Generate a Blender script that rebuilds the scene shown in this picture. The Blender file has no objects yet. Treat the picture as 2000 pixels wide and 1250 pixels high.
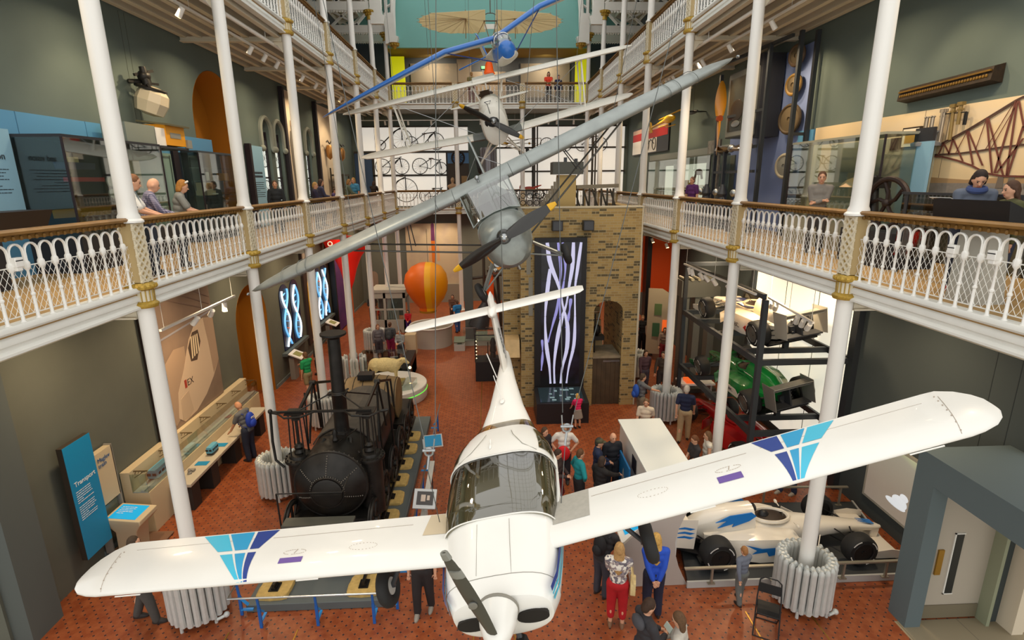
EXPOSURE,SKY=0.12,1.25
import bpy,bmesh,math,random
from mathutils import Vector,Matrix,Euler
random.seed(7)
PI=math.pi
SC=bpy.context.scene
COL=SC.collection
V=Vector
def lin(h):
 h=h.lstrip('#')
 c=[int(h[i:i+2],16)/255 for i in(0,2,4)]
 return[x/12.92 if x<=.04045 else((x+.055)/1.055)**2.4 for x in c]+[1.0]
MATS={}
def mat(name,hexc,rough=.55,metal=0.,emit=0.,ehex=None,noise=0.,nscale=6.,bump=0.,coat=0.,spec=.5):
 if name in MATS:return MATS[name]
 m=bpy.data.materials.new(name);m.use_nodes=True
 nt=m.node_tree;b=nt.nodes['Principled BSDF']
 b.inputs['Base Color'].default_value=lin(hexc)
 b.inputs['Roughness'].default_value=rough
 b.inputs['Metallic'].default_value=metal
 b.inputs['Specular IOR Level'].default_value=spec
 if coat:b.inputs['Coat Weight'].default_value=coat
 if emit:
  b.inputs['Emission Color'].default_value=lin(ehex or hexc)
  b.inputs['Emission Strength'].default_value=emit
 if noise or bump:
  tc=nt.nodes.new('ShaderNodeTexCoord');nz=nt.nodes.new('ShaderNodeTexNoise')
  nz.inputs['Scale'].default_value=nscale;nz.inputs['Detail'].default_value=4
  nt.links.new(tc.outputs['Object'],nz.inputs['Vector'])
  if noise:
   hs=nt.nodes.new('ShaderNodeHueSaturation');hs.inputs['Color'].default_value=lin(hexc)
   mr=nt.nodes.new('ShaderNodeMapRange');mr.inputs['From Min'].default_value=.3;mr.inputs['From Max'].default_value=.7
   mr.inputs['To Min'].default_value=1-noise;mr.inputs['To Max'].default_value=1+noise
   nt.links.new(nz.outputs['Fac'],mr.inputs['Value']);nt.links.new(mr.outputs['Result'],hs.inputs['Value'])
   nt.links.new(hs.outputs['Color'],b.inputs['Base Color'])
  if bump:
   bp=nt.nodes.new('ShaderNodeBump');bp.inputs['Strength'].default_value=bump;bp.inputs['Distance'].default_value=.02
   nt.links.new(nz.outputs['Fac'],bp.inputs['Height']);nt.links.new(bp.outputs['Normal'],b.inputs['Normal'])
 MATS[name]=m
 return m
def glass(name,tint='#ffffff',refl=.07,rough=.02):
 if name in MATS:return MATS[name]
 m=bpy.data.materials.new(name);m.use_nodes=True
 nt=m.node_tree;nt.nodes.clear()
 o=nt.nodes.new('ShaderNodeOutputMaterial');mx=nt.nodes.new('ShaderNodeMixShader')
 t=nt.nodes.new('ShaderNodeBsdfTransparent');g=nt.nodes.new('ShaderNodeBsdfGlossy')
 lw=nt.nodes.new('ShaderNodeLayerWeight');lw.inputs['Blend'].default_value=.35
 mr=nt.nodes.new('ShaderNodeMapRange');mr.inputs['To Min'].default_value=refl;mr.inputs['To Max'].default_value=min(1,refl+.45)
 t.inputs['Color'].default_value=lin(tint);g.inputs['Roughness'].default_value=rough
 nt.links.new(lw.outputs['Facing'],mr.inputs['Value']);nt.links.new(mr.outputs['Result'],mx.inputs['Fac'])
 nt.links.new(t.outputs[0],mx.inputs[1]);nt.links.new(g.outputs[0],mx.inputs[2]);nt.links.new(mx.outputs[0],o.inputs['Surface'])
 MATS[name]=m
 return m
def node_mat(name,build,rough=.6,spec=.5):
 """build(nt, N, L, coord) returns a colour socket"""
 if name in MATS:return MATS[name]
 m=bpy.data.materials.new(name);m.use_nodes=True
 nt=m.node_tree;b=nt.nodes['Principled BSDF'];b.inputs['Roughness'].default_value=rough
 b.inputs['Specular IOR Level'].default_value=spec
 tc=nt.nodes.new('ShaderNodeTexCoord')
 s=build(nt,lambda t:nt.nodes.new('ShaderNode'+t),nt.links.new,tc.outputs['Object'])
 nt.links.new(s,b.inputs['Base Color'])
 MATS[name]=m
 return m
def frame(d,up=None):
 d=d.normalized();u=V(up) if up else(V((0,0,1)) if abs(d.z)<.95 else V((0,1,0)))
 x=d.cross(u).normalized();y=x.cross(d).normalized()
 return x,y
class M:
 def __init__(s):s.bm=bmesh.new();s.mi=0
 def face(s,vs):
  try:
   f=s.bm.faces.new(vs);f.material_index=s.mi;return f
  except ValueError:return None
 def poly(s,pts):return s.face([s.bm.verts.new(p) for p in pts])
 def box(s,x0,x1,y0,y1,z0,z1):
  v=[s.bm.verts.new(p) for p in((x0,y0,z0),(x1,y0,z0),(x1,y1,z0),(x0,y1,z0),(x0,y0,z1),(x1,y0,z1),(x1,y1,z1),(x0,y1,z1))]
  for q in((3,2,1,0),(4,5,6,7),(0,1,5,4),(1,2,6,5),(2,3,7,6),(3,0,4,7)):s.face([v[i] for i in q])
  return s
 def obox(s,c,size,rot=None):
  R=(rot if isinstance(rot,Matrix) else Euler(rot).to_matrix()) if rot else Matrix.Identity(3)
  c=V(c);h=[a/2 for a in size]
  v=[s.bm.verts.new(c+R@V((sx*h[0],sy*h[1],sz*h[2]))) for sz in(-1,1) for sx,sy in((-1,-1),(1,-1),(1,1),(-1,1))]
  for q in((3,2,1,0),(4,5,6,7),(0,1,5,4),(1,2,6,5),(2,3,7,6),(3,0,4,7)):s.face([v[i] for i in q])
  return s
 def bar(s,p,q,w,h=None,up=None):
  p,q=V(p),V(q);h=h or w;x,y=frame(q-p,up)
  return s.loft([[a+x*(sx*w/2)+y*(sy*h/2) for sx,sy in((-1,-1),(1,-1),(1,1),(-1,1))] for a in(p,q)])
 def rod(s,p,q,r0,r1=None,n=10,cap=True):
  p,q=V(p),V(q);r1=r0 if r1 is None else r1;x,y=frame(q-p)
  return s.loft([[a+x*(r*math.cos(2*PI*i/n))+y*(r*math.sin(2*PI*i/n)) for i in range(n)] for a,r in((p,r0),(q,r1))],cap)
 def tube(s,pts,r,n=8,closed=False,flat=1.):
  pts=[V(p) for p in pts];rings=[];N=len(pts);px=None
  for i,p in enumerate(pts):
   a=pts[i-1] if(i>0 or closed) else p;b=pts[(i+1)%N] if(i<N-1 or closed) else p
   d=(b-a).normalized()
   if px is None:x,y=frame(d)
   else:
    x=(px-d*px.dot(d)).normalized();y=x.cross(d)
   px=x;rr=r[i] if isinstance(r,(list,tuple)) else r
   rings.append([p+x*(rr*math.cos(2*PI*k/n))+y*(rr*flat*math.sin(2*PI*k/n)) for k in range(n)])
  if closed:rings.append(rings[0])
  return s.loft(rings,not closed)
 def loft(s,rings,cap=True,closed=True):
  vs=[[s.bm.verts.new(p) for p in r] for r in rings]
  for a,b in zip(vs,vs[1:]):
   n=len(a)
   for i in range(n if closed else n-1):s.face([a[i],a[(i+1)%n],b[(i+1)%n],b[i]])
  if cap:
   s.face(vs[0][::-1]);s.face(vs[-1])
  return s
 def lathe(s,prof,c=(0,0,0),n=20,axis=(0,0,1),cap=True):
  c=V(c);ax=V(axis).normalized();x,y=frame(ax)
  return s.loft([[c+ax*h+x*(r*math.cos(2*PI*i/n))+y*(r*math.sin(2*PI*i/n)) for i in range(n)] for r,h in prof],cap)
 def ell(s,c,r,n=14,m=9,rot=None):
  r=(r,r,r) if isinstance(r,(int,float)) else r
  R=(rot if isinstance(rot,Matrix) else Euler(rot).to_matrix()) if rot else Matrix.Identity(3);c=V(c)
  rings=[]
  for j in range(m+1):
   t=PI*j/m;t=min(max(t,.02),PI-.02)
   rings.append([c+R@V((r[0]*math.sin(t)*math.cos(2*PI*i/n),r[1]*math.sin(t)*math.sin(2*PI*i/n),-r[2]*math.cos(t))) for i in range(n)])
  return s.loft(rings)
 def prism(s,pts,off):
  """pts: planar 3D polygon, extruded by off"""
  off=V(off);a=[V(p) for p in pts]
  return s.loft([a,[p+off for p in a]])
 def torus(s,c,R,r,axis=(0,1,0),n=28,m=8):
  c=V(c);ax=V(axis).normalized();x,y=frame(ax)
  return s.tube([c+x*(R*math.cos(2*PI*i/n))+y*(R*math.sin(2*PI*i/n)) for i in range(n)],r,m,True)
 def xf(s,mx):s.bm.transform(mx);return s
 def done(s,name,mats,parent=None,smooth=38,world=False,bevel=0):
  bm=s.bm
  if parent is not None and world:
   r=parent
   while r.parent:r=r.parent
   bm.transform(r.matrix_basis.inverted())
  bmesh.ops.recalc_face_normals(bm,faces=bm.faces)
  me=bpy.data.meshes.new(name);bm.to_mesh(me);bm.free()
  for m in(mats if isinstance(mats,(list,tuple)) else[mats]):me.materials.append(m)
  if smooth and len(me.polygons):
   me.polygons.foreach_set('use_smooth',[True]*len(me.polygons));me.set_sharp_from_angle(angle=math.radians(smooth))
  o=bpy.data.objects.new(name,me);COL.objects.link(o)
  if parent is not None:o.parent=parent
  if bevel:
   b=o.modifiers.new('edge','BEVEL');b.width=bevel;b.segments=2;b.limit_method='ANGLE';b.angle_limit=math.radians(40)
  return o
def tag(o,label,cat,group=None,kind=None):
 o['label']=label;o['category']=cat
 if group:o['group']=group
 if kind:o['kind']=kind
 return o
def thing(name,label,cat,loc=(0,0,0),rz=0,group=None,rot=None):
 o=bpy.data.objects.new(name,None);o.empty_display_size=.1;COL.objects.link(o)
 o.matrix_basis=Matrix.Translation(V(loc))@(rot.to_4x4() if rot is not None else Matrix.Rotation(rz,4,'Z'))
 return tag(o,label,cat,group)
def struct(o):o['kind']='structure';return o
def kids(o):return[c for c in COL.objects if c.parent is o]
def dup(root,loc,rz=0,label=None,group=None,_k={}):
 """copy of a thing, its parts and their sub-parts"""
 if root.name not in _k:_k[root.name]=[(c,[g for g in COL.objects if g.parent is c]) for c in COL.objects if c.parent is root]
 r=root.copy();COL.objects.link(r);r.matrix_basis=Matrix.Translation(V(loc))@Matrix.Rotation(rz,4,'Z')
 if label:r['label']=label
 if group:r['group']=group
 for c,gs in _k[root.name]:
  k=c.copy();COL.objects.link(k);k.parent=r
  for g in gs:
   q=g.copy();COL.objects.link(q);q.parent=k
 return r
def text(body,name,m,size,loc,xdir,up,parent,world=True,align='LEFT',depth=.002,shear=0,sp=1.0):
 """lettering as a mesh, laid in the plane spanned by xdir and up"""
 cu=bpy.data.curves.new(name,'FONT');cu.body=body;cu.size=size;cu.align_x=align;cu.extrude=depth;cu.shear=shear
 cu.space_line=sp
 to=bpy.data.objects.new(name,cu);COL.objects.link(to)
 dg=bpy.context.evaluated_depsgraph_get();dg.update()
 me=bpy.data.meshes.new_from_object(to.evaluated_get(dg));bpy.data.objects.remove(to)
 x=V(xdir).normalized();z=x.cross(V(up)).normalized();y=z.cross(x)
 mx=Matrix(((x.x,y.x,z.x,loc[0]),(x.y,y.y,z.y,loc[1]),(x.z,y.z,z.z,loc[2]),(0,0,0,1)))
 me.transform(mx)
 if world and parent is not None:
  r=parent
  while r.parent:r=r.parent
  me.transform(r.matrix_basis.inverted())
 me.materials.clear();me.materials.append(m)
 o=bpy.data.objects.new(name,me);COL.objects.link(o);o.parent=parent
 return o
def lines(m,p0,xd,up,w,n,gap,h=.008,nrm=None):
 """rows of thin bars for running print too small to read"""
 xd,up=V(xd).normalized(),V(up).normalized();nn=xd.cross(up)
 rr=random.Random(n*17+int(w*100))
 for i in range(n):
  a=V(p0)-up*(gap*i);L=w*(rr.uniform(.82,1) if i%5!=4 else rr.uniform(.3,.6));q=0
  while q<L-.01:
   e=min(L,q+rr.uniform(.03,.09))
   m.loft([[a+xd*u+up*v+nn*k for u,v in((q,0),(e,0),(e,h),(q,h))] for k in(0,.002)]);q=e+.012
def arc(c,r,a0,a1,n,ax=(1,0,0),ay=(0,0,1)):
 c,ax,ay=V(c),V(ax),V(ay)
 return[c+ax*(r*math.cos(math.radians(a0+(a1-a0)*i/n)))+ay*(r*math.sin(math.radians(a0+(a1-a0)*i/n))) for i in range(n+1)]
WHITE=mat('white_paint','#e9e8e2',.42,noise=.03,nscale=3)
WHITE2=mat('white_gloss','#f1efea',.3)
CREAM=mat('cream_paint','#e3d9c0',.5)
GOLD=mat('gilt','#b8973f',.42,.35,noise=.18,nscale=40)
WOOD=mat('rail_wood','#8a6534',.4,noise=.2,nscale=5)
BLACK=mat('black_paint','#16161a',.45)
IRON=mat('black_iron','#211f1d',.42,.4,noise=.35,nscale=5,bump=.15)
STEEL=mat('steel','#a9adb0',.28,.9)
DARKST=mat('dark_steel','#47494e',.45,.4)
RUBBER=mat('rubber','#1b1b1c',.7)
BLUEP=mat('panel_blue','#5f9cc4',.5)
CYAN=mat('sign_blue','#0f86b8',.45)
LITW=mat('lit_white','#fbfaf2',.6,emit=1.0,ehex='#fffbee')
GREYP=mat('grey_panel','#b9b9b6',.45)
BRASS=mat('brass','#b48a3c',.3,.8)
GLS=glass('clear_glass','#eef6f4',.05)
H=7.7
yaw,pit,rol,FPX=.04,.2534,-.009,1052.6
fw0=V((math.sin(yaw),math.cos(yaw),0));rt0=V((math.cos(yaw),-math.sin(yaw),0));ez=V((0,0,1))
fwd=fw0*math.cos(pit)-ez*math.sin(pit);up0=fw0*math.sin(pit)+ez*math.cos(pit)
Rc=rt0*math.cos(rol)+up0*math.sin(rol);Uc=-rt0*math.sin(rol)+up0*math.cos(rol)
cam=bpy.data.cameras.new('camera');co=bpy.data.objects.new('camera',cam);COL.objects.link(co)
co.matrix_world=Matrix(((Rc.x,Uc.x,-fwd.x,0),(Rc.y,Uc.y,-fwd.y,0),(Rc.z,Uc.z,-fwd.z,H),(0,0,0,1)))
cam.sensor_width=36;cam.lens=FPX/2000*36;cam.clip_end=200;cam.clip_start=.1
SC.camera=co
SC.view_settings.view_transform='Standard';SC.view_settings.look='None';SC.view_settings.gamma=1
SC.view_settings.exposure=EXPOSURE
w=bpy.data.worlds.new('sky');SC.world=w;w.use_nodes=True
bg=w.node_tree.nodes['Background'];bg.inputs['Color'].default_value=(1.0,.985,.94,1);bg.inputs['Strength'].default_value=SKY
SC.cycles.use_denoising=True
SC.cycles.max_bounces=6;SC.cycles.diffuse_bounces=3;SC.cycles.glossy_bounces=3;SC.cycles.transparent_max_bounces=12
SC.cycles.sample_clamp_indirect=6;SC.cycles.caustics_reflective=False;SC.cycles.caustics_refractive=False
def spot(name,loc,tgt,power,angle=70,col='#ffd9a0',size=.06,blend=.7):
 l=bpy.data.lights.new(name,'SPOT');l.energy=power;l.spot_size=math.radians(angle);l.spot_blend=blend
 l.color=lin(col)[:3];l.shadow_soft_size=size
 o=bpy.data.objects.new(name,l);COL.objects.link(o);o.location=loc
 o.rotation_euler=(V(tgt)-V(loc)).to_track_quat('-Z','Y').to_euler();return o
XL,XR,WL,WR,YB,YC=-5.46,5.69,-8.3,8.75,35.0,32.42
Z2,Z3=6.12,11.92
YLc=[8.54+3.98*i for i in range(7)];YRc=[8.23+4.03*i for i in range(7)]
SAGE=mat('sage_wall','#5f6d69',.85,noise=.04,nscale=1.5)
SAGE2=mat('grey_wall','#5f6157',.85,noise=.05,nscale=1.5)
SLATE=mat('slate_wall','#5f6f74',.8)
DARKW=mat('dark_wall','#454d4e',.85)
TEAL=mat('teal_wall','#79b2ac',.8)
OCHRE=mat('ochre_paint','#a96c0c',.8)
FLOORW=mat('gallery_boards','#b08f5e',.6,noise=.12,nscale=3)
def floor_cols(nt,N,L,co):
 sep=N('SeparateXYZ');L(co,sep.inputs[0])
 def math_(op,a,b=None,c=None):
  n=N('Math');n.operation=op
  for i,v in enumerate((a,b,c)):
   if v is None:continue
   if isinstance(v,(int,float)):n.inputs[i].default_value=v
   else:L(v,n.inputs[i])
  return n.outputs[0]
 S=1/.2
 def cell(off):
  fx=math_('ABSOLUTE',math_('SUBTRACT',math_('FRACT',math_('MULTIPLY_ADD',sep.outputs[0],S,off)),.5))
  fy=math_('ABSOLUTE',math_('SUBTRACT',math_('FRACT',math_('MULTIPLY_ADD',sep.outputs[1],S,off)),.5))
  return fx,fy
 fx,fy=cell(0);gx,gy=cell(.5)
 d1=math_('ADD',fx,fy);d2=math_('ADD',gx,gy)
 dm=math_('MINIMUM',d1,d2)
 dark=math_('LESS_THAN',dm,.12)
 ring=math_('LESS_THAN',dm,.14)
 edge=math_('MAXIMUM',math_('LESS_THAN',math_('ABSOLUTE',math_('SUBTRACT',fx,fy)),.012),ring)
 nz=N('TexNoise');nz.inputs['Scale'].default_value=5;nz.inputs['Detail'].default_value=3;L(co,nz.inputs['Vector'])
 wn=N('TexNoise');wn.inputs['Scale'].default_value=.35;L(co,wn.inputs['Vector'])
 ramp=N('ValToRGB');ramp.color_ramp.elements[0].color=lin('#854020');ramp.color_ramp.elements[1].color=lin('#9c5530')
 ramp.color_ramp.elements[0].position=.35;ramp.color_ramp.elements[1].position=.65
 L(nz.outputs['Fac'],ramp.inputs[0])
 m1=N('MixRGB');m1.inputs[2].default_value=lin('#a8674a');L(ramp.outputs[0],m1.inputs[1]);L(math_('MULTIPLY',edge,.55),m1.inputs[0])
 m2=N('MixRGB');m2.inputs[2].default_value=lin('#33262a');L(m1.outputs[0],m2.inputs[1]);L(dark,m2.inputs[0])
 return m2.outputs[0]
TILE=node_mat('terracotta_tiles',floor_cols,.38)
def slabs_cols(nt,N,L,co):
 b=N('TexBrick');b.inputs['Scale'].default_value=1;b.inputs['Brick Width'].default_value=1.1;b.inputs['Row Height'].default_value=.7
 b.inputs['Mortar Size'].default_value=.008;b.inputs['Color1'].default_value=lin('#a5977c');b.inputs['Color2'].default_value=lin('#998c73');b.inputs['Mortar'].default_value=lin('#7c7260')
 L(co,b.inputs['Vector']);return b.outputs[0]
SLABS=node_mat('stone_slabs',slabs_cols,.5)
struct(M().box(WL-1.2,WR+1.2,7.7,YB+.3,-.2,0).done('floor',TILE))
struct(M().box(-15,15,-6,7.7,-.2,0).done('floor_entrance',TILE if False else SLABS))
struct(M().box(-7.45,7.1,5.2,7.7,0,.004).done('floor_tiles_near',TILE))
m=M()
for x in(-4.75,-3.55,-.42,.3,4.55,5.7):m.box(x,x+.022,5.3,8.05 if abs(x)>1 else 24,0,.006)
for y in(7.15,):m.box(-7.4,7,y,y+.02,0,.006)
struct(m.done('trim_1',BRASS))
def arch_wall(name,x,th,y0,y1,z0,z1,holes,mt):
 """wall on plane x with arched holes (ya, yb, zbottom, zspring)"""
 m=M();y=y0
 for ya,yb,zb,zs in sorted(holes):
  m.prism([(x,y,z0),(x,ya,z0),(x,ya,z1),(x,y,z1)],(th,0,0))
  if zb>z0+.01:m.prism([(x,ya,z0),(x,yb,z0),(x,yb,zb),(x,ya,zb)],(th,0,0))
  r=(yb-ya)/2;c=arc((x,(ya+yb)/2,zs),r,180,0,16,(0,1,0),(0,0,1))
  for a,b in zip(c,c[1:]):m.prism([a,b,(x,b.y,z1),(x,a.y,z1)],(th,0,0))
  y=yb
 m.prism([(x,y,z0),(x,y1,z0),(x,y1,z1),(x,y,z1)],(th,0,0))
 return struct(m.done(name,mt,smooth=0))
arch_wall('wall_left',WL,-.25,7.9,YB,0,Z2,[(17.3,19.75,0,3.1)],SAGE2)
arch_wall('wall_left_gallery',WL,-.25,2,YB,Z2,Z3,[(16.55,19.5,Z2,9.5),(21.15,21.98,7.0,9.55),(22.38,23.2,7.0,9.55),(26.05,26.85,7.0,9.6)],SAGE)
struct(M().box(WL-.25,WL,14,YB,Z3,18.2).done('wall_left_upper',DARKW))
for k,(ya,yb,z0,zs) in enumerate(((17.3,19.75,0,3.1),(16.55,19.5,Z2,9.5))):
 m=M();ya+=.012;yb-=.012;r=(yb-ya)/2;x=WL-.25
 prof=[V((x,ya,z0))]+arc((x,(ya+yb)/2,zs),r,180,0,18,(0,1,0))+[V((x,yb,z0))]
 m.loft([prof,[p+V((-.75,0,0)) for p in prof]],False,False)
 m.poly([p+V((-.75,0,0)) for p in prof])
 prof2=[p+V((.25,0,0)) for p in prof];m.loft([prof2,prof],False,False)
 struct(m.done('alcove_%s'%('lower','upper')[k],OCHRE))
struct(M().box(WR,WR+.25,7.6,YB,0,Z2).done('wall_right',DARKW))
struct(M().box(WR,WR+.25,2,YB,Z2,Z3).done('wall_right_gallery',SAGE))
struct(M().box(WR,WR+.25,14,YB,Z3,18.2).done('wall_right_upper',DARKW))
struct(M().box(WL,WR,YB,YB+.25,0,Z2).done('wall_back',mat('back_wall','#6c706b',.85)))
struct(M().box(WL,WR,YB,YB+.25,Z2,Z3).done('wall_back_gallery',mat('back_wall2','#69756f',.85)))
struct(M().box(WL,WR,YB,YB+.25,Z3,15.6).done('wall_back_upper',mat('back_wall3','#3f464f',.85)))
struct(M().box(-5.5,5.75,32.5,32.7,14.78,24).done('wall_gable',TEAL))
struct(M().box(WL,-5.5,34.7,34.9,15.6,24).box(5.75,WR,34.7,34.9,15.6,24).done('wall_gable_side',TEAL))
struct(M().box(-5.5,5.75,32.7,YB,14.78,14.95).done('ceiling_back',mat('gold_soffit','#8c7a3c',.7)))
struct(M().box(WL,WL+.03,10.2,17.2,.0,.14).box(WL,WL+.03,19.8,YB,0,.14).done('baseboard_left',mat('skirting','#6d7777',.6)))
struct(M().box(WL+.1,WR,YB-.03,YB,0,.14).done('baseboard_back',mat('skirting','#6d7777',.6)))
m=M()
for y in(13.9,14.1):m.box(WL,WL+.004,y,y+.012,Z2,11.5)
struct(m.done('trim_2',mat('joint','#4d554e',.9)))
m=M()
for y in(8.05,8.5):m.box(WR-.004,WR,y,y+.012,.0,5.8)
struct(m.done('trim_3',mat('joint2','#33393a',.9)))
def deck(name,x0,x1,y0,y1,z):
 return struct(M().box(x0,x1,y0,y1,z-.12,z).done(name,FLOORW))
for z,n in((Z2,'gallery'),(Z3,'upper_gallery')):
 y0=1.5 if z==Z2 else 8.0
 deck('floor_%s_left'%n,WL,XL,y0,YC,z);deck('floor_%s_right'%n,XR,WR,y0,YC,z);deck('floor_%s_back'%n,WL,WR,YC,YB,z)
 m=M();zb=z-.30
 def fas(p,q,nx,ny):
  p,q=V(p),V(q);n=V((nx,ny,0))
  prof=[(-.06,-.03),(-.06,-.10),(.0,-.12),(.03,-.16),(.03,-.21),(0,-.23),(0,-.27),(.05,-.30),(.05,-.33),(-.12,-.33),(-.12,-.03)]
  m.loft([[a+n*u+V((0,0,z+v+.03)) for u,v in prof] for a in(p,q)])
  m.loft([[a+n*u+V((0,0,z+v)) for u,v in((-.1,.03),(.05,.03),(.07,0),(.07,-.03),(.04,-.06),(-.1,-.06))] for a in(p,q)])
 fas((XL,y0,0),(XL,YC,0),1,0);fas((XR,y0,0),(XR,YC,0),-1,0);fas((XL,YC,0),(XR,YC,0),0,-1)
 struct(m.done('trim_fascia_%s'%n,WHITE))
BOARD=mat('ceiling_boards','#a89f8e',.8)
JOIST=mat('joist_paint','#d8cfba',.6)
for z,n in((Z2,'lower'),(Z3,'upper')):
 y0=1.5 if z==Z2 else 8.0
 for sd,xa,xb in(('left',WL,XL-.12),('right',XR+.12,WR)):
  struct(M().box(xa,xb,y0,YB,z-.20,z-.12).done('ceiling_%s_%s'%(n,sd),BOARD))
  m=M()
  for i in range(7):
   x=xa+.12+(xb-xa-.24)*i/6
   m.box(x-.035,x+.035,y0,YB,z-.36,z-.19);m.box(x-.07,x+.07,y0,YB,z-.39,z-.36)
  for y in(YLc if sd=='left' else YRc):
   m.box(xa,xb,y-.05,y+.05,z-.46,z-.36);m.box(xa,xb,y-.09,y+.09,z-.49,z-.46)
   s=1 if sd=='right' else-1;xc=XR if s>0 else XL
   if z==Z3:m.prism([(xc,y-.03,z-.45),(xc+s*.7,y-.03,z-.45),(xc+s*.25,y-.03,z-.58),(xc+s*.1,y-.03,z-.8)],(0,.06,0))
  struct(m.done('trim_joists_%s_%s'%(n,sd),JOIST,smooth=0))
 struct(M().box(XL,XR,YC+.1,YB,z-.3,z-.12).done('ceiling_%s_back'%n,mat('soffit_grey','#8e8d84',.8)))
m=M()
for sd,xc,xw in(('left',XL,WL),('right',XR,WR)):
 s=1 if sd=='right' else-1
 struct(M().prism([(xc,12,17.6),(xw,12,16.6),(xw,12,16.75),(xc,12,17.75)],(0,YB-12,0)).done('ceiling_aisle_%s'%sd,mat('aisle_roof','#cfd0c8',.7)))
 m=M()
 for y in(YLc if sd=='left' else YRc)[2:]+[34.4]:
  m.box(min(xc,xw),max(xc,xw),y-.08,y+.08,15.5,15.86)
  n=22;L=abs(xw-xc)
  for i in range(n):
   x=xc+s*L*(i+.5)/n;m.prism([(x-.06,y-.05,15.5),(x+.06,y-.05,15.5),(x+.04,y-.05,15.43),(x,y-.05,15.40),(x-.04,y-.05,15.43)],(0,.1,0))
  m.bar((xc,y,15.8),(xc+s*L*.55,y,17.2),.14,.1);m.bar((xc+s*L*.55,y,15.8),(xc,y,17.4),.14,.1)
  m.bar((xw,y,15.8),(xc+s*L*.45,y,17.1),.14,.1);m.bar((xc+s*L*.45,y,15.8),(xw,y,16.6),.14,.1)
  m.bar((xc,y,17.5),(xw,y,16.5),.16,.2)
 for k in range(6):
  x=xc+s*L*k/5;z=17.55-1.0*k/5;m.box(x-.04,x+.04,14,YB,z-.2,z)
 struct(m.done('trim_truss_%s'%sd,WHITE,smooth=0))
m=M()
for y in[16.4+4*i for i in range(5)]+[32.2]:
 pts=[V((-5.0,y,14.95)),V((-4.95,y,16.6))]+arc((.12,y,17.2),5.0,176,4,24)+[V((5.2,y,16.6)),V((5.25,y,14.95))]
 m.tube(pts,.13,6,flat=.8)
 pts2=[V((-5.3,y,15.4)),V((-5.3,y,17.5))]+arc((.12,y,17.6),5.25,172,8,24)+[V((5.55,y,17.5)),V((5.55,y,15.4))]
 m.tube(pts2,.08,6)
 for s,xx in((1,-5.15),(-1,5.4)):
  for k in range(5):m.bar((xx-s*.12,y,15.1+.4*k),(xx+s*.2,y,15.3+.4*k),.05,.05)
  m.prism([(xx-s*.25,y-.1,14.9),(xx+s*.35,y-.1,14.9),(xx+s*.45,y-.1,15.25),(xx+s*.3,y-.1,15.3),(xx+s*.25,y-.1,16.4),(xx-s*.25,y-.1,16.4)],(0,.2,0))
for sx in range(9):
 a=math.radians(20+140*sx/8);x=.12+5.2*math.cos(a);z=17.4+5.2*math.sin(a);m.box(x-.03,x+.03,3,32.4,z-.05,z+.05)
for y in range(3,32,1):
 m.tube(arc((.12,y,17.4),5.2,10,170,14),.02,4)
struct(m.done('trim_roof_ribs',WHITE))
def capital_mesh(parent):
 c=M()
 c.lathe([(.135,-.01),(.185,.0),(.2,.03),(.2,.06),(.165,.09),(.15,.10)],n=20)
 c.lathe([(.15,.27),(.165,.285),(.21,.30),(.215,.33),(.2,.35),(.17,.37),(.16,.39)],n=20)
 for k in range(16):
  a=2*PI*k/16;c.rod((.152*math.cos(a),.152*math.sin(a),.1),(.158*math.cos(a),.158*math.sin(a),.27),.009,n=5)
  c.ell((.205*math.cos(a),.205*math.sin(a),.335),(.022,.022,.03),6,4)
 q=c.done('capital',GOLD,parent)
 M().lathe([(.145,.08),(.148,.29)],n=20).done('fluted_drum',CREAM,q)
 return q
def lattice_pier(parent):
 p=M();h0,h1,w=.40,1.30,.135
 p.box(-.09,.09,-w+.01,w-.01,h0,h1)
 q=p.done('lattice_pier',mat('pier_recess','#c2ab7c',.6),parent)
 L=M();n=3
 for s in(-1,1):
  x=s*.1
  for sy in(-1,1):L.bar((x,sy*(w-.012),h0),(x,sy*(w-.012),h1),.022,.03)
  st=2*w/2
  k=-8
  for i in range(-2,9):
   for dr in(1,-1):
    z0=h0+i*st;y0,y1=-w*dr,w*dr;z1=z0+2*w
    a,b=(y0,z0),(y1,z1)
    t0=max(0,(h0-z0)/(2*w));t1=min(1,(h1-z0)/(2*w))
    if t1-t0<.05:continue
    pa=(x,y0+(y1-y0)*t0,z0+2*w*t0);pb=(x,y0+(y1-y0)*t1,z0+2*w*t1)
    L.bar(pa,pb,.034,.03)
  L.box(x-.015,x+.015,-w,w,h0,h0+.025);L.box(x-.015,x+.015,-w,w,h1-.025,h1)
 L.done('lattice',CREAM,q)
 G=M()
 for s in(-1,1):
  for i in range(7):G.ell((s*.095,0,h0+.0675+.135*i-.0),(.012,.022,.022),6,4)
 G.done('gilt_stud',GOLD,q);return q
def column(name,loc,zt,label,group,base=True,pier=True,rz=0,foot=.0):
 """column from its foot to zt where the capital sits (heights above loc)"""
 t=thing(name,label,'column',loc,rz,group)
 s=M();s.lathe([(.19,0),(.19,.03),(.155,.06),(.15,.1),(.13,.14),(.126,.3),(.12,zt)],n=22)
 s.done('shaft',WHITE2,t)
 c=capital_mesh(t);c.location.z=zt
 for ch in kids(c):pass
 if pier:p=lattice_pier(t);p.location.z=zt
 return t
protoG=column('cast_iron_column',(XL,YLc[0],0),5.82,'','')
def nth(i):return('nearest','second','third','fourth','fifth','sixth','seventh','eighth')[i]
protoG['label']='white iron column on the tiled floor, nearest of the left row, behind the white wing tip';protoG['group']='ground floor columns of the left row'
for i in range(1,7):dup(protoG,(XL,YLc[i],0),0,'white iron column rising from the tiled floor, %s from the front in the left row'%nth(i),'ground floor columns of the left row')
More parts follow.
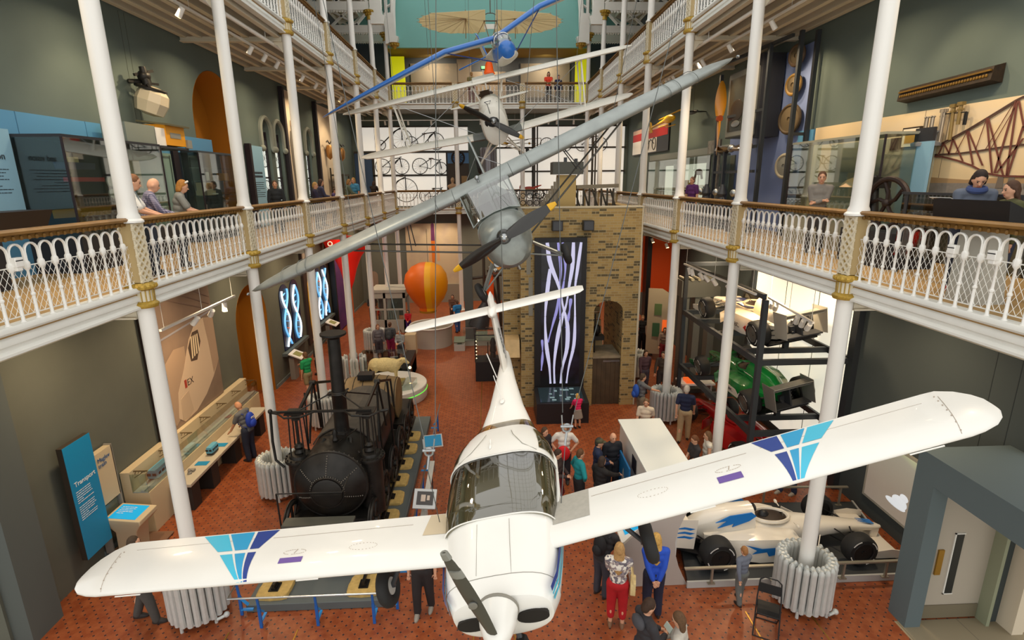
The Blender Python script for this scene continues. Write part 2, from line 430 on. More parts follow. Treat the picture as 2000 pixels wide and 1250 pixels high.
for i in range(0,7):dup(protoG,(XR,YRc[i],0),PI,'white iron column rising from the tiled floor, %s from the front in the right row'%nth(i),'ground floor columns of the right row')
XB=[-1.78,1.99]
for i,x in enumerate(XB):dup(protoG,(x,YC,0),PI/2,'white iron column under the far end gallery, %s'%('behind the orange model','behind the brick tower')[i],'ground floor columns of the far end')
z2=7.13
protoU=column('cast_iron_column',(XL,YLc[0],z2),11.62-z2,'thick white upper column beside three people leaning on the left railing','gallery columns of the left row')
for i in range(1,7):dup(protoU,(XL,YLc[i],z2),0,'white column standing on the left gallery railing, %s from the front'%nth(i),'gallery columns of the left row')
for i in range(0,7):dup(protoU,(XR,YRc[i],z2),PI,'white column standing on the right gallery railing, %s from the front'%nth(i),'gallery columns of the right row')
for i,x in enumerate(XB):dup(protoU,(x,YC,z2),PI/2,'white column on the far end gallery, %s'%('left of the grey framed doorway','right of the white biplane nose')[i],'gallery columns of the far end')
z3=12.93
tp=thing('cast_iron_column','white top column with gilded leaf capital, %s from the front on the left upper gallery'%nth(3),'column',(XL,YLc[3],z3),0,'top columns with gilded leaf capitals')
M().lathe([(.17,0),(.17,.04),(.13,.08),(.12,.2),(.105,2.2)],n=20).done('shaft',WHITE2,tp)
c=M();c.lathe([(.11,2.15),(.15,2.17),(.13,2.2),(.125,2.3),(.16,2.42),(.25,2.5),(.27,2.55),(.2,2.58)],n=20)
for k in range(12):
 a=2*PI*k/12
 for r,z in((.17,2.38),(.24,2.49)):c.ell((r*math.cos(a),r*math.sin(a),z),(.045,.045,.05),6,5)
c.done('leaf_capital',GOLD,tp)
for i in range(4,7):dup(tp,(XL,YLc[i],z3),0,'white top column with gilded leaf capital, %s from the front on the left upper gallery'%nth(i),'top columns with gilded leaf capitals')
for i in range(3,7):dup(tp,(XR,YRc[i],z3),0,'white top column with gilded leaf capital, %s from the front on the right upper gallery'%nth(i),'top columns with gilded leaf capitals')
for s,x in((-1,-4.95),(1,5.2)):
 m=M();m.lathe([(.06,-.28),(.12,-.22),(.15,-.12),(.26,-.04),(.3,0)],(x,32.15,14.92),16)
 for k in range(10):
  a=2*PI*k/10;m.ell((x+.22*math.cos(a),32.15+.22*math.sin(a),14.84),(.06,.06,.07),6,5)
 tag(m.done('corbel',GOLD),'gilded leaf corbel under the white roof arch, by the %s row of columns'%('left','right')[s>0],'corbel','gilded corbels')
def screen_mesh(L,name):
 m=M();s=.085;z0,z1=.10,.66;n=int(L/s)+9
 for i in range(-8,n):
  for dr in(1,-1):
   h=z1-z0;y0=i*s;y1=y0+h*.62
   ya,yb=(y0,y1);za,zb=(z0,z1) if dr>0 else(z1,z0)
   t0=max(0,-ya/(yb-ya));t1=min(1,(L-ya)/(yb-ya))
   if t1-t0<.05:continue
   p=V((-.0,ya+(yb-ya)*t0,za+(zb-za)*t0));q=V((.0,ya+(yb-ya)*t1,za+(zb-za)*t1));r=.0028
   d=(q-p).normalized();nrm=V((1,0,0));u=d.cross(nrm)
   m.loft([[a+nrm*r,a-nrm*r*.5+u*r,a-nrm*r*.5-u*r] for a in(p,q)],False)
 for z in(z0,z1):m.box(-.006,.006,0,L,z-.006,z+.006)
 return m
def make_railing(L,n,group):
 """railing bay along +y, inner face towards -x"""
 t=thing('railing_bay','','railing',(0,0,0),0,group)
 M().loft([[V((u,y,v)) for u,v in((-.075,1.03),(-.08,1.06),(-.05,1.085),(.05,1.085),(.08,1.06),(.075,1.03))] for y in(0,L)]).done('handrail',WOOD,t)
 m=M();m.box(-.03,.03,0,L,.965,1.03)
 for i in range(int(L/.11)):m.ell((.034,.055+.11*i,.985),(.02,.03,.03),6,4)
 m.done('gilt_moulding',mat('dark_gilt','#7d5a26',.5,.2),t)
 st=L/n;b0=None
 b=M();b.lathe([(.034,.0),(.034,.03),(.02,.05),(.017,.3),(.026,.31),(.026,.33),(.016,.34),(.014,.60),(.03,.62),(.038,.645),(.038,.69),(.03,.71),(.022,.72)],n=8)
 b0=b.done('baluster',WHITE2,t);b0.location.y=st*.5
 for i in range(1,n):
  o=b0.copy();COL.objects.link(o);o.location.y=st*(i+.5)
 a=M()
 for i in range(n+1):
  y0,y1=st*(i-.5),st*(i+.5)
  if i==0 or i==n:y0,y1=max(y0,0)+.0,min(y1,L);
  r=(y1-y0)/2-.012;c=(y0+y1)/2
  if r<.07:
   continue
  pts=[V((0,c-r,.70)),V((0,c-r,.82))]+[V((0,p.y,p.z)) for p in arc((0,c,.82),r,180,0,8,(0,1,0))][1:-1]+[V((0,c+r,.82)),V((0,c+r,.70))]
  a.tube(pts,.02,6,flat=.7)
 a.done('arcade',WHITE2,t)
 screen_mesh(L,'wire_screen').done('wire_screen',WHITE,t,smooth=0)
 return t
GL='railing bays of the left gallery'
rb=make_railing(3.98-.3,17,GL)
rb.location=(XL,YLc[0]-3.98+.15,Z2);rb['label']='white railing bay at the left front corner of the gallery'
between=('nearest','second','third','fourth','fifth','sixth')
for i in range(6):dup(rb,(XL,YLc[i]+.15,Z2),0,'white railing bay between the %s and next column of the left gallery'%nth(i),GL)
rr=make_railing(4.03-.3,17,'railing bays of the right gallery')
rr.matrix_basis=Matrix.Translation((XR,YRc[0]-.15,Z2))@Matrix.Rotation(PI,4,'Z');rr['label']='white railing bay at the right front corner of the gallery'
for i in range(6):dup(rr,(XR,YRc[i+1]-.15,Z2),PI,'white railing bay between the %s and next column of the right gallery'%nth(i),'railing bays of the right gallery')
for i in range(1,6):
 dup(rb,(XL,YLc[i]+.15,Z3),0,'white railing bay high on the left upper gallery, between the %s and next column'%nth(i),'railing bays of the left upper gallery')
 dup(rr,(XR,YRc[i+1]-.15,Z3),PI,'white railing bay high on the right upper gallery, between the %s and next column'%nth(i),'railing bays of the right upper gallery')
bx=[XL]+XB+[XR]
rbk=make_railing(3.40,16,'railing bays of the far end')
for k,(z,n) in enumerate(((Z2,'far end gallery'),(Z3,'far end upper gallery'))):
 for i in range(3):
  x0,x1=bx[i]+.15,bx[i+1]-.15;lab='white openwork railing bay of the %s, %s'%(n,('beside the left corner column','in the middle of three','beside the right corner column')[i])
  o=rbk if(k,i)==(0,0) else dup(rbk,(0,0,0))
  o.matrix_basis=Matrix.Translation((x1,YC,z))@Matrix.Rotation(PI/2,4,'Z')@Matrix.Diagonal((1,(x1-x0)/3.4,1,1));o['label']=lab;o['group']='railing bays of the far end'
for k,(x,y,lab) in enumerate(((XL,5.85,'on the left front railing, nearer the corner'),(XL,6.38,'on the left front railing, nearer the column'),(XR,6.35,'on the right front railing, nearer the column'),(XR,5.8,'on the right front railing, nearer the corner'))):
 s=1 if x<0 else-1
 m=M();m.obox((0,0,0),(.07,.11,.11));m.obox((0,0,-.075),(.05,.08,.05))
 t=thing('emergency_light','small white box with a dark band clipped %s'%lab,'light',(x+s*.04,y,Z2+.72),0,'white boxes on the railings')
 m.done('housing',WHITE2,t,bevel=.008)
 M().obox((s*.033,0,.02),(.006,.1,.012)).done('dark_band',BLACK,t)
RADP=mat('radiator_paint','#c9ccc9',.38,.15,noise=.05)
def ring_radiator(loc,R,h,n,label):
 t=thing('radiator',label,'radiator',loc,0,'ring radiators around the column feet')
 s=M()
 for r in(R-.1,R):
  s.lathe([(.05,.12),(.056,.2),(.052,.3),(.052,h-.12),(.056,h-.06),(.02,h)],(r,0,0),8)
 s.rod((R-.1,0,h-.06),(R,0,h-.06),.045,n=8);s.rod((R-.1,0,.17),(R,0,.17),.045,n=8)
 f=s.done('radiator_section',RADP,t)
 for k in range(1,n):
  o=f.copy();COL.objects.link(o);o.rotation_euler.z=2*PI*k/n
 p=M();p.torus((0,0,.13),R-.03,.035,(0,0,1),28,7)
 for k in range(5):
  a=2*PI*k/5+.3;p.rod((R*math.cos(a),R*math.sin(a),0),(R*math.cos(a),R*math.sin(a),.15),.03,.025,8)
 p.rod((R*.6,-R*.9,.08),(R*1.0,-R*.75,.08),.03);p.ell((R*.95,-R*.78,.09),.055,8,6)
 p.done('pipe_ring',RADP,t);return t
rad0=ring_radiator((XR,YRc[0],0),.46,1.05,24,'big ring radiator around the column beside the folding chair')
dup(rad0,(XL,YLc[0],0),.4,'ring radiator half hidden under the tip of the white wing')
dup(rad0,(XL,YLc[1],0),.9,'ring radiator beside the front of the black locomotive')
dup(rad0,(XL,YLc[2],0),1.4,'ring radiator glimpsed behind the locomotive framework')
wide=ring_radiator((XL,YLc[3],0),.46,1.05,12,'ring radiator with wide fins behind the sheep plinth')
dup(rad0,(XL,YLc[4],0),.2,'narrow finned ring radiator behind the low glass case')
dup(rad0,(XL,YLc[5],0),.6,'ring radiator in front of the grey glazed booth')
dup(rad0,(XR,YRc[2],0),2,'ring radiator at the right column beyond the white desk')
dup(rad0,(XR,YRc[3],0),2.5,'ring radiator beside the right edge of the brick tower')
def rot3(a,b,c):return Matrix.Rotation(a,3,'Z')@Matrix.Rotation(b,3,'X')@Matrix.Rotation(c,3,'Y')
AF=[(1,.0),(.85,.022),(.65,.052),(.45,.075),(.3,.082),(.18,.076),(.09,.058),(.04,.040),(.013,.023),(0,0),(.013,-.017),(.04,-.028),(.09,-.038),(.25,-.045),(.5,-.038),(.8,-.016)]
def upper(t):
 for(a,za),(b,zb) in zip(AF[:9],AF[1:10]):
  if b<=t<=a:return zb+(za-zb)*(t-b)/(a-b)
 return 0
def airfoil(x,yl,c,z,th):return[V((x,yl+c*t,z+c*u*th)) for t,u in AF]
def wing(st,th=1.0):
 m=M();m.loft([airfoil(*s[:4],s[4] if len(s)>4 else th) for s in st]);return m
def blade(m,L,w,ang,pitch=.5,hub=.08,thick=.05,n=9,tip=None):
 """one propeller blade turning about y; ang in radians from +x towards +z"""
 rings=[]
 for i in range(n+1):
  t=i/n;r=hub+(L-hub)*t;ww=w*(.45+.75*math.sin(PI*min(1,t*.9+.12))**.8)*(1 if t<.97 else .55);p=pitch*(1-.6*t)+.12
  ring=[]
  for k in range(8):
   a=2*PI*k/8;u=ww/2*math.cos(a);v=thick/2*(1-.7*t)*math.sin(a)
   ring.append(V((r,u*math.sin(p)+v*math.cos(p),u*math.cos(p)-v*math.sin(p))))
  rings.append(ring)
 R=Matrix.Rotation(-ang,3,'Y')
 rings=[[R@p for p in q] for q in rings]
 m.loft(rings);return rings
def section(y,hw,zt,zb,zc,e=2.6,n=32,xo=0):
 r=[]
 for k in range(n):
  a=2*PI*k/n-PI/2;c,s=math.cos(a),math.sin(a)
  x=hw*math.copysign(abs(c)**(2/e),c);z=zc+(zt-zc if s>0 else zc-zb)*math.copysign(abs(s)**(2/e),s)
  r.append(V((x+xo,y,z)))
 return r
def cable(name,p,q,r,label,group):
 m=M();m.rod(p,q,r,n=5);return tag(m.done(name,CABLE),label,'cable',group)
CABLE=mat('steel_cable','#5d605e',.45,.5)
PWHITE=mat('aircraft_white','#eeece6',.28,coat=.3,noise=.02,nscale=2)
TINT=glass('tinted_canopy','#97937c',.16,.03)
NAVY=mat('navy_stripe','#26418f',.35);CY1=mat('cyan_stripe','#2b9fd2',.35);CY2=mat('pale_cyan_stripe','#46bede',.35)
WALK=mat('wing_walk_grey','#b0aca2',.8,noise=.06,nscale=20);WALK2=mat('wing_walk_beige','#d0bfa2',.8)
PURP=mat('purple_marking','#6b4f9e',.45)
t=thing('light_aircraft','big white low-wing light aircraft with blue and cyan wing bands, hanging nearest the camera','aircraft',(-.009,3.972,3.708),0,None,rot3(-.066,.168,-.244))
tom=t
secs=[(.34,.40,-.02,-.42,-.2),(.38,.50,.06,-.48,-.18),(.55,.575,.13,-.53,-.16),(.9,.625,.22,-.56,-.14),(1.2,.655,.285,-.58,-.12)]
m=M();m.loft([section(*s) for s in secs]);m.done('engine_cowling',PWHITE,t)
m=M();m.loft([section(1.2,.655,.285,-.58,-.12),section(1.5,.668,.20,-.58,-.1,3),section(2.2,.655,.16,-.57,-.08,3),section(2.75,.52,.12,-.5,-.06,2.8),section(3.1,.40,.17,-.40,-.02,2.4),section(3.6,.265,.25,-.2,.06,2.2),(section(4.2,.16,.325,.02,.18,2)),section(4.75,.09,.34,.12,.25,2),section(5.0,.05,.34,.2,.27,2)]);m.done('fuselage',PWHITE,t)
def cab(y,hw,zs,zt,a0,a1,n=20):
 out=[]
 for k in range(n+1):
  a=math.radians(a0+(a1-a0)*k/n);c,s=math.cos(a),math.sin(a)
  out.append(V((hw*math.copysign(abs(c)**.62,c),y,zs+(zt-zs)*abs(s)**.75)))
 return out
zs=-.05
stn=[(1.2,.64,.285),(1.45,.662,.345),(1.7,.672,.385),(1.95,.672,.40),(2.12,.668,.405)]
wsr=[cab(y,hw,zs,zt,175,5) for y,hw,zt in stn]
m=M();m.loft(wsr,False,False);m.done('windscreen',TINT,t)
roof=[cab(y,hw,zs,zt,180,0) for y,hw,zt in((2.12,.672,.412),(2.3,.66,.405),(2.5,.625,.375),(2.72,.55,.325),(2.85,.49,.28))]
m=M();m.loft(roof,False,False);m.done('cabin_roof',PWHITE,t)
m=M()
m.tube([V((p.x*1.012,p.y,p.z+.006)) for p in cab(2.1,.67,zs,.408,180,0)],.009,6)
m.tube([V((p.x*1.01,1.2,p.z+.004)) for p in cab(1.2,.645,zs,.287,176,4)],.008,6)
m.tube([(.66,1.2,.05),(.675,1.7,.03),(.665,2.3,.0),(.55,2.75,-.02)],.022,6);m.tube([(-.66,1.2,.05),(-.675,1.7,.03),(-.665,2.3,.0),(-.55,2.75,-.02)],.022,6)
m.done('canopy_frame',PWHITE,t)
m=M();m.loft([cab(2.85,.49,zs,.28,175,5),cab(3.0,.43,zs+.06,.225,175,5),cab(3.1,.40,zs+.08,.19,175,5)],False,False);m.done('rear_window',glass('amber_perspex','#a39476',.12,.05),t)
for s in(-1,1):
 m=M();a,b=(10,48) if s>0 else(132,170)
 m.loft([[V((p.x*1.012,p.y,p.z+.006)) for p in cab(y,hw,zs,zt,a,b,8)] for y,hw,zt in((2.2,.666,.409),(2.35,.654,.4),(2.55,.612,.366),(2.7,.556,.332))],False,False)
 m.done('side_window',TINT,t)
m=M();m.box(-.5,.5,1.25,2.7,-.5,-.3);m.obox((0,1.32,.05),(1.1,.12,.18),(.3,0,0));m.done('cabin_interior',mat('cabin_grey','#6b6455',.9),t)
for x in(-.27,.27):
 m=M();m.obox((x,2.05,-.18),(.4,.5,.12));m.obox((x,2.3,.0),(.4,.12,.42),(-.2,0,0));m.done('seat',mat('seat_cloth','#6d6450',.9),t,bevel=.03)
m=M();m.tube([(.16,.575,.131),(.16,.9,.225),(.16,1.15,.275)],.0022,4)
m.tube([V((p.x*1.003,.57,p.z+.003)) for p in section(.57,.578,.134,-.53,-.16)[4:29]],.003,5)
m.tube([(-.2,.6,.14),(-.2,1.15,.272)],.0018,4)
m.done('panel_seam',mat('seam_dark','#8d897f',.6),t)
m=M()
for sx in(-1,1):m.tube([(sx*.5,2.14,.34),(sx*.33,2.25,.395),(sx*.2,2.5,.385),(sx*.17,2.62,.36)],.004,4)
m.done('door_seam',mat('seam_dark','#8d897f',.6),t)
for s in(-1,1):
 m=M();m.loft([[V((s*.3,.315,-.2))+V((.16*math.cos(a)*1.0,0,.075*math.sin(a)+(.02 if math.sin(a)>0 else 0))) for a in[2*PI*k/20 for k in range(20)]],[V((s*.3,.42,-.2))+V((.15*math.cos(a),0,.07*math.sin(a))) for a in[2*PI*k/20 for k in range(20)]]])
 m.done('air_intake',mat('intake_dark','#1c1712',.8),t)
 b=M()
 for k,(z0,z1,mm) in enumerate(((-.02,.045,0),(-.075,-.045,1),(-.14,-.11,1))):
  b.mi=mm
  b.loft([[V((s*(hw+.006),y,z1-.02*i)),V((s*(hw+.006),y,z0-.02*i))] for i,(y,hw) in enumerate(((.42,.525),(.6,.585),(.9,.627),(1.3,.663),(1.8,.674)))],False,False)
 b.done('side_stripe',[NAVY,CY2],t)
m=M();m.lathe([(.005,-.09),(.07,-.045),(.125,.03),(.165,.13),(.185,.24),(.19,.31)],(0,0,-.02),28,(0,1,0))
m.xf(Matrix.Translation((0,0,0)));m.done('spinner',PWHITE,t)
m=M();m.lathe([(.192,.305),(.2,.31),(.2,.33),(.19,.345)],(0,0,-.02),28,(0,1,0));m.done('spinner_backplate',mat('seam_dark','#8d897f',.6),t)
for k in range(2):
 m=M();a=math.radians(97)+PI*k;blade(m,1.13,.155,a,.35,.1,.05)
 b=m.done('propeller_blade',mat('blade_olive','#4b4a41',.45),t)
 m=M();blade(m,1.135,.16,a,.35,.1,.056)
 for z in():pass
 m.bm.free();m=M()
 R=Matrix.Rotation(-a,3,'Y')
 for r0,r1,mm in((.84,.92,0),(1.06,1.13,0)):
  rings=[]
  for r in(r0,r1):
   tt=(r-.1)/1.03;ww=.155*(.45+.75*math.sin(PI*min(1,tt*.9+.12))**.8)+.004;p=.35*(1-.6*tt)+.12
   rings.append([R@V((r,u*math.sin(p)+v*math.cos(p),u*math.cos(p)-v*math.sin(p))) for u,v in[(ww/2*math.cos(q),.029*math.sin(q)) for q in[2*PI*j/8 for j in range(8)]]])
  m.loft(rings)
 m.done('grey_tip_band',mat('blade_grey','#85857c',.5),b)
 m=M();c=R@V((.52,-.035,0));m.lathe([(.04,0),(.04,-.012),(.03,-.014)],c,18,R@V((.0,1,.15)));m.done('maker_badge',STEEL,b)
ZW,DH=-.041,math.tan(.111)
def wst(s):
 c=.78 if s<0 else .71
 L=[(s*.45,.885,c,ZW+DH*.45,1.35)]
 L+=[(s*x,.885+.02*x/4.6,c,ZW+DH*x,1.35-.05*x/4.6) for x in(1.2,2,2.8,3.6,4.3,4.6)]
 L+=[(s*4.72,.92,c*.97,ZW+DH*4.72,1.25),(s*4.85,.96,c*.8,ZW+DH*4.85,1.1),(s*4.94,1.03,c*.55,ZW+DH*4.94,.9),(s*4.985,1.11,c*.3,ZW+DH*4.985,.6)]
 return L
def surf(s,x,y,e=.004):
 c=.78 if s<0 else .71;yl=.885+.02*abs(x)/4.6;tt=min(1,max(0,(y-yl)/c))
 return V((x,y,ZW+DH*abs(x)+c*upper(tt)*(1.35-.05*abs(x)/4.6)+e))
def decal(s,rows,n=10,e=.004):
 """rows: list of (y, xa, xb) from TE to LE"""
 m=M();P=[]
 for(y0,a0,b0),(y1,a1,b1) in zip(rows,rows[1:]):
  for i in range(n):
   k=i/n;P.append((y0+(y1-y0)*k,a0+(a1-a0)*k,b0+(b1-b0)*k))
 P.append(rows[-1])
 m.loft([[surf(s,xa+(xb-xa)*j/4,y,e) for j in range(5)] for y,xa,xb in P],False,False);return m
for s in(-1,1):
 wg=wing(wst(s)).done('wing',PWHITE,t,smooth=60)
 te=1.66 if s<0 else 1.59
 if s<0:rows=[[(te,-3.72,-3.41),(1.33,-3.34,-3.16),],[(1.27,-3.28,-3.13),(.905,-2.92,-2.885)],[(te,-3.38,-3.07),(1.33,-3.13,-2.98)],[(1.27,-3.1,-2.97),(.905,-2.875,-2.85)],[(te,-3.03,-2.75),(1.33,-2.95,-2.84)],[(1.27,-2.94,-2.84),(.905,-2.84,-2.80)]]
 else:rows=[[(te,3.45,3.72),(1.33,3.28,3.47)],[(1.27,3.25,3.42),(.91,3.075,3.11)],[(te,3.17,3.42),(1.33,3.13,3.25)],[(1.27,3.13,3.22),(.91,3.045,3.068)],[(te,2.86,3.13),(1.33,2.97,3.1)],[(1.27,2.98,3.1),(.91,3.0,3.035)]]
 for r,mm in zip(rows,(CY2,CY2,CY1,CY1,NAVY,NAVY)):decal(s,r).done('painted_band',mm,wg)
 if s<0:r=[(1.655,-.87,-.6),(1.28,-.89,-.6)]
 else:r=[(1.59,.6,1.03),(1.12,.6,1.01)]
 decal(s,r).done('walkway',WALK if s>0 else WALK2,wg)
 r=[(1.13,-2.49,-2.22),(1.06,-2.49,-2.22)] if s<0 else[(1.16,2.355,2.60),(1.07,2.355,2.60)]
 decal(s,r,3).done('purple_marking',PURP,wg)
 m=M();x0=-2.35 if s<0 else 2.5;yc=1.21 if s<0 else 1.25
 for k in range(28):
  if k%7==5:continue
  a=2*PI*k/28;p=surf(s,x0+.13*math.cos(a),yc+.035*math.sin(a));q=surf(s,x0+.13*math.cos(a+.16),yc+.035*math.sin(a+.16));m.rod(p,q,.0025,n=4)
 x1=-1.55 if s<0 else 1.7
 for k in range(24):
  a=2*PI*k/24;p=surf(s,x1+.16*math.cos(a),1.2+.05*math.sin(a));q=surf(s,x1+.16*math.cos(a+.1),1.2+.05*math.sin(a+.1));m.rod(p,q,.0025,n=4)
 m.rod(surf(s,x0,yc-.02),surf(s,x0+.02,yc+.03),.004,n=4)
 m.done('faded_stencil',mat('stencil','#b9a99a',.8),wg)
 m=M();m.tube([surf(s,s*x,te-.16,.003) for x in(1.05,1.5,2,2.5,2.75)],.003,4);m.tube([surf(s,s*(4.52+.02*k),.93+.07*k,.003) for k in range(9)],.003,4)
 for k in range(7):m.ell(surf(s,s*(4.53+.02*k),.96+.09*k,.004),.008,6,4)
 m.tube([surf(s,s*4.5,te-.14,.002),surf(s,s*2.9,te-.14,.002)],.002,4)
 m.done('hinge_line',mat('hinge','#b3a698',.7),wg)
 m=M()
 for x in((2.0,2.25),(4.05,4.35)):m.bar((s*x[0],.892,ZW+DH*x[0]-.012),(s*x[1],.892,ZW+DH*x[1]-.012),.012,.008)
 m.done('stall_strip',WHITE2,wg)
 g=M();px=s*1.47;g.rod((s*1.2,1.35,-.12),(px*1.02,1.3,-.55),.028);g.rod((px,1.3,-.55),(px+s*.1,1.3,-.56),.03)
 gl=g.done('undercarriage_leg',DARKST,t)
 m=M();m.torus((px+s*.09,1.3,-.56),.165,.075,(1,0,.05),28,10);m.done('tyre',RUBBER,gl)
 m=M();m.lathe([(.05,-.06),(.1,-.05),(.11,0),(.1,.05),(.05,.06)],(px+s*.09,1.3,-.56),16,(1,0,.05));m.done('wheel_hub',GREYP,gl)
m=M();m.rod((.04,.55,-.5),(.05,.42,-.75),.03);g=m.done('nose_leg',DARKST,t)
m=M();m.torus((.05,.4,-.82),.13,.06,(1,0,0));m.done('tyre',RUBBER,g)
m=M();m.loft([[V((0,y0,z)),V((w,y0+c*.25,z)),V((w*.8,y0+c*.7,z)),V((0,y0+c,z)),V((-w*.8,y0+c*.7,z)),V((-w,y0+c*.25,z))] for y0,c,w,z in((4.22,.75,.055,.27),(4.5,.62,.05,.7),(4.78,.5,.045,1.12),(4.9,.42,.05,1.3),(4.98,.3,.02,1.36))]);fin=m.done('tail_fin',PWHITE,t)
m=M();lines(m,(.052,4.56,.42),(0,.28,.72),(0,-1,.3),.62,1,.1,.04);m.done('fin_lettering',mat('lettering_dark','#53585c',.7),fin)
m=M();m.lathe([(.01,-.02),(.07,.05),(.085,.25),(.06,.45),(.01,.55)],(0,4.72,1.14),14,(0,1,0));m.done('tail_bullet',PWHITE,fin)
for s in(-1,1):
 wing([(s*.03,4.82,.36,1.136,1.1),(s*1.35,4.82,.36,1.136,1.1),(s*1.46,4.85,.31,1.136,.9),(s*1.53,4.92,.2,1.136,.6)]).done('tailplane',PWHITE,t)
m=M();m.rod((-.02,3.55,.26),(-.06,3.7,.62),.006,n=6);m.ell((-.02,3.55,.255),(.04,.07,.012));m.rod((-.08,2.33,.40),(-.08,2.4,.43),.008);m.ell((-.08,2.28,.415),(.02,.05,.015));m.rod((-.12,4.2,.3),(-.16,4.2,.75),.008,n=6);m.done('aerial',WHITE2,t)
def wp(o,p):return o.matrix_basis@V(p)
PF=('cables of the white low-wing aircraft')
SILV=mat('doped_silver','#9da3a1',.42,.35,noise=.12,nscale=3)
SILVD=mat('silver_cowl','#8b918e',.35,.45,noise=.2,nscale=4)
CAB=glass('cabin_glass','#b9c6c4',.22,.03)
PROPB=mat('propeller_black','#1d1b19',.32,coat=.3)
YEL=mat('tip_yellow','#d9a413',.5)
t=sil=thing('high_wing_aircraft','silver grey high-wing aircraft with strut-braced wing and black propeller, hanging above the white one','aircraft',(.253,9.441,6.736),0,None,rot3(.017,.094,-.43))
m=M();m.loft([section(.14,.24,.15,-.4,-.08,2.2),section(.17,.33,.2,-.56,-.1,2.2),section(.3,.43,.27,-.64,-.12,2.3),section(.6,.47,.30,-.66,-.12,2.4),section(.92,.49,.31,-.66,-.12,2.5)]);m.done('engine_cowling',SILVD,t)
m=M();m.loft([section(.92,.49,.30,-.66,-.12,2.8),section(1.6,.52,.2,-.66,-.15,3),section(2.6,.5,.25,-.6,-.15,3),section(3.0,.46,.5,-.5,0,2.6),section(4.5,.28,.45,-.2,.1,2.4),section(6.3,.08,.5,.1,.3,2),section(6.7,.03,.5,.2,.35,2)]);m.done('fuselage',SILV,t)
m=M();m.loft([[V((-.47,.92,.22)),V((-.3,.93,.31)),V((0,.94,.335)),V((.3,.93,.31)),V((.47,.92,.22))],[V((-.5,1.5,.8)),V((-.3,1.42,.82)),V((0,1.4,.83)),V((.3,1.42,.82)),V((.5,1.5,.8))]],False,False)
m.done('windscreen',CAB,t)
for s in(-1,1):
 m=M();m.poly([(s*.485,.95,.2),(s*.515,1.6,.15),(s*.5,2.6,.2),(s*.5,2.7,.72),(s*.51,1.5,.78)]);m.done('side_window',CAB,t)
m=M();m.tube([(-.49,.92,.23),(-.3,.93,.315),(0,.94,.34),(.3,.93,.315),(.49,.92,.23)],.012,6)
for s in(-1,1):
 m.tube([(s*.48,.92,.22),(s*.51,1.5,.79)],.014,6);m.tube([(s*.3,.93,.315),(s*.1,1.42,.81)],.008,6);m.tube([(s*.51,1.7,.15),(s*.51,1.9,.75)],.012,6);m.tube([(s*.49,.95,.22),(s*.4,2.2,.7)],.012,6)
m.done('cabin_frame',SILVD,t)
m=M();m.box(-.42,.42,1.0,2.5,-.4,-.3);m.obox((0,1.02,.1),(.85,.1,.2));
for x in(-.22,.22):m.obox((x,1.9,-.1),(.36,.4,.12));m.obox((x,2.1,.15),(.36,.1,.5))
m.done('cabin_interior',mat('cabin_dark','#3c3f3d',.9),t)
m=M();m.obox((.03,.30,-.37),(.13,.05,.27),(0,.12,0));i_=m.done('air_intake',BLACK,t)
M().obox((.03,.27,-.37),(.015,.02,.27),(0,.12,0)).done('intake_bar',SILV,i_)
m=M();m.lathe([(.01,-.14),(.045,-.12),(.075,-.07),(.08,0)],(0,.02,0),20,(0,1,0));m.done('spinner',STEEL,t)
m=M();m.lathe([(.1,0),(.13,.05),(.13,.13),(.09,.2)],(0,0,0),18,(0,1,0));m.done('propeller_hub',PROPB,t)
for k in range(2):
 m=M();a=math.radians(8.6)+PI*k;blade(m,1.0,.21,a,.55,.07,.07);b=m.done('propeller_blade',PROPB,t)
 m=M();R=Matrix.Rotation(-a,3,'Y');rings=[]
 for r,ww in((.92,.135),(.99,.115),(1.07,.06)):rings.append([R@V((r,u*math.sin(.35)+v,u*math.cos(.35))) for u,v in[(ww/2*math.cos(q),.022*math.sin(q)) for q in[2*PI*j/8 for j in range(8)]]])
 m.loft(rings);m.done('yellow_tip',YEL,b)
W=[(0,1.5,1.55,.79,1.5)]
def wingB(s):return wing([(s*x,1.5+dy,c,.79+.012*x+dz,th) for x,dy,c,dz,th in((.0,0,1.55,0,1.45),(.5,0,1.55,0,1.45),(2,0,1.5,0,1.5),(3.5,.02,1.42,0,1.5),(4.4,.06,1.3,0,1.45),(5.0,.2,1.0,0,1.3),(5.35,.45,.6,0,1.0),(5.52,.7,.2,0,.6))])
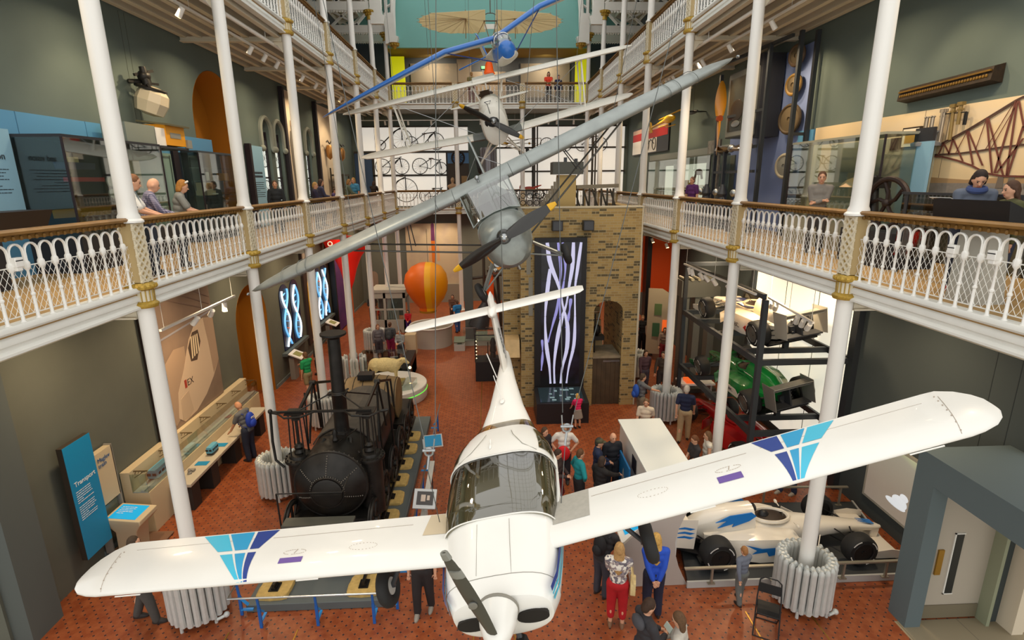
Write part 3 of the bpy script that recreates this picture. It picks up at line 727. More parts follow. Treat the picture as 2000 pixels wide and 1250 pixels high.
for s in(-1,1):
 w_=wingB(s).done('wing',SILV,t,smooth=60)
 m=M()
 for x in(.62,1.0,3.95,4.15,4.5):m.tube([V((s*x,1.5+1.4*u,.79+.012*x+1.45*v*1.46+math.copysign(.004,v))) for u,v in AF[2:14]],.006,4)
 m.done('seam_tape',mat('seam_grey','#6a706e',.6),w_)
 m=M();m.ell((s*5.5,1.95,.86),(.03,.06,.03));m.done('tip_light',STEEL,w_)
 for yy,nm in((1.7,0),(2.35,1)):
  m=M();m.tube([(s*.46,yy-.1+.1*nm,-.48),(s*2.95,yy,.74)],.034,8,flat=.55);m.done('wing_strut',mat('strut_dark','#4c4a44',.45),t)
 m=M();m.bar((s*1.9,1.68,.22),(s*1.75,1.8,.74),.02,.012);m.bar((s*1.9,2.3,.2),(s*1.75,2.2,.74),.02,.012);m.done('jury_strut',DARKST,t)
 m=M();m.tube([(s*.42,1.0,-.5),(s*.86,1.1,-1.0)],.045,8,flat=.6);m.tube([(s*.38,1.5,-.6),(s*.84,1.12,-1.04)],.02,6);m.tube([(s*.1,1.2,-.66),(s*.84,1.12,-1.04)],.016,6);g=m.done('undercarriage_leg',SILVD,t)
 m=M();m.torus((s*.93,1.1,-1.04),.15,.07,(1,0,-.1*s),26,10);m.done('tyre',RUBBER,g)
 m=M();m.lathe([(.05,-.05),(.09,-.05),(.1,0),(.09,.05),(.05,.05)],(s*.93,1.1,-1.04),16,(1,0,-.1*s));m.done('wheel_hub',GREYP,g)
 wing([(s*.05,6.0,.75,.5,.8),(s*1.2,6.05,.6,.5,.8),(s*1.5,6.2,.35,.5,.6),(s*1.6,6.3,.15,.5,.5)]).done('tailplane',SILV,t)
 m=M();m.tube([(s*.7,6.2,.5),(0,6.3,1.15)],.01,5);m.done('tail_wire',STEEL,t)
m=M();m.prism([(-.02,5.7,.45),(-.02,6.1,.9),(-.02,6.35,1.55),(-.02,6.6,1.7),(-.02,6.9,1.6),(-.02,7.05,1.2),(-.02,7.0,.6),(-.02,6.8,.35)],(.04,0,0));m.done('tail_fin',SILV,t)
m=M();m.ell((-.05,1.6,.98),(.05,.07,.05));m.rod((-.05,1.6,.9),(-.05,1.6,.98),.015);m.lathe([(.06,-.03),(.075,.0),(.06,.03)],(-.33,.35,-.45),14,(0,1,0));m.rod((0,.4,-.62),(0,.42,-.74),.03);m.done('lamp',STEEL,t)
m=M();m.obox((-.36,.5,-.42),(.1,.25,.3),(0,-.3,0));m.done('orange_panel',mat('engine_orange','#d98a1a',.5),t)
t=bip=thing('biplane','white biplane with dark propeller and yellow blade tips, hanging beyond the silver aircraft','aircraft',(.236,16.717,9.384),0,None,rot3(.032,.254,-.219))
BW=mat('biplane_white','#e9e5da',.4,noise=.03)
m=M();m.loft([section(.12,.2,.2,-.45,-.15,2.2,xo=-.03),section(.2,.36,.38,-.72,-.15,2.3,xo=-.03),section(.5,.41,.48,-.78,-.15,2.3,xo=-.03),section(1.2,.42,.55,-.78,-.12,2.4,xo=-.03),section(2.4,.4,.5,-.7,-.1,2.4,xo=-.03),section(4.0,.24,.25,-.4,-.1,2.3,xo=-.02),section(5.6,.07,.05,-.15,-.05,2)]);m.done('fuselage',BW,t)
m=M();m.ell((-.1,.95,.32),(.3,.55,.26));m.done('cowl_top',BW,t)
m=M();m.ell((-.07,.16,-.03),(.25,.06,.2));m.obox((.13,.22,-.38),(.16,.06,.36),(0,-.15,0));m.done('air_intake',BLACK,t)
m=M();m.lathe([(.03,-.1),(.075,-.05),(.085,.12)],(-.05,0,0),14,(0,1,0));m.done('propeller_hub',STEEL,t)
for k in range(2):
 m=M();a=math.radians(-39)+PI*k;blade(m,1.0,.17,a,.45,.05,.06);m.xf(Matrix.Translation((-.1,0,0)));b=m.done('propeller_blade',PROPB,t)
 m=M();R=Matrix.Rotation(-a,3,'Y');m.loft([[R@V((r,u*.3+v,u*.95))+V((-.1,0,0)) for u,v in[(ww/2*math.cos(q),.02*math.sin(q)) for q in[2*PI*j/8 for j in range(8)]]] for r,ww in((.9,.13),(.99,.11),(1.05,.06))]);m.done('yellow_tip',YEL,b)
for s in(-1,1):
 wing([(s*x,1.2+dy,c,.967,th) for x,dy,c,th in((.0,0,1.2,.9),(2,0,1.2,.9),(4.0,0,1.15,.9),(4.35,.12,.9,.8),(4.6,.4,.4,.6))]).done('upper_wing',BW,t)
 wing([(s*x,.915+dy,c,-.62+.055*x,th) for x,dy,c,th in((.3,0,1.2,1),(2,0,1.2,1),(3.8,0,1.15,1),(4.2,.12,.9,.9),(4.42,.4,.4,.6))]).done('lower_wing',BW,t)
 wing([(s*.3,.9,1.22,-.6,1.05),(s*.78,.9,1.22,-.575,1.05)]).done('grey_wing_root',mat('root_grey','#6b706d',.6),t)
 m=M()
 for y in(1.25,2.0):m.bar((s*2.95,y+.1,.95),(s*2.85,y-.1,-.42),.045,.03)
 m.bar((s*2.95,1.3,.95),(s*2.85,1.95,-.42),.03,.02);m.done('interplane_strut',BW,t)
 m=M();m.bar((s*.3,1.3,.4),(s*.5,1.4,.95),.035,.025);m.bar((s*.3,2.0,.4),(s*.5,2.0,.95),.035,.025);m.done('centre_strut',BW,t)
 m=M();m.rod((s*2.9,1.3,-.42),(s*.5,1.4,.93),.008,n=5);m.rod((s*2.9,1.3,.93),(s*.4,1.1,-.58),.008,n=5);m.rod((s*.4,1.2,-.7),(s*2.8,1.5,-.4),.006,n=4);m.done('bracing_wire',STEEL,t)
 m=M();m.tube([(s*.25,.8,-.75),(s*.74,1.05,-1.35)],.03,6);m.tube([(s*.25,1.7,-.75),(s*.72,1.08,-1.38)],.02,6);m.tube([(-s*.1,1.1,-.78),(s*.72,1.05,-1.3)],.02,6);g=m.done('undercarriage_leg',BW,t)
 m=M();m.torus((s*.82,1.08,-1.42),.17,.06,(1,0,0),24,8);m.done('tyre',RUBBER,g)
 m=M();m.lathe([(.02,-.05),(.14,-.02),(.14,.02),(.02,.05)],(s*.82,1.08,-1.42),18,(1,0,0));m.done('wheel_hub',BW,g)
 wing([(s*.05,5.0,.7,-.08,.8),(s*1.3,5.05,.6,-.08,.8),(s*1.5,5.2,.3,-.08,.6)]).done('tailplane',BW,t)
m=M();m.obox((-.07,1.75,1.02),(.72,1.0,.13),(0,0,0));m.done('fuel_tank',BW,t,bevel=.03)
m=M();m.prism([(-.03,4.9,.0),(-.03,5.1,.7),(-.03,5.3,1.0),(-.03,5.55,.95),(-.03,5.75,.5),(-.03,5.7,-.1)],(.05,0,0));m.done('tail_fin',BW,t)
m=M();m.obox((-.12,2.0,.55),(.3,.06,.22),(.4,0,0));m.ell((-.1,2.4,.5),(.25,.3,.08));m.done('cockpit_rim',mat('leather','#4d3b2c',.7),t)
m=M()
for k in range(9):
 a=math.radians(200-220*k/8);m.ell((-.03+.41*math.cos(a),.58,-.12+.6*math.sin(a)*.98+.02),.022,6,4)
m.tube([(-.1,.14,.15),(-.13,.12,.5)],.01,5);m.tube([(-.2,.4,.52),(0,.4,.52),(-.1,.4,.42),(-.2,.4,.52)],.01,5);m.done('fitting',DARKST,t)
BLU=mat('glider_blue','#2a6dc0',.3,coat=.3);BLU2=mat('glider_dark_blue','#2b3f7d',.4);PALE=mat('fabric_pale','#dcd8cb',.6)
t=blu=thing('glider','blue and cream high-wing glider banked steeply below the cream bird-shaped wing','aircraft',(.533,17.126,11.387),0,None,rot3(.096,.06,-.424))
m=M();m.loft([section(.0,.05,.05,-.1,-.03,2,xo=.1),section(.1,.2,.2,-.26,-.05,2.2,xo=.1),section(.35,.3,.3,-.33,-.05,2.3,xo=.1),section(.8,.32,.34,-.34,-.05,2.4,xo=.08),section(1.1,.28,.3,-.3,-.05,2.3,xo=.05),section(1.7,.12,.15,-.12,0,2.2)]);m.mi=0
m.done('fuselage',BLU,t)
m=M();m.loft([section(.18,.17,.3,.1,.15,2.2,24,.1),section(.35,.27,.5,.12,.2,2.3,24,.1),section(.7,.27,.56,.12,.2,2.3,24,.08),section(.95,.22,.5,.12,.2,2.3,24,.06)]);m.done('canopy',glass('canopy_clear','#dfe8e8',.25,.03),t)
m=M()
for y,hw,zt in((.3,.25,.47),(.62,.275,.56),(.92,.23,.51)):m.tube([V((p.x*1.01,p.y,p.z+.004)) for p in section(y,hw,zt,.12,.2,2.3,24,.09)[8:18]],.012,5)
m.tube([(.09,.18,.31),(.09,.5,.56),(.08,.95,.52)],.012,5);m.done('canopy_frame',WHITE2,t)
m=M();m.loft([section(.12,.2,.0,-.28,-.15,2,xo=.1),section(.4,.312,-.05,-.345,-.2,2.2,xo=.1),section(.9,.32,-.05,-.345,-.2,2.2,xo=.07)]);m.done('pale_belly',PALE,t)
for s in(-1,1):
 gw=lambda x:.434+.16*min(x,1.56)-.03*max(0,x-1.56)
 ST=((.0,0,.95,1.2),(1.56,0,.95,1.2),(2.6,0,.95,1.2),(4.6,.05,.75,1.0),(5.4,.15,.5,.8),(5.72,.3,.2,.6))
 w_=wing([(s*x,.546+dy,c,gw(x),th) for x,dy,c,th in ST]).done('wing',PALE,t,smooth=60)
 m=M();m.loft([[V((s*x,.546+dy+c*.4*uu,gw(x)+c*vv*th*1.1)) for uu,vv in((.95,.09),(.6,.09),(.3,.078),(.1,.05),(.02,.02),(-.012,-.002),(.02,-.026),(.1,-.038),(.2,-.045))] for x,dy,c,th in ST],False,False);m.done('blue_leading_edge',BLU,w_,smooth=60)
 m=M();m.tube([(s*.2+.06,.6,-.25),(s*1.56,.65,.66)],.03,6,flat=.6);m.done('wing_strut',BLU2,t)
 wing([(s*.03,3.7,.55,.373,.8),(s*.95,3.78,.42,.373,.8),(s*1.07,3.85,.25,.373,.5)]).done('tailplane',PALE,t)
 m=M();m.tube([(s*.03,3.69,.373),(s*.95,3.77,.373),(s*1.07,3.85,.373)],.025,6);m.done('blue_tail_edge',BLU,t)
m=M();m.loft([section(1.1,.24,.3,-.25,-.02,2.2,16),section(2.4,.13,.36,.02,.2,2,16),section(4.0,.05,.42,.3,.36,2,16)]);m.done('tail_boom',PALE,t)
m=M();m.prism([(-.015,3.6,.38),(-.015,3.9,1.1),(-.015,4.1,1.2),(-.015,4.4,1.0),(-.015,4.5,.3)],(.03,0,0));m.done('tail_fin',PALE,t)
m=M();m.tube([(0,3.55,.36),(0,3.88,1.11),(0,4.1,1.21)],.025,6);m.done('blue_fin_edge',BLU,t)
t=haw=thing('hang_glider','cream cloth bird-shaped early glider with fan ribs, high against the turquoise wall','aircraft',(.2,24,13.85),0,None,rot3(0,-.24,0))
CLOTH=mat('cream_cloth','#f0e8d2',.8)
_n=CLOTH.node_tree;_t=_n.nodes.new('ShaderNodeBsdfTranslucent');_t.inputs['Color'].default_value=lin('#f0e6c8');_x=_n.nodes.new('ShaderNodeMixShader');_x.inputs['Fac'].default_value=.6
_o=[q for q in _n.nodes if q.type=='OUTPUT_MATERIAL'][0];_n.links.new(_n.nodes['Principled BSDF'].outputs[0],_x.inputs[1]);_n.links.new(_t.outputs[0],_x.inputs[2]);_n.links.new(_x.outputs[0],_o.inputs['Surface']);CANE=mat('cane','#8d7047',.7)
for s in(-1,1):
 m=M();hub=V((s*1.0,.1,.22))
 n=11;tips=[]
 for k in range(n):
  a=math.radians(118-(k*16.5));rx=1.95;
  tips.append(V((s*(1.0+1.9*math.cos(a)*1.0) if math.cos(a)>0 else s*(1.0+1.0*math.cos(a)),.1+1.35*math.sin(a),.22-.12*abs(math.cos(a))+.1*math.sin(a)-.25*max(0,-math.sin(a)))))
 root=[V((s*.2,1.3,.3)),V((s*.2,-1.1,-.1))]
 rim=[root[0]]+tips+[root[1]]
 for a,b in zip(rim,rim[1:]):
  mid=(a+b)/2*.97+hub*.03;m.poly([hub,a,mid]);m.poly([hub,mid,b])
 m.poly([hub,root[1],root[0]])
 for q in m.bm.verts:pass
 o=m.done('wing_cloth',CLOTH,t,smooth=0);so=o.modifiers.new('thick','SOLIDIFY');so.thickness=.012
 m=M()
 for p in tips[1:]:m.rod(hub+V((0,0,.012)),hub+(p-hub)*1.04+V((0,0,.012)),.016,.008,5)
 m.rod(hub+V((0,0,-.8)),hub+V((0,0,.35)),.016,n=6);m.rod(hub,(s*.25,0,.12),.02,n=6);m.rod((s*.25,0,.05),(s*.7,.1,-.75),.014,n=5);m.rod((s*.25,0,.05),(0,0,-.85),.016,n=6)
 m.done('cane_rib',CANE,t)
m=M();m.tube([(-.26,0,.05),(-.22,0,.32),(-.1,0,.38),(.1,0,.38),(.22,0,.32),(.26,0,.05)],.018,6);m.rod((-.26,0,.07),(.26,0,.07),.02,n=6);m.rod((0,0,.38),(0,0,.9),.018,n=6);m.done('pilot_frame',mat('dark_wood','#4c3422',.6),t)
m=M();m.obox((0,.2,-.05),(.5,.02,.2));m.done('cloth_band',WHITE,t)
CG='suspension cables of the hanging aircraft'
def cb(p,q,lab,r=.006):cable('suspension_cable',p,q,r,lab,CG)
shR,shL=V((.83,5.55,5.01)),V((-.73,5.55,4.76))
cb(shR+V((-.05,0,.17)),(.74,9.1,22),'vertical steel cable up from the shackle right of the white cockpit',.005)
cb(shR+V((.08,0,.17)),(5.93,10.4,22),'slanting steel cable up from the shackle right of the white cockpit',.005)
cb(shR+V((-.02,-.02,-.24)),wp(tom,(.70,1.45,.06)),'short steel cable from shackle down to the grey wing walk',.005)
cb(shL+V((.08,0,.17)),(-.19,8.95,22),'vertical steel cable up from the shackle left of the white cockpit',.005)
cb(shL+V((-.05,0,.17)),(-4.53,10.3,22),'slanting steel cable up from the shackle left of the white cockpit',.005)
cb(shL+V((-.02,-.02,-.24)),wp(tom,(-.74,1.5,.06)),'short steel cable from shackle down to the left wing root',.005)
cb(wp(tom,(.0,4.5,.34)),(.1,9,22),'steel cable from the tail of the white low-wing aircraft')
cb(wp(sil,(.9,2.0,.9)),(1.9,11.2,22),'steel cable from the right wing of the silver aircraft')
cb(wp(sil,(-.9,2.0,.9)),(-1.35,11.2,22),'steel cable from the left wing of the silver aircraft')
cb(wp(sil,(2.9,2.0,.9)),(5.0,11.4,22),'slanting steel cable from the outer right wing of the silver aircraft')
cb(wp(sil,(-2.9,2.0,.9)),(-4.2,11.4,22),'slanting steel cable from the outer left wing of the silver aircraft')
cb(wp(bip,(.5,1.8,1.05)),(.7,18,22),'steel cable over the right of the white biplane tank')
cb(wp(bip,(-.5,1.8,1.05)),(-.4,18,22),'steel cable over the left of the white biplane tank')
cb(wp(bip,(2.9,1.7,1.05)),(3.6,18.4,22),'steel cable from the outer right upper wing of the white biplane')
cb(wp(bip,(-2.9,1.7,1.05)),(-3.4,18.4,22),'steel cable from the outer left upper wing of the white biplane')
cb(wp(blu,(.0,.6,.5)),(.3,15.4,22),'steel cable from the blue glider cabin')
cb(wp(blu,(-2.2,.7,.45)),(-1.6,13.6,22),'steel cable from the long left wing of the blue glider')
cb(wp(haw,(-1.0,.1,.5)),(-.85,24.1,22.4),'thin cable on the left half of the cream glider',.004)
cb(wp(haw,(1.0,.1,.5)),(1.25,24.1,22.4),'thin cable on the right half of the cream glider',.004)
for k,(p,lab) in enumerate(((shR-V((.05,0,0)),'steel shackle and turnbuckle on the cable right of the white cockpit'),(shL-V((.05,0,0)),'steel shackle and turnbuckle on the cable left of the white cockpit'))):
 m=M();p=V(p)
 m.rod(p,p+V((-.01,0,.14)),.008);m.rod(p+V((.1,0,0)),p+V((.12,0,.14)),.008);m.torus(p+V((.05,0,-.02)),.045,.014,(0,1,0),16,6);m.rod(p+V((-.02,0,0)),p+V((.12,0,0)),.016);m.rod(p+V((.05,0,-.06)),p+V((.03,-.02,-.22)),.014)
 tag(m.done('cable_shackle',STEEL),lab,'shackle','cable shackles')
AX=-3.36
PLG=mat('plinth_grey','#5b6263',.7)
tag(M().box(-4.62,-2.06,8.5,16.6,0,.16).done('display_plinth',PLG,bevel=.01),'long grey display plinth under the black steam locomotive','plinth')
STONE=mat('sleeper_stone','#c3a564',.9,noise=.15,nscale=12,bump=.5)
def stone(x,y,lab):
 m=M();n=20;rr=random.Random(int(y*100));rings=[]
 for z,k in((.162,1),(.22,1.0),(.245,.95)):
  ring=[]
  for i in range(n):
   a=2*PI*i/n;c,s_=math.cos(a),math.sin(a)
   ring.append(V((x+.30*k*math.copysign(abs(c)**.4,c)+rr.uniform(-.012,.012),y+.27*k*math.copysign(abs(s_)**.4,s_)+rr.uniform(-.012,.012),z)))
  rings.append(ring)
 m.loft(rings)
 t=thing('stone_sleeper_block',lab,'stone block',(x,y,.162),0,'stone blocks carrying the rails')
 m.done('block',STONE,t,world=True,smooth=30)
 m=M();m.box(x-.09,x+.09,y-.13,y+.1,.245,.262);m.box(x-.045,x+.045,y-.1,y+.06,.262,.30);m.done('iron_chair',IRON,t,world=True)
for k,y in enumerate((8.85,9.62,10.32,11.02,11.8,12.62,13.45,14.3,15.1)):
 stone(-2.52,y,'pale square stone block under the right rail, %s from the plinth front'%('first','second','third','fourth','fifth','sixth','seventh','eighth','ninth')[k])
 if k<3:stone(-4.2,y,'pale square stone block under the left rail, %s from the plinth front'%('first','second','third')[k])
for x,lab in((-2.52,'right'),(-4.2,'left')):
 m=M()
 for y in range(9):m.tube([(x,8.8+.8*y+.8*u,.30+.05-.04*(2*u-1)**2*0) for u in(0,.5,1)],.028,6)
 m.bm.free();m=M();m.bar((x,8.75,.335),(x,16.2,.335),.05,.07)
 tag(m.done('iron_rail',IRON),'dark iron rail on stone blocks, %s side of the locomotive plinth'%lab,'rail','rails under the locomotive')
t=thing('steam_locomotive','black early steam locomotive with riveted boiler end, tall chimney and overhead beams','locomotive',(AX,10.5,.37))
def P(name,m,mt=IRON,par=None,smooth=38):return m.done(name,mt,par or t,smooth,True)
ZB,RB=1.66,.73
m=M();m.lathe([(.02,-.30),(.2,-.29),(.42,-.22),(.6,-.12),(.69,-.03),(RB,0),(RB,3.4),(.6,3.55),(.1,3.6)],(AX,10.05,ZB),40,(0,1,0));bo=P('boiler',m)
m=M()
for q in range(5):
 a=math.radians(-20+55*q)
 for k in range(9):
  r=.36+.04*k*1.0;y=10.05-.30+(.30)*(r/RB)**2.2-.012
  m.ell((AX+r*math.cos(a),y,ZB+r*math.sin(a)),.014,6,4)
for k in range(44):
 a=2*PI*k/44;m.ell((AX+.34*math.cos(a),10.05-.265,ZB+.34*math.sin(a)),.013,6,4);m.ell((AX+.735*math.cos(a),10.12,ZB+.735*math.sin(a)),.014,6,4)
P('rivet_rows',m,mat('rivet_steel','#77726a',.4,.5),bo)
m=M();m.torus((AX,10.07,ZB),.735,.03,(0,1,0),40,6);m.torus((AX,9.78,ZB-.02),.33,.018,(0,1,0),30,6);P('boiler_band',m,IRON,bo)
m=M();m.lathe([(.31,0),(.31,-.03),(.27,-.05),(.02,-.06)],(AX,9.78,ZB-.02),26,(0,1,0));m.box(AX-.3,AX+.3,9.70,9.74,ZB-.03,ZB+.0);P('furnace_door',m,IRON,bo)
for s,nm in((-1,'left'),(1,'right')):
 x=AX+s*.73
 m=M();m.lathe([(.25,-1.25),(.25,0),(.31,.0),(.315,.04),(.31,.07),(.22,.08),(.2,.14),(.1,.16)],(x,10.5,2.02),24);cy=P('cylinder',m)
 m=M()
 for k in range(16):
  a=2*PI*k/16;m.rod((x+.28*math.cos(a),10.5+.28*math.sin(a),2.06),(x+.28*math.cos(a),10.5+.28*math.sin(a),2.12),.018,n=6)
 for k in range(12):m.ell((x+s*.05,10.245,.9+.09*k),.012,6,4)
 P('flange_bolts',m,IRON,cy)
 m=M();m.lathe([(.1,.1),(.12,.16),(.08,.22),(.1,.28),(.05,.34)],(x,10.5,2.05),16);m.rod((x,10.5,2.2),(x,10.5,3.0),.032,n=8);m.obox((x,10.5,2.98),(.14,.12,.1));P('piston_rod',m)
 m=M()
 for dx,dy in((-.14,-.12),(.14,-.12),(-.14,.14),(.14,.14)):m.rod((x+dx,10.5+dy,2.08),(x+dx*.8,10.5+dy*.8,3.1),.016,n=6)
 m.obox((x,10.5,3.1),(.36,.32,.03));P('guide_rods',m)
 m=M();m.bar((x-s*.05,10.35,3.02),(x+s*.0,11.7,3.28),.05,.07);m.bar((x,11.7,3.28),(x,13.2,2.75),.045,.06);m.rod((x-.06,11.7,3.28),(x+.06,11.7,3.28),.06,n=10);P('grasshopper_beam',m)
 m=M()
 for y0,y1,z1 in((11.25,11.65,3.22),(12.1,11.75,3.22),(13.2,13.2,2.75)):m.rod((x+s*.05,y0,2.0),(x,y1,z1),.026,n=6)
 P('beam_post',m)
 m=M();m.rod((x+s*.1,12.3,3.05),(x+s*.13,12.5,.95),.028,n=6);m.rod((x+s*.06,11.3,3.2),(x+s*.12,11.25,1.0),.02,n=6);P('connecting_rod',m)
 m=M();m.tube([(x-s*.2,10.45,2.12),(x-s*.4,10.55,2.2),(x-s*.45,10.75,2.35)],.06,8);P('steam_pipe',m)
 m=M();m.rod((AX+s*.14,11.0,3.32),(AX+s*.62,12.2,2.75),.018,n=6);m.rod((AX+s*.12,10.9,3.32),(AX+s*.75,10.42,3.1),.015,n=6);P('chimney_stay',m)
 m=M();m.tube([(AX+s*.3,10.42,3.14),(AX+s*.5,10.2,3.12),(AX+s*.85,10.2,3.1),(AX+s*1.05,10.4,3.12)],.022,6);m.tube([(AX+s*1.05,10.4,3.12),(AX+s*1.2,10.42,3.14)],.03,6);P('looped_bar',m)
m=M();m.bar((AX-1.2,10.42,3.14),(AX+.85,10.42,3.14),.045);P('cross_bar',m)
m=M();m.tube([(AX-1.2,10.42,3.14),(AX-1.22,10.4,2.5),(AX-1.18,10.35,2.1),(AX-1.0,10.3,1.95)],.03,6);m.ell((AX-1.2,10.42,3.16),.05,8,6);P('corner_post',m)
m=M();m.lathe([(.2,0),(.17,.06),(.155,.15),(.15,.9),(.165,.92),(.165,.97),(.14,1.0),(.128,2.18),(.15,2.2),(.27,2.26),(.27,2.3),(.12,2.3)],(AX+.04,11.02,2.34),26);ch=P('chimney',m)
m=M();m.torus((AX+.04,11.02,3.3),.17,.025,(0,0,1),22,6)
for k in range(4):a=PI/4+PI/2*k;m.rod((AX+.04+.15*math.cos(a),11.02+.15*math.sin(a),3.3),(AX+.04+.24*math.cos(a),11.02+.24*math.sin(a),3.32),.02,n=6)
P('chimney_band',m,IRON,ch)
DECK=mat('boiler_lagging','#4b4640',.75,noise=.2,nscale=3)
m=M()
for k in range(9):
 a=math.radians(145-110*k/8);r=.755;m.obox((AX+r*math.cos(a),12.4,ZB+r*math.sin(a)),(.185,2.5,.03),(0,PI/2-a,0))
P('lagging_boards',m,DECK)
m=M();m.lathe([(.05,0),(.07,.05),(.04,.12),(.06,.2),(.03,.28)],(AX+.02,10.55,2.38),12);m.bar((AX-.2,10.6,2.5),(AX+.3,10.5,2.62),.02);m.bar((AX+.1,10.4,2.42),(AX+.4,10.9,2.5),.02);m.rod((AX+.2,10.7,2.38),(AX+.2,10.7,2.6),.02);P('valve_gear',m)
m=M();m.box(AX-.85,AX+.85,9.9,14.0,.78,.95)
for s in(-1,1):m.box(AX+s*.62-.06,AX+s*.62+.06,9.3,14.0,.6,.85)
P('main_frame',m)
def wheel(x,y,r=.46):
 g=M();n=26;g.torus((x,y,.37+r),r-.04,.045,(1,0,0),n,8);q=P('wheel',g)
 g=M();g.lathe([(.08,-.08),(.09,0),(.08,.08)],(x,y,.37+r),12,(1,0,0))
 for k in range(8):a=2*PI*k/8;g.bar((x,y,.37+r),(x,y+(r-.05)*math.cos(a),.37+r+(r-.05)*math.sin(a)),.04,.05)
 g.torus((x-.035,y,.37+r),r,.02,(1,0,0),n,6);P('wheel_spokes',g,IRON,q)
for y in(10.0,11.15,12.35,13.45):
 for x in(-2.52,-4.2):wheel(x,y)
 m=M();m.rod((-4.2,y,.83),(-2.52,y,.83),.05);P('axle',m)
m=M();m.box(AX-.72,AX+.62,9.15,9.42,1.30,1.345);P('footplate',m,mat('footplate_grey','#55564f',.5,.3))
m=M()
for x in(AX-.74,AX-.62,AX+.58):m.rod((x,9.3,.5),(x,9.3,1.30),.018,n=6);m.rod((x,9.3,.5),(x,9.7,.7),.018,n=6)
m.rod((AX-.76,9.28,.4),(AX-.8,9.3,1.95),.018,n=6);m.rod((AX-.8,9.3,1.95),(AX+.45,9.3,1.95),.012,n=6);m.rod((AX+.45,9.3,1.95),(AX+.5,9.7,2.1),.012,n=6);P('handrail',m)
t2=t=thing('tender_wagon','dark wagon carrying a big wooden water barrel behind the locomotive chimney','wagon',(AX,14.75,.37))
m=M();m.box(AX-.85,AX+.85,14.05,15.9,.95,1.1);m.box(AX-.75,AX-.6,14.0,16.1,.75,.95);m.box(AX+.6,AX+.75,14.0,16.1,.75,.95);P('chassis',m)
for y in(14.4,15.45):
 for x in(-2.52,-4.2):wheel(x,y,.42)
OAK=mat('barrel_oak','#75603f',.6,noise=.3,nscale=2)
m=M();n=26;rings=[]
for k in range(13):
 u=k/12;r=.58+.09*math.sin(PI*u);x=AX-.86+1.5*u
 rings.append([V((x,14.75+(r+(.008 if j%2 else 0))*math.cos(2*PI*j/(2*n)),1.62+(r+(.008 if j%2 else 0))*math.sin(2*PI*j/(2*n)))) for j in range(2*n)])
m.loft(rings);b=P('water_barrel',m,OAK)
m=M()
for u in(.03,.2,.38,.62,.8,.97):m.torus((AX-.86+1.5*u,14.75,1.62),.585+.09*math.sin(PI*u),.012,(1,0,0),40,6)
P('barrel_hoops',m,IRON,b)
m=M();m.obox((AX-.22,14.6,2.36),(.42,.34,.16));P('filler_box',m,BLACK)
BARB=mat('barrier_blue','#1d5fae',.4)
def barrier(name,pts,posts,lab):
 t=thing('barrier_rail',lab,'barrier',pts[0][:2]+(0,),0,'barriers round the locomotive plinth')
 m=M();m.tube([V(p) for p in pts],.018,8);m.done('top_rail',STEEL,t,world=True)
 for(x,y,dx,dy) in posts:
  m=M();m.bar((x,y,0),(x,y,.42),.05,.03);m.bar((x,y,.42),(x-dx*.02,y-dy*.02,.66),.04,.025);m.done('post',BARB,t,world=True)
  m=M();m.bar((x,y,.12),(x+dx*.22,y+dy*.22,.12),.045,.03);m.bar((x,y,.38),(x+dx*.14,y+dy*.14,.22),.04,.03);m.done('blue_arm',mat('barrier_sky','#2f8fd8',.4),t,world=True)
 return t
barrier('front',[(-4.72,8.55,.66),(-4.7,8.1,.66),(-1.82,8.1,.66),(-1.8,8.55,.66)],[(-4.2,8.13,0,1),(-3.2,8.13,0,1),(-2.2,8.13,0,1),(-4.68,8.45,1,0),(-1.84,8.45,-1,0)],'steel rail on blue posts across the front of the locomotive plinth')
barrier('right',[(-1.75,8.7,.66),(-1.72,16.4,.66)],[(-1.75,y,-1,0) for y in(9.3,10.6,11.9,13.2,14.5,15.8)],'steel rail on blue posts along the right side of the locomotive plinth')
t=thing('information_sign','small blue information panel on a steel stand right of the locomotive wheels','sign',(-1.62,13.3,0))
m=M();m.rod((-1.62,13.3,0),(-1.62,13.3,.8),.02);m.rod((-1.75,13.3,.0),(-1.62,13.3,.3),.012);m.done('stand',STEEL,t,world=True)
m=M();m.obox((-1.62,13.3,.93),(.5,.36,.025),(.75,0,.2));f=m.done('tray',GREYP,t,world=True)
m=M();m.obox((-1.62,13.29,.945),(.44,.3,.02),(.75,0,.2));m.done('blue_face',CYAN,f,world=True)
t=thing('information_screen','tilted silver-framed information screen beside the left of the white cockpit','screen',(-1.5,10.35,0))
m=M();m.box(-1.53,-1.47,10.42,10.5,0,.95);m.box(-1.7,-1.3,10.3,10.6,0,.02);m.done('stand',GREYP,t,world=True)
m=M();m.obox((-1.5,10.38,1.05),(.50,.42,.08),(.85,0,-.12));f=m.done('housing',mat('silver_case','#b3b4b4',.35,.5),t,world=True,bevel=.01)
m=M();m.obox((-1.495,10.355,1.085),(.36,.28,.02),(.85,0,-.12));s_=m.done('display',mat('display_dark','#2a2422',.2,emit=.05,ehex='#7a6a60'),f,world=True)
m=M();m.obox((-1.53,10.34,1.1),(.1,.14,.02),(.85,0,-.12));m.obox((-1.42,10.34,1.1),(.06,.1,.02),(.85,0,-.12));m.done('picture',mat('display_pale','#b9a89a',.3),f,world=True)
m=M();m.bar((-1.52,9.0,.72),(-1.58,12.6,.72),.12,.02,(0,0,1));lr=thing('label_rail','slim grey label rail along the right side of the locomotive','label rail',(-1.55,10.6,0))
m.done('rail_top',GREYP,lr,world=True)
m=M();m.rod((-1.53,9.3,0),(-1.53,9.3,.71),.015);m.done('post',DARKST,lr,world=True)
m=M();m.rod((-1.57,12.3,0),(-1.57,12.3,.71),.015);m.done('post',DARKST,lr,world=True)
CASEW=mat('case_cream','#cbb896',.6)
CASEG=mat('case_grey','#8d877e',.6)
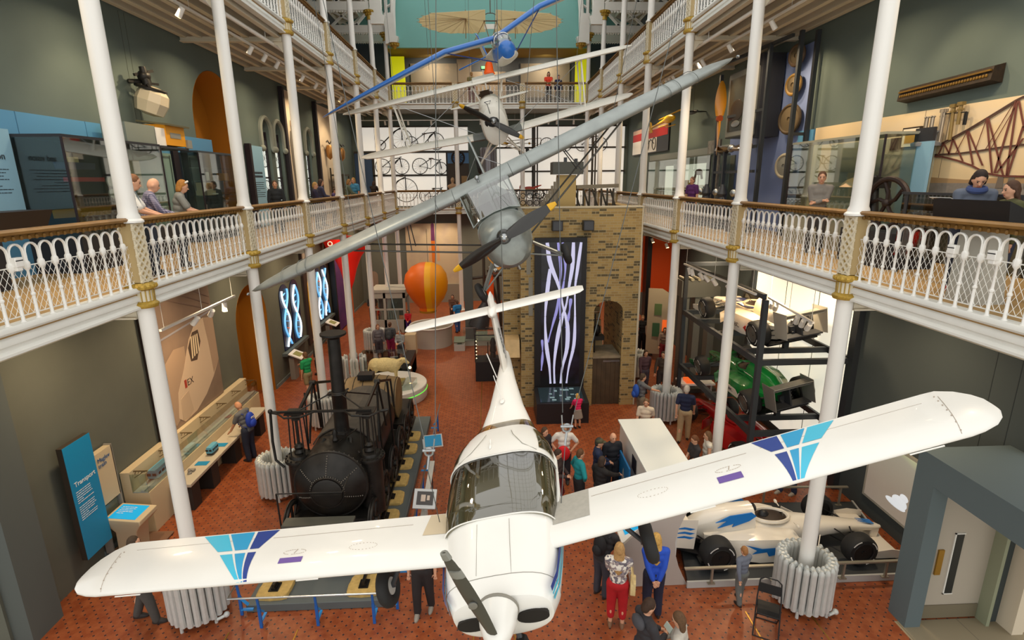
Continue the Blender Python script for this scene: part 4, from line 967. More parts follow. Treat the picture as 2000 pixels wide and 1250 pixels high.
PLINTHD=mat('bench_dark','#2b2724',.6)
t=thing('sign_panel','tall blue TRANSPORT sign panel fixed on the left wall near the front','sign',(-8.15,9.75,.5))
m=M();m.box(-8.1,-7.99,9.4,10.1,.56,2.95);m.done('dark_box',mat('sign_side','#3a3128',.6),t,world=True)
m=M();m.box(-7.99,-7.985,9.4,10.1,.56,2.95);f=m.done('blue_face',CYAN,t,world=True)
text('Transport','title_lettering',WHITE2,.135,(-7.98,9.48,2.1),(0,1,0),(0,0,1),f)
m=M();lines(m,(-7.982,9.48,1.98),(0,1,0),(0,0,1),.44,6,.045,.012);lines(m,(-7.982,9.48,1.66),(0,1,0),(0,0,1),.44,7,.045,.012);m.done('running_text',WHITE2,f,world=True)
t=thing('sign_panel','cream sign panel reading Maglev train beside the blue sign','sign',(-8.15,10.5,0))
m=M();m.box(-8.24,-8.1,10.22,10.74,1.22,2.36);f=m.done('cream_face',CASEW,t,world=True)
text('Maglev\ntrain','title_lettering',mat('title_blue','#2c5f94',.5),.13,(-8.09,10.28,2.16),(0,1,0),(0,0,1),f,sp=.9)
m=M();m.box(-8.25,-8.1,10.2,10.24,.1,2.38);m.box(-8.25,-8.1,10.72,10.76,.1,2.38);m.done('frame_post',CASEG,t,world=True)
m=M();m.box(-8.2,-8.17,10.26,10.7,.35,1.15);m.done('glass_door',mat('door_pane','#6f7260',.2),t,world=True)
t=thing('touch_kiosk','low cream kiosk with a bright blue touch screen, left of the front column','kiosk',(-7.75,10.45,0))
m=M();m.loft([[V((-8.0,10.2,0)),V((-7.62,10.2,0)),V((-7.62,10.62,0)),V((-8.0,10.62,0))],[V((-7.98,10.2,.6)),V((-7.55,10.2,.6)),V((-7.55,10.62,.6)),V((-7.98,10.62,.6))],[V((-8.1,10.1,.88)),V((-7.38,10.1,.80)),V((-7.38,10.72,.80)),V((-8.1,10.72,.88))],[V((-8.1,10.1,.98)),V((-7.38,10.1,.90)),V((-7.38,10.72,.90)),V((-8.1,10.72,.98))]])
f=m.done('body',CASEW,t,world=True,bevel=.015)
m=M();m.loft([[V((-8.04,10.16,z+.975)),V((-7.5,10.16,z+.915)),V((-7.5,10.66,z+.915)),V((-8.04,10.66,z+.975))] for z in(.0,.008)]);s_=m.done('touch_screen',mat('screen_cyan','#1e9fd6',.2,emit=.45,ehex='#1c9ad4'),f,world=True)
m=M();lines(m,(-7.98,10.55,.985),(.99,0,-.11),(0,1,0),.3,5,.055,.015);m.done('screen_text',WHITE2,s_,world=True)
m=M();m.box(-8.25,-7.3,10.0,11.0,.0,.05);tag(m.done('kiosk_platform',mat('plat_brown','#7d5b45',.6),bevel=.02),'low brown platform under the blue touch-screen kiosk','platform')
t=thing('display_case','long cream display case with glass front along the left wall','display case',(-8.0,14.0,0))
m=M();m.box(-8.28,-7.72,11.05,17.0,0,1.0);m.box(-8.28,-8.08,11.05,17.0,1.0,1.5);m.done('body',CASEW,t,world=True)
m=M();m.box(-8.07,-7.75,11.05,17.0,1.0,1.02);m.box(-7.9,-7.82,11.05,17.0,1.02,1.06);m.done('track_bed',GREYP,t,world=True)
m=M();m.box(-7.745,-7.735,11.06,16.99,1.0,1.46);m.done('glass_front',GLS,t,world=True)
m=M();m.box(-8.08,-7.735,11.05,11.06,1.0,1.46);m.done('glass_end',GLS,t,world=True)
for k in range(7):
 y=11.2+.95*k;m=M();m.bar((-8.1,y,1.46),(-7.78,y,1.46),.02);m.bar((-8.08,y,1.3),(-7.85,y,1.45),.015)
 for j in range(4):m.bar((-8.06+.07*j,y,1.38+.015*j),(-8.03+.07*j,y,1.455),.01)
 m.done('bracket_arm',mat('bracket_bronze','#6b5637',.5,.3),t,world=True)
CARB=mat('model_blue','#5fa3bf',.4)
def mono(x,y,z,L,w,h,lab,group):
 t=thing('model_train',lab,'model train',(x,y,z),0,group)
 m=M();m.loft([[V((sx*w/2*k,yy,hh)) for sx,hh in((-1,0),(1,0),(1,h*.7),(.7,h),(-.7,h),(-1,h*.7))] for yy,k in((-L/2,.8),(-L/2+.06,1),(L/2-.06,1),(L/2,.8))]);b=m.done('body',CARB,t)
 m=M()
 for i in range(4):m.box(w/2-.002,w/2+.004,-L*.4+i*L*.21,-L*.4+i*L*.21+L*.15,h*.35,h*.68)
 for sx in(-.25,.25):m.obox((sx*w,-L/2-.005,h*.5),(w*.35,.01,h*.3))
 m.done('windows',BLACK,b)
 m=M();m.box(-w*.45,w*.45,-L*.42,L*.42,-.05,0);m.done('bogie',PLINTHD,t)
mono(-7.86,11.75,1.12,.62,.24,.2,'pale blue model train on the track inside the glass case','model trains')
t=thing('display_bench','long pale bench on dark legs in front of the left wall case','bench',(-7.45,14,0))
m=M();m.box(-7.71,-7.22,11.75,16.3,.68,.76);m.done('top',mat('bench_top','#bdb3a0',.5),t,world=True,bevel=.01)
for y in(11.95,12.9,14.2,15.9):
 m=M();m.box(-7.68,-7.28,y-.1,y+.25,0,.68);m.done('leg',PLINTHD,t,world=True)
mono(-7.45,13.3,.84,.36,.18,.16,'small pale blue model train standing on the bench','model trains')
for k,(y,lab) in enumerate(((12.75,'flat blue label on the bench in front of the model train'),(13.75,'flat blue label on the bench behind the model train'))):
 tag(M().box(-7.6,-7.3,y-.1,y+.1,.762,.77).done('label_plate',CYAN),lab,'label','blue labels on the bench')
m=M();m.lathe([(.05,0),(.05,.04),(.03,.06),(.04,.1),(.02,.14)],(-7.5,12.25,.762),10);m.box(-7.56,-7.44,12.32,12.42,.762,.82);tag(m.done('small_model',CASEG),'little grey model beside the front column on the bench','model')
m=M();m.prism([(-7.55,15.5,.765),(-7.3,15.5,.765),(-7.4,15.75,.765)],(0,0,.03));tag(m.done('leaflet',mat('leaflet_red','#b8402c',.6)),'red and white leaflet lying at the far end of the bench','leaflet')
def train_cols(nt,N,L,co):
 sep=N('SeparateXYZ');L(co,sep.inputs[0])
 r=N('ValToRGB');e=r.color_ramp.elements;e[0].color=lin('#3a2a26');e[1].color=lin('#8d7767');mr=N('MapRange');mr.inputs['From Min'].default_value=2.2;mr.inputs['From Max'].default_value=4.6;mr.inputs['To Min'].default_value=1;mr.inputs['To Max'].default_value=0
 L(sep.outputs[2],mr.inputs['Value']);nz=N('TexNoise');nz.inputs['Scale'].default_value=1.6;L(co,nz.inputs['Vector'])
 ad=N('Math');ad.operation='MULTIPLY_ADD';ad.inputs[1].default_value=.5;L(nz.outputs['Fac'],ad.inputs[0]);mm=N('Math');mm.operation='MULTIPLY';mm.inputs[1].default_value=.6;L(mr.outputs[0],mm.inputs[0]);L(mm.outputs[0],ad.inputs[2]);L(ad.outputs[0],r.inputs[0]);return r.outputs[0]
t=thing('photo_mural','tall brown photograph of a streamlined train nose on the left wall','mural',(-8.25,14,1.5))
m=M();m.box(-8.29,-8.2,12.7,15.75,1.52,5.2);m.done('print',node_mat('train_photo',train_cols,.6),t,world=True)
m=M();m.box(-8.29,-8.12,12.55,12.7,1.5,5.25);m.done('dark_edge',mat('mural_edge','#241712',.6),t,world=True)
def flat(name,pts,mt,par,x=-8.196,dx=.006):
 m=M();m.prism([(x,y,z) for y,z in pts],(dx,0,0));return m.done(name,mt,par,smooth=0,world=True)
NOSE=mat('photo_nose','#cdb59c',.6);NOSE2=mat('photo_nose_side','#a88e78',.6)
flat('far_car',[(12.9,2.1),(13.0,3.2),(13.6,3.55),(14.1,3.5),(14.0,2.0),(13.2,1.6)],NOSE2,t,dx=.003)
flat('train_nose',[(13.35,1.75),(13.5,2.4),(13.9,2.9),(14.35,3.6),(14.75,3.95),(15.2,4.0),(15.72,3.9),(15.72,2.6),(15.3,2.2),(14.8,1.85),(14.2,1.6),(13.6,1.55)],NOSE,t,dx=.006)
flat('train_side',[(15.2,4.0),(15.72,3.9),(15.72,2.6),(15.35,2.3),(15.3,3.2)],NOSE2,t,dx=.008)
flat('cab_window',[(14.3,3.0),(14.25,3.4),(14.55,3.75),(14.85,3.75),(14.9,3.4),(14.6,2.95)],mat('photo_glass','#57463a',.3),t,dx=.01)
for k in range(4):flat('window_glint',[(14.36+.12*k,3.05+.03*k),(14.42+.12*k,3.07+.03*k),(14.5+.1*k,3.66),(14.44+.1*k,3.64)],mat('photo_glint','#e6d3b0',.4),t,dx=.013)
flat('rail_line',[(12.72,3.88),(15.7,4.08),(15.7,4.13),(12.72,3.93)],mat('photo_grey','#8f8d96',.6),t,dx=.007)
for k,(ya,za,yb,zb) in enumerate(((12.9,5.1,15.6,4.15),(13.5,5.15,15.65,4.3),(14.1,5.15,15.7,4.5))):flat('wire_streak',[(ya,za),(ya+.06,za),(yb,zb+.03),(yb,zb)],mat('photo_streak','#6f5a52',.6),t,dx=.007)
m=M();text('EX','photo_lettering',mat('photo_dark','#3f342f',.6),.26,(-8.188,13.95,2.42),(0,1,0),(0,0,1),t);m.bm.free()
flat('photo_red_stripe',[(13.83,2.4),(13.93,2.4),(13.93,2.62),(13.83,2.62)],mat('photo_red','#a03a2a',.6),t,dx=.012)
flat('coupling_door',[(13.5,1.62),(13.55,2.2),(13.95,2.3),(14.05,1.7),(13.8,1.58)],mat('photo_door','#bfa78f',.6),t,dx=.012)
def track(name,p,q,lamps,lab,hang=None,group='white light tracks'):
 t=thing('light_track',lab,'light track',p,0,group);p,q=V(p),V(q)
 m=M();m.bar(p,q,.05,.05)
 m.done('track_bar',WHITE2,t,world=True)
 if hang:
  m=M()
  for u in(.04,.5,.96):a=p+(q-p)*u;m.rod(a,(a.x,a.y,hang),.006,n=5)
  m.done('hanger',WHITE,t,world=True)
 for u,on_,tg in lamps:
  a=p+(q-p)*u;d=(V(tg)-a).normalized();c=a+V((0,0,-.14))
  m=M();m.rod(a+V((0,0,-.02)),c,.014,n=6);m.rod(c-d*.1,c+d*.12,.055,.062,12);l=m.done('spotlight',WHITE2,t,world=True)
  m=M();m.rod(c+d*.121,c+d*.124,.05,n=12);m.done('lens',mat('lamp_glow','#fff1cf',.5,emit=9,ehex='#ffd38a') if on_ else mat('lamp_off','#d8d6cd',.3),l,world=True)
 return t
track('a',(-6.6,10.65,4.86),(-6.6,13.9,4.88),((.62,0,(-8.2,14,3)),(.82,1,(-6.9,13.2,0)),(.4,0,(-8.2,12,3))),'white hanging light track with a lit spotlight in front of the train photograph',5.75)
spot('lamp_mural',(-6.5,13.2,4.7),(-8.2,14.2,2.5),140,75)
spot('lamp_bench',(-6.6,13.2,4.7),(-7.2,12.4,0),120,70)
NAVYG=mat('dna_dark','#131a3c',.25,emit=.03,ehex='#20306a');STR1=mat('strand_blue','#7fc4ee',.3,emit=.9,ehex='#6fb9f0');STR2=mat('strand_white','#eaf6ff',.3,emit=1.1,ehex='#dff2ff');ORG=mat('strand_orange','#e8682a',.4,emit=.5,ehex='#ff6a2a')
k=0
for y0 in(21.0,22.15,25.35,26.35):
 k+=1
 t=thing('lightbox_window','','light box',(-8.28,y0+.45,1.2),0,'light boxes with glowing strands')
 t['label']=('dark arched light box with glowing blue strand, nearest of four on the left wall','dark arched light box with blue strand and orange bar, second of four','dark arched light box with white and blue strand, third of four','dark arched light box with glowing strand, furthest of the four')[k-1]
 w_=.95;m=M();m.prism([(-8.29,y0,1.15),(-8.29,y0+w_,1.15)]+[(-8.29,p.y,p.z) for p in arc((-8.29,y0+w_/2,3.3),w_/2,0,180,12,(0,1,0))],(.03,0,0));m.done('panel',NAVYG,t,world=True,smooth=0)
 for ph in(0,PI):
  pts=[V((-8.245,y0+w_/2+.3*math.sin(z*2.6+ph+y0),z)) for z in[1.25+2.3*i/30 for i in range(31)]]
  m=M();m.tube(pts,.06,6,flat=.3);m.done('strand',STR1 if ph else STR2,t,world=True)
 for i in range(8):
  z=1.35+.28*i;a=.3*math.sin(z*2.6+y0);m=M();m.bar((-8.245,y0+w_/2+a,z),(-8.245,y0+w_/2-a*.2,z+.1),.05,.02);m.done('rung',ORG if(i*3+k)%7==0 else STR1,t,world=True)
m=M();m.box(-8.3,-8.1,20.7,23.4,1.0,1.12);struct(m.done('trim_sill_1',mat('sill_grey','#5b6666',.6)))
m=M();m.box(-8.3,-8.1,25.1,27.6,1.0,1.12);struct(m.done('trim_sill_2',mat('sill_grey','#5b6666',.6)))
t=thing('banner','narrow dark banner with a yellow figure between the glowing arched light boxes','banner',(-8.28,24.3,.6))
m=M();m.box(-8.29,-8.2,23.75,24.95,.55,5.2);m.done('cloth',mat('banner_brown','#3b2a24',.7),t,world=True)
m=M();m.loft([[V((-8.19,24.35+s*w,z)) for s in(-1,1)] for z,w in((.65,.15),(1.5,.25),(2.6,.27),(3.3,.22),(3.5,.1))],False,False);o=m.done('yellow_figure',mat('banner_yellow','#e0a90f',.6),t,world=True);so=o.modifiers.new('t','SOLIDIFY');so.thickness=.01
m=M();m.box(-8.2,-8.19,23.85,24.85,4.2,5.1);m.done('grey_emblem',mat('banner_grey','#a79c92',.7),t,world=True)
m=M();m.prism([(-8.185,24.1,4.4),(-8.185,24.6,4.4),(-8.185,24.35,4.85)],(.004,0,0));m.done('triangle_mark',mat('banner_brown','#3b2a24',.7),t,world=True)
for k,(y,lab) in enumerate(((21.0,'slanted white label lectern below the nearest arched light boxes'),(26.0,'slanted white label lectern below the far arched light boxes'))):
 t=thing('label_lectern',lab,'lectern',(-7.75,y,0),0,'label lecterns')
 m=M();m.box(-8.1,-7.9,y-.2,y+.2,0,.9);m.done('stand',CASEG,t,world=True)
 m=M();m.obox((-7.8,y,1.0),(.55,.7,.04),(0,.4,0));f=m.done('label_board',WHITE2,t,world=True)
 m=M();m.obox((-7.79,y,1.027),(.3,.4,.01),(0,.4,0));m.done('picture',mat('label_olive','#8b8a4a',.6),f,world=True)
tag(M().box(-8.29,-8.26,29.0,29.35,1.6,2.3).done('notice',mat('notice_red','#a93630',.6)),'small red notice on the left wall beyond the light boxes','notice')
t=thing('banner','tall purple banner standing by the left wall below the big red shape','banner',(-7.9,28.5,0))
def pur(nt,N,L,co):
 r=N('ValToRGB');e=r.color_ramp.elements;e[0].color=lin('#2c2a66');e[1].color=lin('#7c3a8a');nz=N('TexNoise');nz.inputs['Scale'].default_value=1.4;L(co,nz.inputs['Vector']);L(nz.outputs['Fac'],r.inputs[0]);return r.outputs[0]
m=M();m.box(-8.2,-8.0,27.9,30.2,.05,4.4);m.done('cloth',node_mat('purple_print',pur,.7),t,world=True)
m=M();m.box(-8.22,-7.98,27.75,27.9,0,5.0);m.done('dark_edge',BLACK,t,world=True)
m=M();m.box(-8.2,-7.97,30.2,30.9,.05,5);m.done('orange_edge',mat('banner_orange','#d9652a',.7),t,world=True)
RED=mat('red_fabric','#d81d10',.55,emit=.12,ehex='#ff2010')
t=thing('fabric_sculpture','big bright red fabric form like an upturned bloom, hanging by the left wall','sculpture',(-7.1,27,4))
m=M();m.loft([[V((-7.1+1.15*k*math.cos(a)*(1+.12*math.cos(3*a)),27+1.0*k*math.sin(a),z)) for a in[2*PI*i/24 for i in range(24)]] for z,k in((2.4,.05),(2.9,.22),(3.5,.35),(4.1,.55),(4.6,.85),(5.05,1.0))]);m.done('red_bloom',RED,t,world=True)
m=M();m.tube([(-7.1,27,2.4),(-7.05,27,1.6),(-7.1,27,.9)],.05,8);m.done('stem',mat('stem_gold','#7a5a22',.5),t,world=True)
m=M();m.torus((-7.6,26.1,4.85),.1,.03,(0,1,0),16,6);m.done('white_ring',WHITE2,t,world=True)
def brick_cols(nt,N,L,co):
 sep=N('SeparateXYZ');L(co,sep.inputs[0]);cb_=N('CombineXYZ')
 ad=N('Math');L(sep.outputs[0],ad.inputs[0]);L(sep.outputs[1],ad.inputs[1]);L(ad.outputs[0],cb_.inputs[0]);L(sep.outputs[2],cb_.inputs[1])
 b=N('TexBrick');b.inputs['Scale'].default_value=1;b.inputs['Brick Width'].default_value=.24;b.inputs['Row Height'].default_value=.085;b.inputs['Mortar Size'].default_value=.008
 b.inputs['Color1'].default_value=lin('#a88e5a');b.inputs['Color2'].default_value=lin('#8a7146');b.inputs['Mortar'].default_value=lin('#a59673');b.inputs['Bias'].default_value=-.2
 L(cb_.outputs[0],b.inputs['Vector'])
 wn=N('TexWhiteNoise');sc=N('VectorMath');sc.operation='MULTIPLY';sc.inputs[1].default_value=(1/.24,1/.085,1);L(cb_.outputs[0],sc.inputs[0]);fl=N('VectorMath');fl.operation='FLOOR';L(sc.outputs[0],fl.inputs[0]);L(fl.outputs[0],wn.inputs['Vector'])
 lt=N('Math');lt.operation='GREATER_THAN';lt.inputs[1].default_value=.8;L(wn.outputs['Value'],lt.inputs[0])
 nm=N('Math');nm.operation='MULTIPLY';L(lt.outputs[0],nm.inputs[0]);iv=N('Math');iv.operation='SUBTRACT';iv.inputs[0].default_value=1;L(b.outputs['Fac'],iv.inputs[1]);L(iv.outputs[0],nm.inputs[1])
 mx=N('MixRGB');mx.inputs[2].default_value=lin('#5c5138');L(b.outputs[0],mx.inputs[1]);L(nm.outputs[0],mx.inputs[0])
 return mx.outputs[0]
BRICK=node_mat('yellow_brick',brick_cols,.85)
TX0,TX1,TY,TZ=1.0,4.97,17.5,6.83
t=tw=thing('brick_tower','tall yellow brick engine-house tower with arch and wooden door, in the middle of the hall','tower',(3,19,0))
m=M()
def pan(x0,x1,z0,z1,y=TY,d=.4):m.box(x0,x1,y,y+d,z0,z1)
pan(TX0,3.47,0,TZ);pan(4.45,TX1,0,TZ);pan(3.47,4.45,3.9,TZ)
c=arc((3.96,TY,3.42),.49,180,0,12,(1,0,0),(0,0,.7))
for a,b in zip(c,c[1:]):m.prism([a,b,(b.x,TY,3.9),(a.x,TY,3.9)],(0,.4,0))
m.box(TX1-.4,TX1,TY+.4,21,0,TZ);m.box(TX0,TX0+.4,TY+.4,21,0,TZ-.0);m.box(.45,TX0,18.2,21,0,6.95)
m.done('brickwork',BRICK,t,smooth=0,world=True)
m=M();m.box(TX0-.02,TX1+.02,TY-.02,TY+.42,TZ,TZ+.04);m.box(TX1-.03,TX1+.012,TY-.012,TY+.01,0,TZ);m.done('edge_trim',mat('trim_grey','#c2b9a2',.6),t,world=True)
m=M();m.box(TX0+.4,TX1-.4,TY+.4,21,6.0,6.12);m.done('roof_deck',FLOORW,t,world=True)
m=M();m.box(3.47,4.45,TY+.05,TY+1.4,1.72,1.8);m.done('landing_boards',mat('grey_boards','#8d7f68',.7,noise=.2,nscale=4),t,world=True)
DW=mat('door_wood','#4a3a28',.7,noise=.25,nscale=3)
m=M()
for k in range(6):m.box(3.48+.161*k,3.48+.161*k+.155,TY+.08,TY+.12,.02,1.72)
d=m.done('plank_door',DW,t,world=True);m=M();m.box(3.85,4.42,TY+.06,TY+.08,1.58,1.64);m.done('door_bolt',STEEL,d,world=True)
m=M()
for k in range(7):m.box(3.55,4.0,TY+1.0+.12*k,TY+1.15+.12*k,1.9+.22*k,2.1+.22*k)
m.done('stair',mat('stair_buff','#a08a62',.8),t,world=True)
m=M();m.rod((3.62,TY+.5,1.8),(3.62,TY+.5,3.2),.025,n=6);m.box(3.5,3.95,TY+.45,TY+.75,2.25,2.4);m.ell((3.7,TY+.6,2.6),(.14,.12,.2));m.done('iron_pump',IRON,t,world=True)
m=M()
for x,z0,z1 in((1.19,4.7,5.6),(1.26,3.3,4.6)):m.box(x,x+.14,TY-.012,TY,z0,z1)
m.done('wall_slot',mat('slot_grey','#8b8779',.6),t,world=True)
def scr_cols(nt,N,L,co):
 nz=N('TexNoise');nz.inputs['Scale'].default_value=1.3;nz.inputs['Detail'].default_value=3;L(co,nz.inputs['Vector']);r=N('ValToRGB');e=r.color_ramp.elements;e[0].position=.45;e[0].color=lin('#0c0b12');e[1].position=.8;e[1].color=lin('#34324e');L(nz.outputs['Fac'],r.inputs[0]);return r.outputs[0]
t=thing('video_wall','tall black-framed screen on the brick tower showing intertwined white strands','screen',(2.3,17.4,.8))
m=M();m.box(1.45,3.15,17.36,17.5,.78,5.9);m.done('black_frame',mat('frame_black','#131216',.5),t,world=True)
m=M();m.box(1.66,2.98,17.345,17.36,.9,5.76);f=m.done('display',node_mat('screen_dark',scr_cols,.3),t,world=True)
STW=mat('strand_white_light','#a8a8c8',.4,emit=.55,ehex='#cfd0f2');STV=mat('strand_violet_light','#8f8fd0',.4,emit=.5,ehex='#8b8bd0')
def strand(pts,w,mt):
 q=[V((x,17.338,z)) for x,z in pts];out=[]
 n=24
 for i in range(n+1):
  u=i/n*(len(q)-1);k=min(int(u),len(q)-2);f_=u-k;p0,p1,p2,p3=q[max(k-1,0)],q[k],q[k+1],q[min(k+2,len(q)-1)]
  out.append(.5*((2*p1)+(p2-p0)*f_+(2*p0-5*p1+4*p2-p3)*f_*f_+(3*p1-p0-3*p2+p3)*f_**3))
 m=M();m.tube(out,[w*(.8+.3*math.sin(i*.5)) for i in range(n+1)],6,flat=.12);return m.done('light_strand',mt,f,world=True)
def sp(px_,z):return(px_,z)
strand([(1.85,5.75),(1.95,5.1),(2.25,4.3),(2.4,3.6),(2.55,3.0),(2.55,2.2),(2.4,1.5),(2.35,.92)],.065,STW)
strand([(2.7,5.75),(2.68,5.0),(2.58,4.3),(2.5,3.7),(2.35,3.2),(2.2,2.4),(2.12,1.6),(2.14,.92)],.06,STW)
strand([(1.95,4.9),(1.85,4.0),(1.8,3.2),(1.85,2.3),(1.95,1.6),(2.0,.92)],.06,STW)
strand([(2.95,5.75),(2.85,4.9),(2.78,4.2),(2.8,3.2),(2.78,2.3),(2.62,1.5),(2.55,.92)],.05,STW)
strand([(2.2,5.75),(2.3,4.9),(2.25,4.2),(2.2,3.6),(2.05,3.0),(1.9,2.4)],.045,STV)
strand([(2.35,5.75),(2.45,5.0),(2.4,4.4),(2.3,3.8),(2.3,3.2)],.045,STV)
strand([(2.65,3.9),(2.6,3.4),(2.5,2.9)],.05,STV);strand([(1.7,2.5),(1.72,2.0),(1.68,1.4)],.04,STV)
m=M()
for z in(2.1,3.3,4.5):m.box(1.66,2.98,17.335,17.343,z,z+.012)
m.done('tile_joint',BLACK,f,world=True)
t=thing('touch_table','black console table with a dark glass top below the tall screen','table',(2.3,16.7,0))
m=M();m.prism([(1.42,16.1,0),(1.42,17.3,0),(1.42,17.3,.82),(1.42,16.1,.70)],(1.7,0,0));b=m.done('cabinet',mat('console_black','#1d1c20',.45),t,world=True)
m=M();m.prism([(1.55,16.2,.715),(1.55,17.22,.817),(1.55,17.22,.829),(1.55,16.2,.727)],(1.44,0,0));g=m.done('glass_top',mat('console_glass','#26343c',.12,emit=.03,ehex='#4a7080'),b,world=True)
m=M();rr=random.Random(3)
for k in range(16):x,y=rr.uniform(1.65,2.85),rr.uniform(16.3,17.1);m.obox((x,y,.722+(y-16.2)*.1+.012),(rr.uniform(.05,.16),rr.uniform(.05,.12),.004),(.1,0,0))
m.done('screen_images',mat('console_glow','#7a98a0',.3,emit=.2,ehex='#8fb0b8'),g,world=True)
for k,x in enumerate((2.16,3.15)):
 t=thing('projector_box','black box projector on the brick tower, %s'%('left of the pair','right of the pair')[k],'projector',(x,17.3,6.28),0,'projector boxes on the tower')
 m=M();m.box(x-.17,x+.17,17.15,17.45,6.13,6.45);m.done('housing',BLACK,t,world=True,bevel=.01)
 m=M();m.box(x-.14,x+.14,17.14,17.15,6.16,6.42);m.done('front_grille',DARKST,t,world=True);m=M();m.box(x-.04,x+.04,17.4,17.5,6.2,6.4);m.done('bracket',DARKST,t,world=True)
TIM=mat('dark_timber','#3a342a',.75);TIM2=mat('grey_timber','#847a68',.75);PLY=mat('plywood','#b59a62',.7)
t=thing('wooden_trestle','dark timber trestle gangway on top of the brick tower beside the right gallery','trestle',(3.5,18.6,6.12))
m=M();m.bar((2.9,18.3,7.47),(4.35,18.5,7.5),.14,.12);m.done('top_beam',TIM2,t,world=True)
for k in range(8):m=M();x=2.75+.2*k;m.bar((x,18.3,6.12),(x,18.3,7.42),.055,.055);m.done('upright',TIM,t,world=True)
for k in range(5):m=M();x=2.85+.3*k;m.bar((x,18.36,7.4),(x+.38,18.36,6.3),.05,.05);m.done('diagonal_brace',TIM,t,world=True)
t=thing('boarded_chute','sloping boarded chute with plywood side and grey box on top of the tower','chute',(2.5,18.5,6.12))
m=M();m.box(2.3,2.88,18.2,18.8,6.7,7.86);m.done('plywood_panel',PLY,t,world=True)
m=M();m.box(2.1,3.1,18.1,18.9,7.88,8.27);m.done('header_box',mat('header_grey','#55564f',.6),t,world=True);m=M();m.box(2.5,2.6,18.4,18.5,8.27,8.42);m.box(2.85,2.95,18.4,18.5,8.27,8.38);m.done('lifting_lug',DARKST,t,world=True)
for k in range(7):m=M();x=1.72+.085*k;m.box(x,x+.075,18.25,18.3,6.12,7.0+.13*k);m.done('board',TIM2,t,world=True)
m=M();m.lathe([(.12,0),(.12,.7),(.02,.75)],(2.9,18.15,6.13),12,(0,.0,1));m.bar((2.3,18.0,6.4),(3.0,18.1,6.3),.12);m.done('winch_drum',IRON,t,world=True)
t=thing('scroll_railing','black wrought-iron railing with scroll ornament behind the tower top','railing',(1.6,19.4,6.12))
m=M();m.bar((.6,19.4,7.36),(2.3,19.4,7.36),.04);m.bar((.6,19.4,6.75),(2.3,19.4,6.75),.03)
for k in range(8):m.rod((.6+.24*k,19.4,6.12),(.6+.24*k,19.4,7.36),.014,n=5)
m.done('bars',IRON,t,world=True)
m=M()
for k in range(7):m.torus((.72+.24*k,19.4,7.17),.09,.014,(0,1,0),14,5);m.torus((.72+.24*k,19.4,6.93),.09,.014,(0,1,0),14,5)
m.done('scrolls',IRON,t,world=True)
t=thing('display_case','sloping pale wooden box display hung on the left side of the brick tower','display case',(.75,17.9,1.9))
m=M();m.prism([(.45,17.3,1.9),(.45,17.55,2.45),(.45,18.2,2.45),(.45,18.2,1.9)],(.5,0,0));m.done('box',mat('pale_wood','#c6aa7c',.7,noise=.1),t,world=True)
t=thing('round_plinth','round white plinth with a glowing green line, carrying the stuffed sheep','plinth',(-3.75,18.8,0))
m=M();m.lathe([(1.3,0),(1.33,.04),(1.33,.5),(1.31,.52),(.02,.52)],(-3.75,18.8,0),56);b=m.done('drum',mat('plinth_white','#d6d3cd',.45),t,world=True)
m=M();m.torus((-3.75,18.8,.33),1.33,.018,(0,0,1),56,6);m.done('green_light_line',mat('green_light','#5fd040',.4,emit=.9,ehex='#62dd44'),b,world=True)
FLEECE=mat('fleece','#d3c08a',.95,noise=.12,nscale=25,bump=.9)
t=thing('stuffed_sheep','cream woolly stuffed sheep standing on the round white plinth, facing right','sheep',(-3.85,18.8,.58))
def remesh(m,name,mt,par,vox,world=True,iters=2):
 o=m.done(name,mt,par,0,world)
 r=o.modifiers.new('r','REMESH');r.mode='VOXEL';r.voxel_size=vox;r.use_smooth_shade=True
 s_=o.modifiers.new('s','SMOOTH');s_.iterations=iters;s_.factor=.5
 dg=bpy.context.evaluated_depsgraph_get();dg.update();me=bpy.data.meshes.new_from_object(o.evaluated_get(dg));old=o.data;o.modifiers.clear();o.data=me;bpy.data.meshes.remove(old)
 me.name=name
 if not len(me.materials):me.materials.append(mt)
 me.polygons.foreach_set('use_smooth',[True]*len(me.polygons));return o
def legs(m,x,y,top,f):
 if f:ks=[(x,.62),(x+.01,.42),(x+.0,.28),(x+.01,.12),(x+.02,.0)];rs=[.09,.055,.042,.03,.038]
 else:ks=[(x+.08,.66),(x+.10,.48),(x-.05,.32),(x-.02,.12),(x,.0)];rs=[.13,.085,.04,.032,.038]
 pts=[V((a,y,.59+h)) for a,h in ks]
 for i in range(len(pts)-1):m.rod(pts[i],pts[i+1],rs[i],rs[i+1],10);m.ell(pts[i+1],rs[i+1],10,7)
m=M();cx=-3.9
m.ell((cx,18.8,1.24),(.52,.24,.26));m.ell((cx+.28,18.8,1.2),(.28,.22,.27));m.ell((cx-.33,18.8,1.24),(.26,.23,.25))
m.rod((cx+.42,18.8,1.26),(cx+.62,18.8,1.38),.17,.11,12);m.ell((cx+.66,18.8,1.4),(.15,.1,.1));m.rod((cx+.68,18.8,1.39),(cx+.84,18.8,1.30),.085,.05,12);m.ell((cx+.84,18.8,1.295),(.055,.055,.05))
for s in(-1,1):m.rod((cx+.6,18.8+s*.08,1.45),(cx+.56,18.8+s*.2,1.43),.035,.015,8);legs(m,cx+.38,18.8+s*.12,1,True);legs(m,cx-.42,18.8+s*.13,1,False)
m.rod((cx-.55,18.8,1.28),(cx-.62,18.8,1.0),.05,.03,8)
remesh(m,'sheep_body',FLEECE,t,.022)
m=M()
for s in(-1,1):m.ell((cx+.72,18.8+s*.085,1.425),.012,8,6)
m.done('eyes',BLACK,t,world=True)
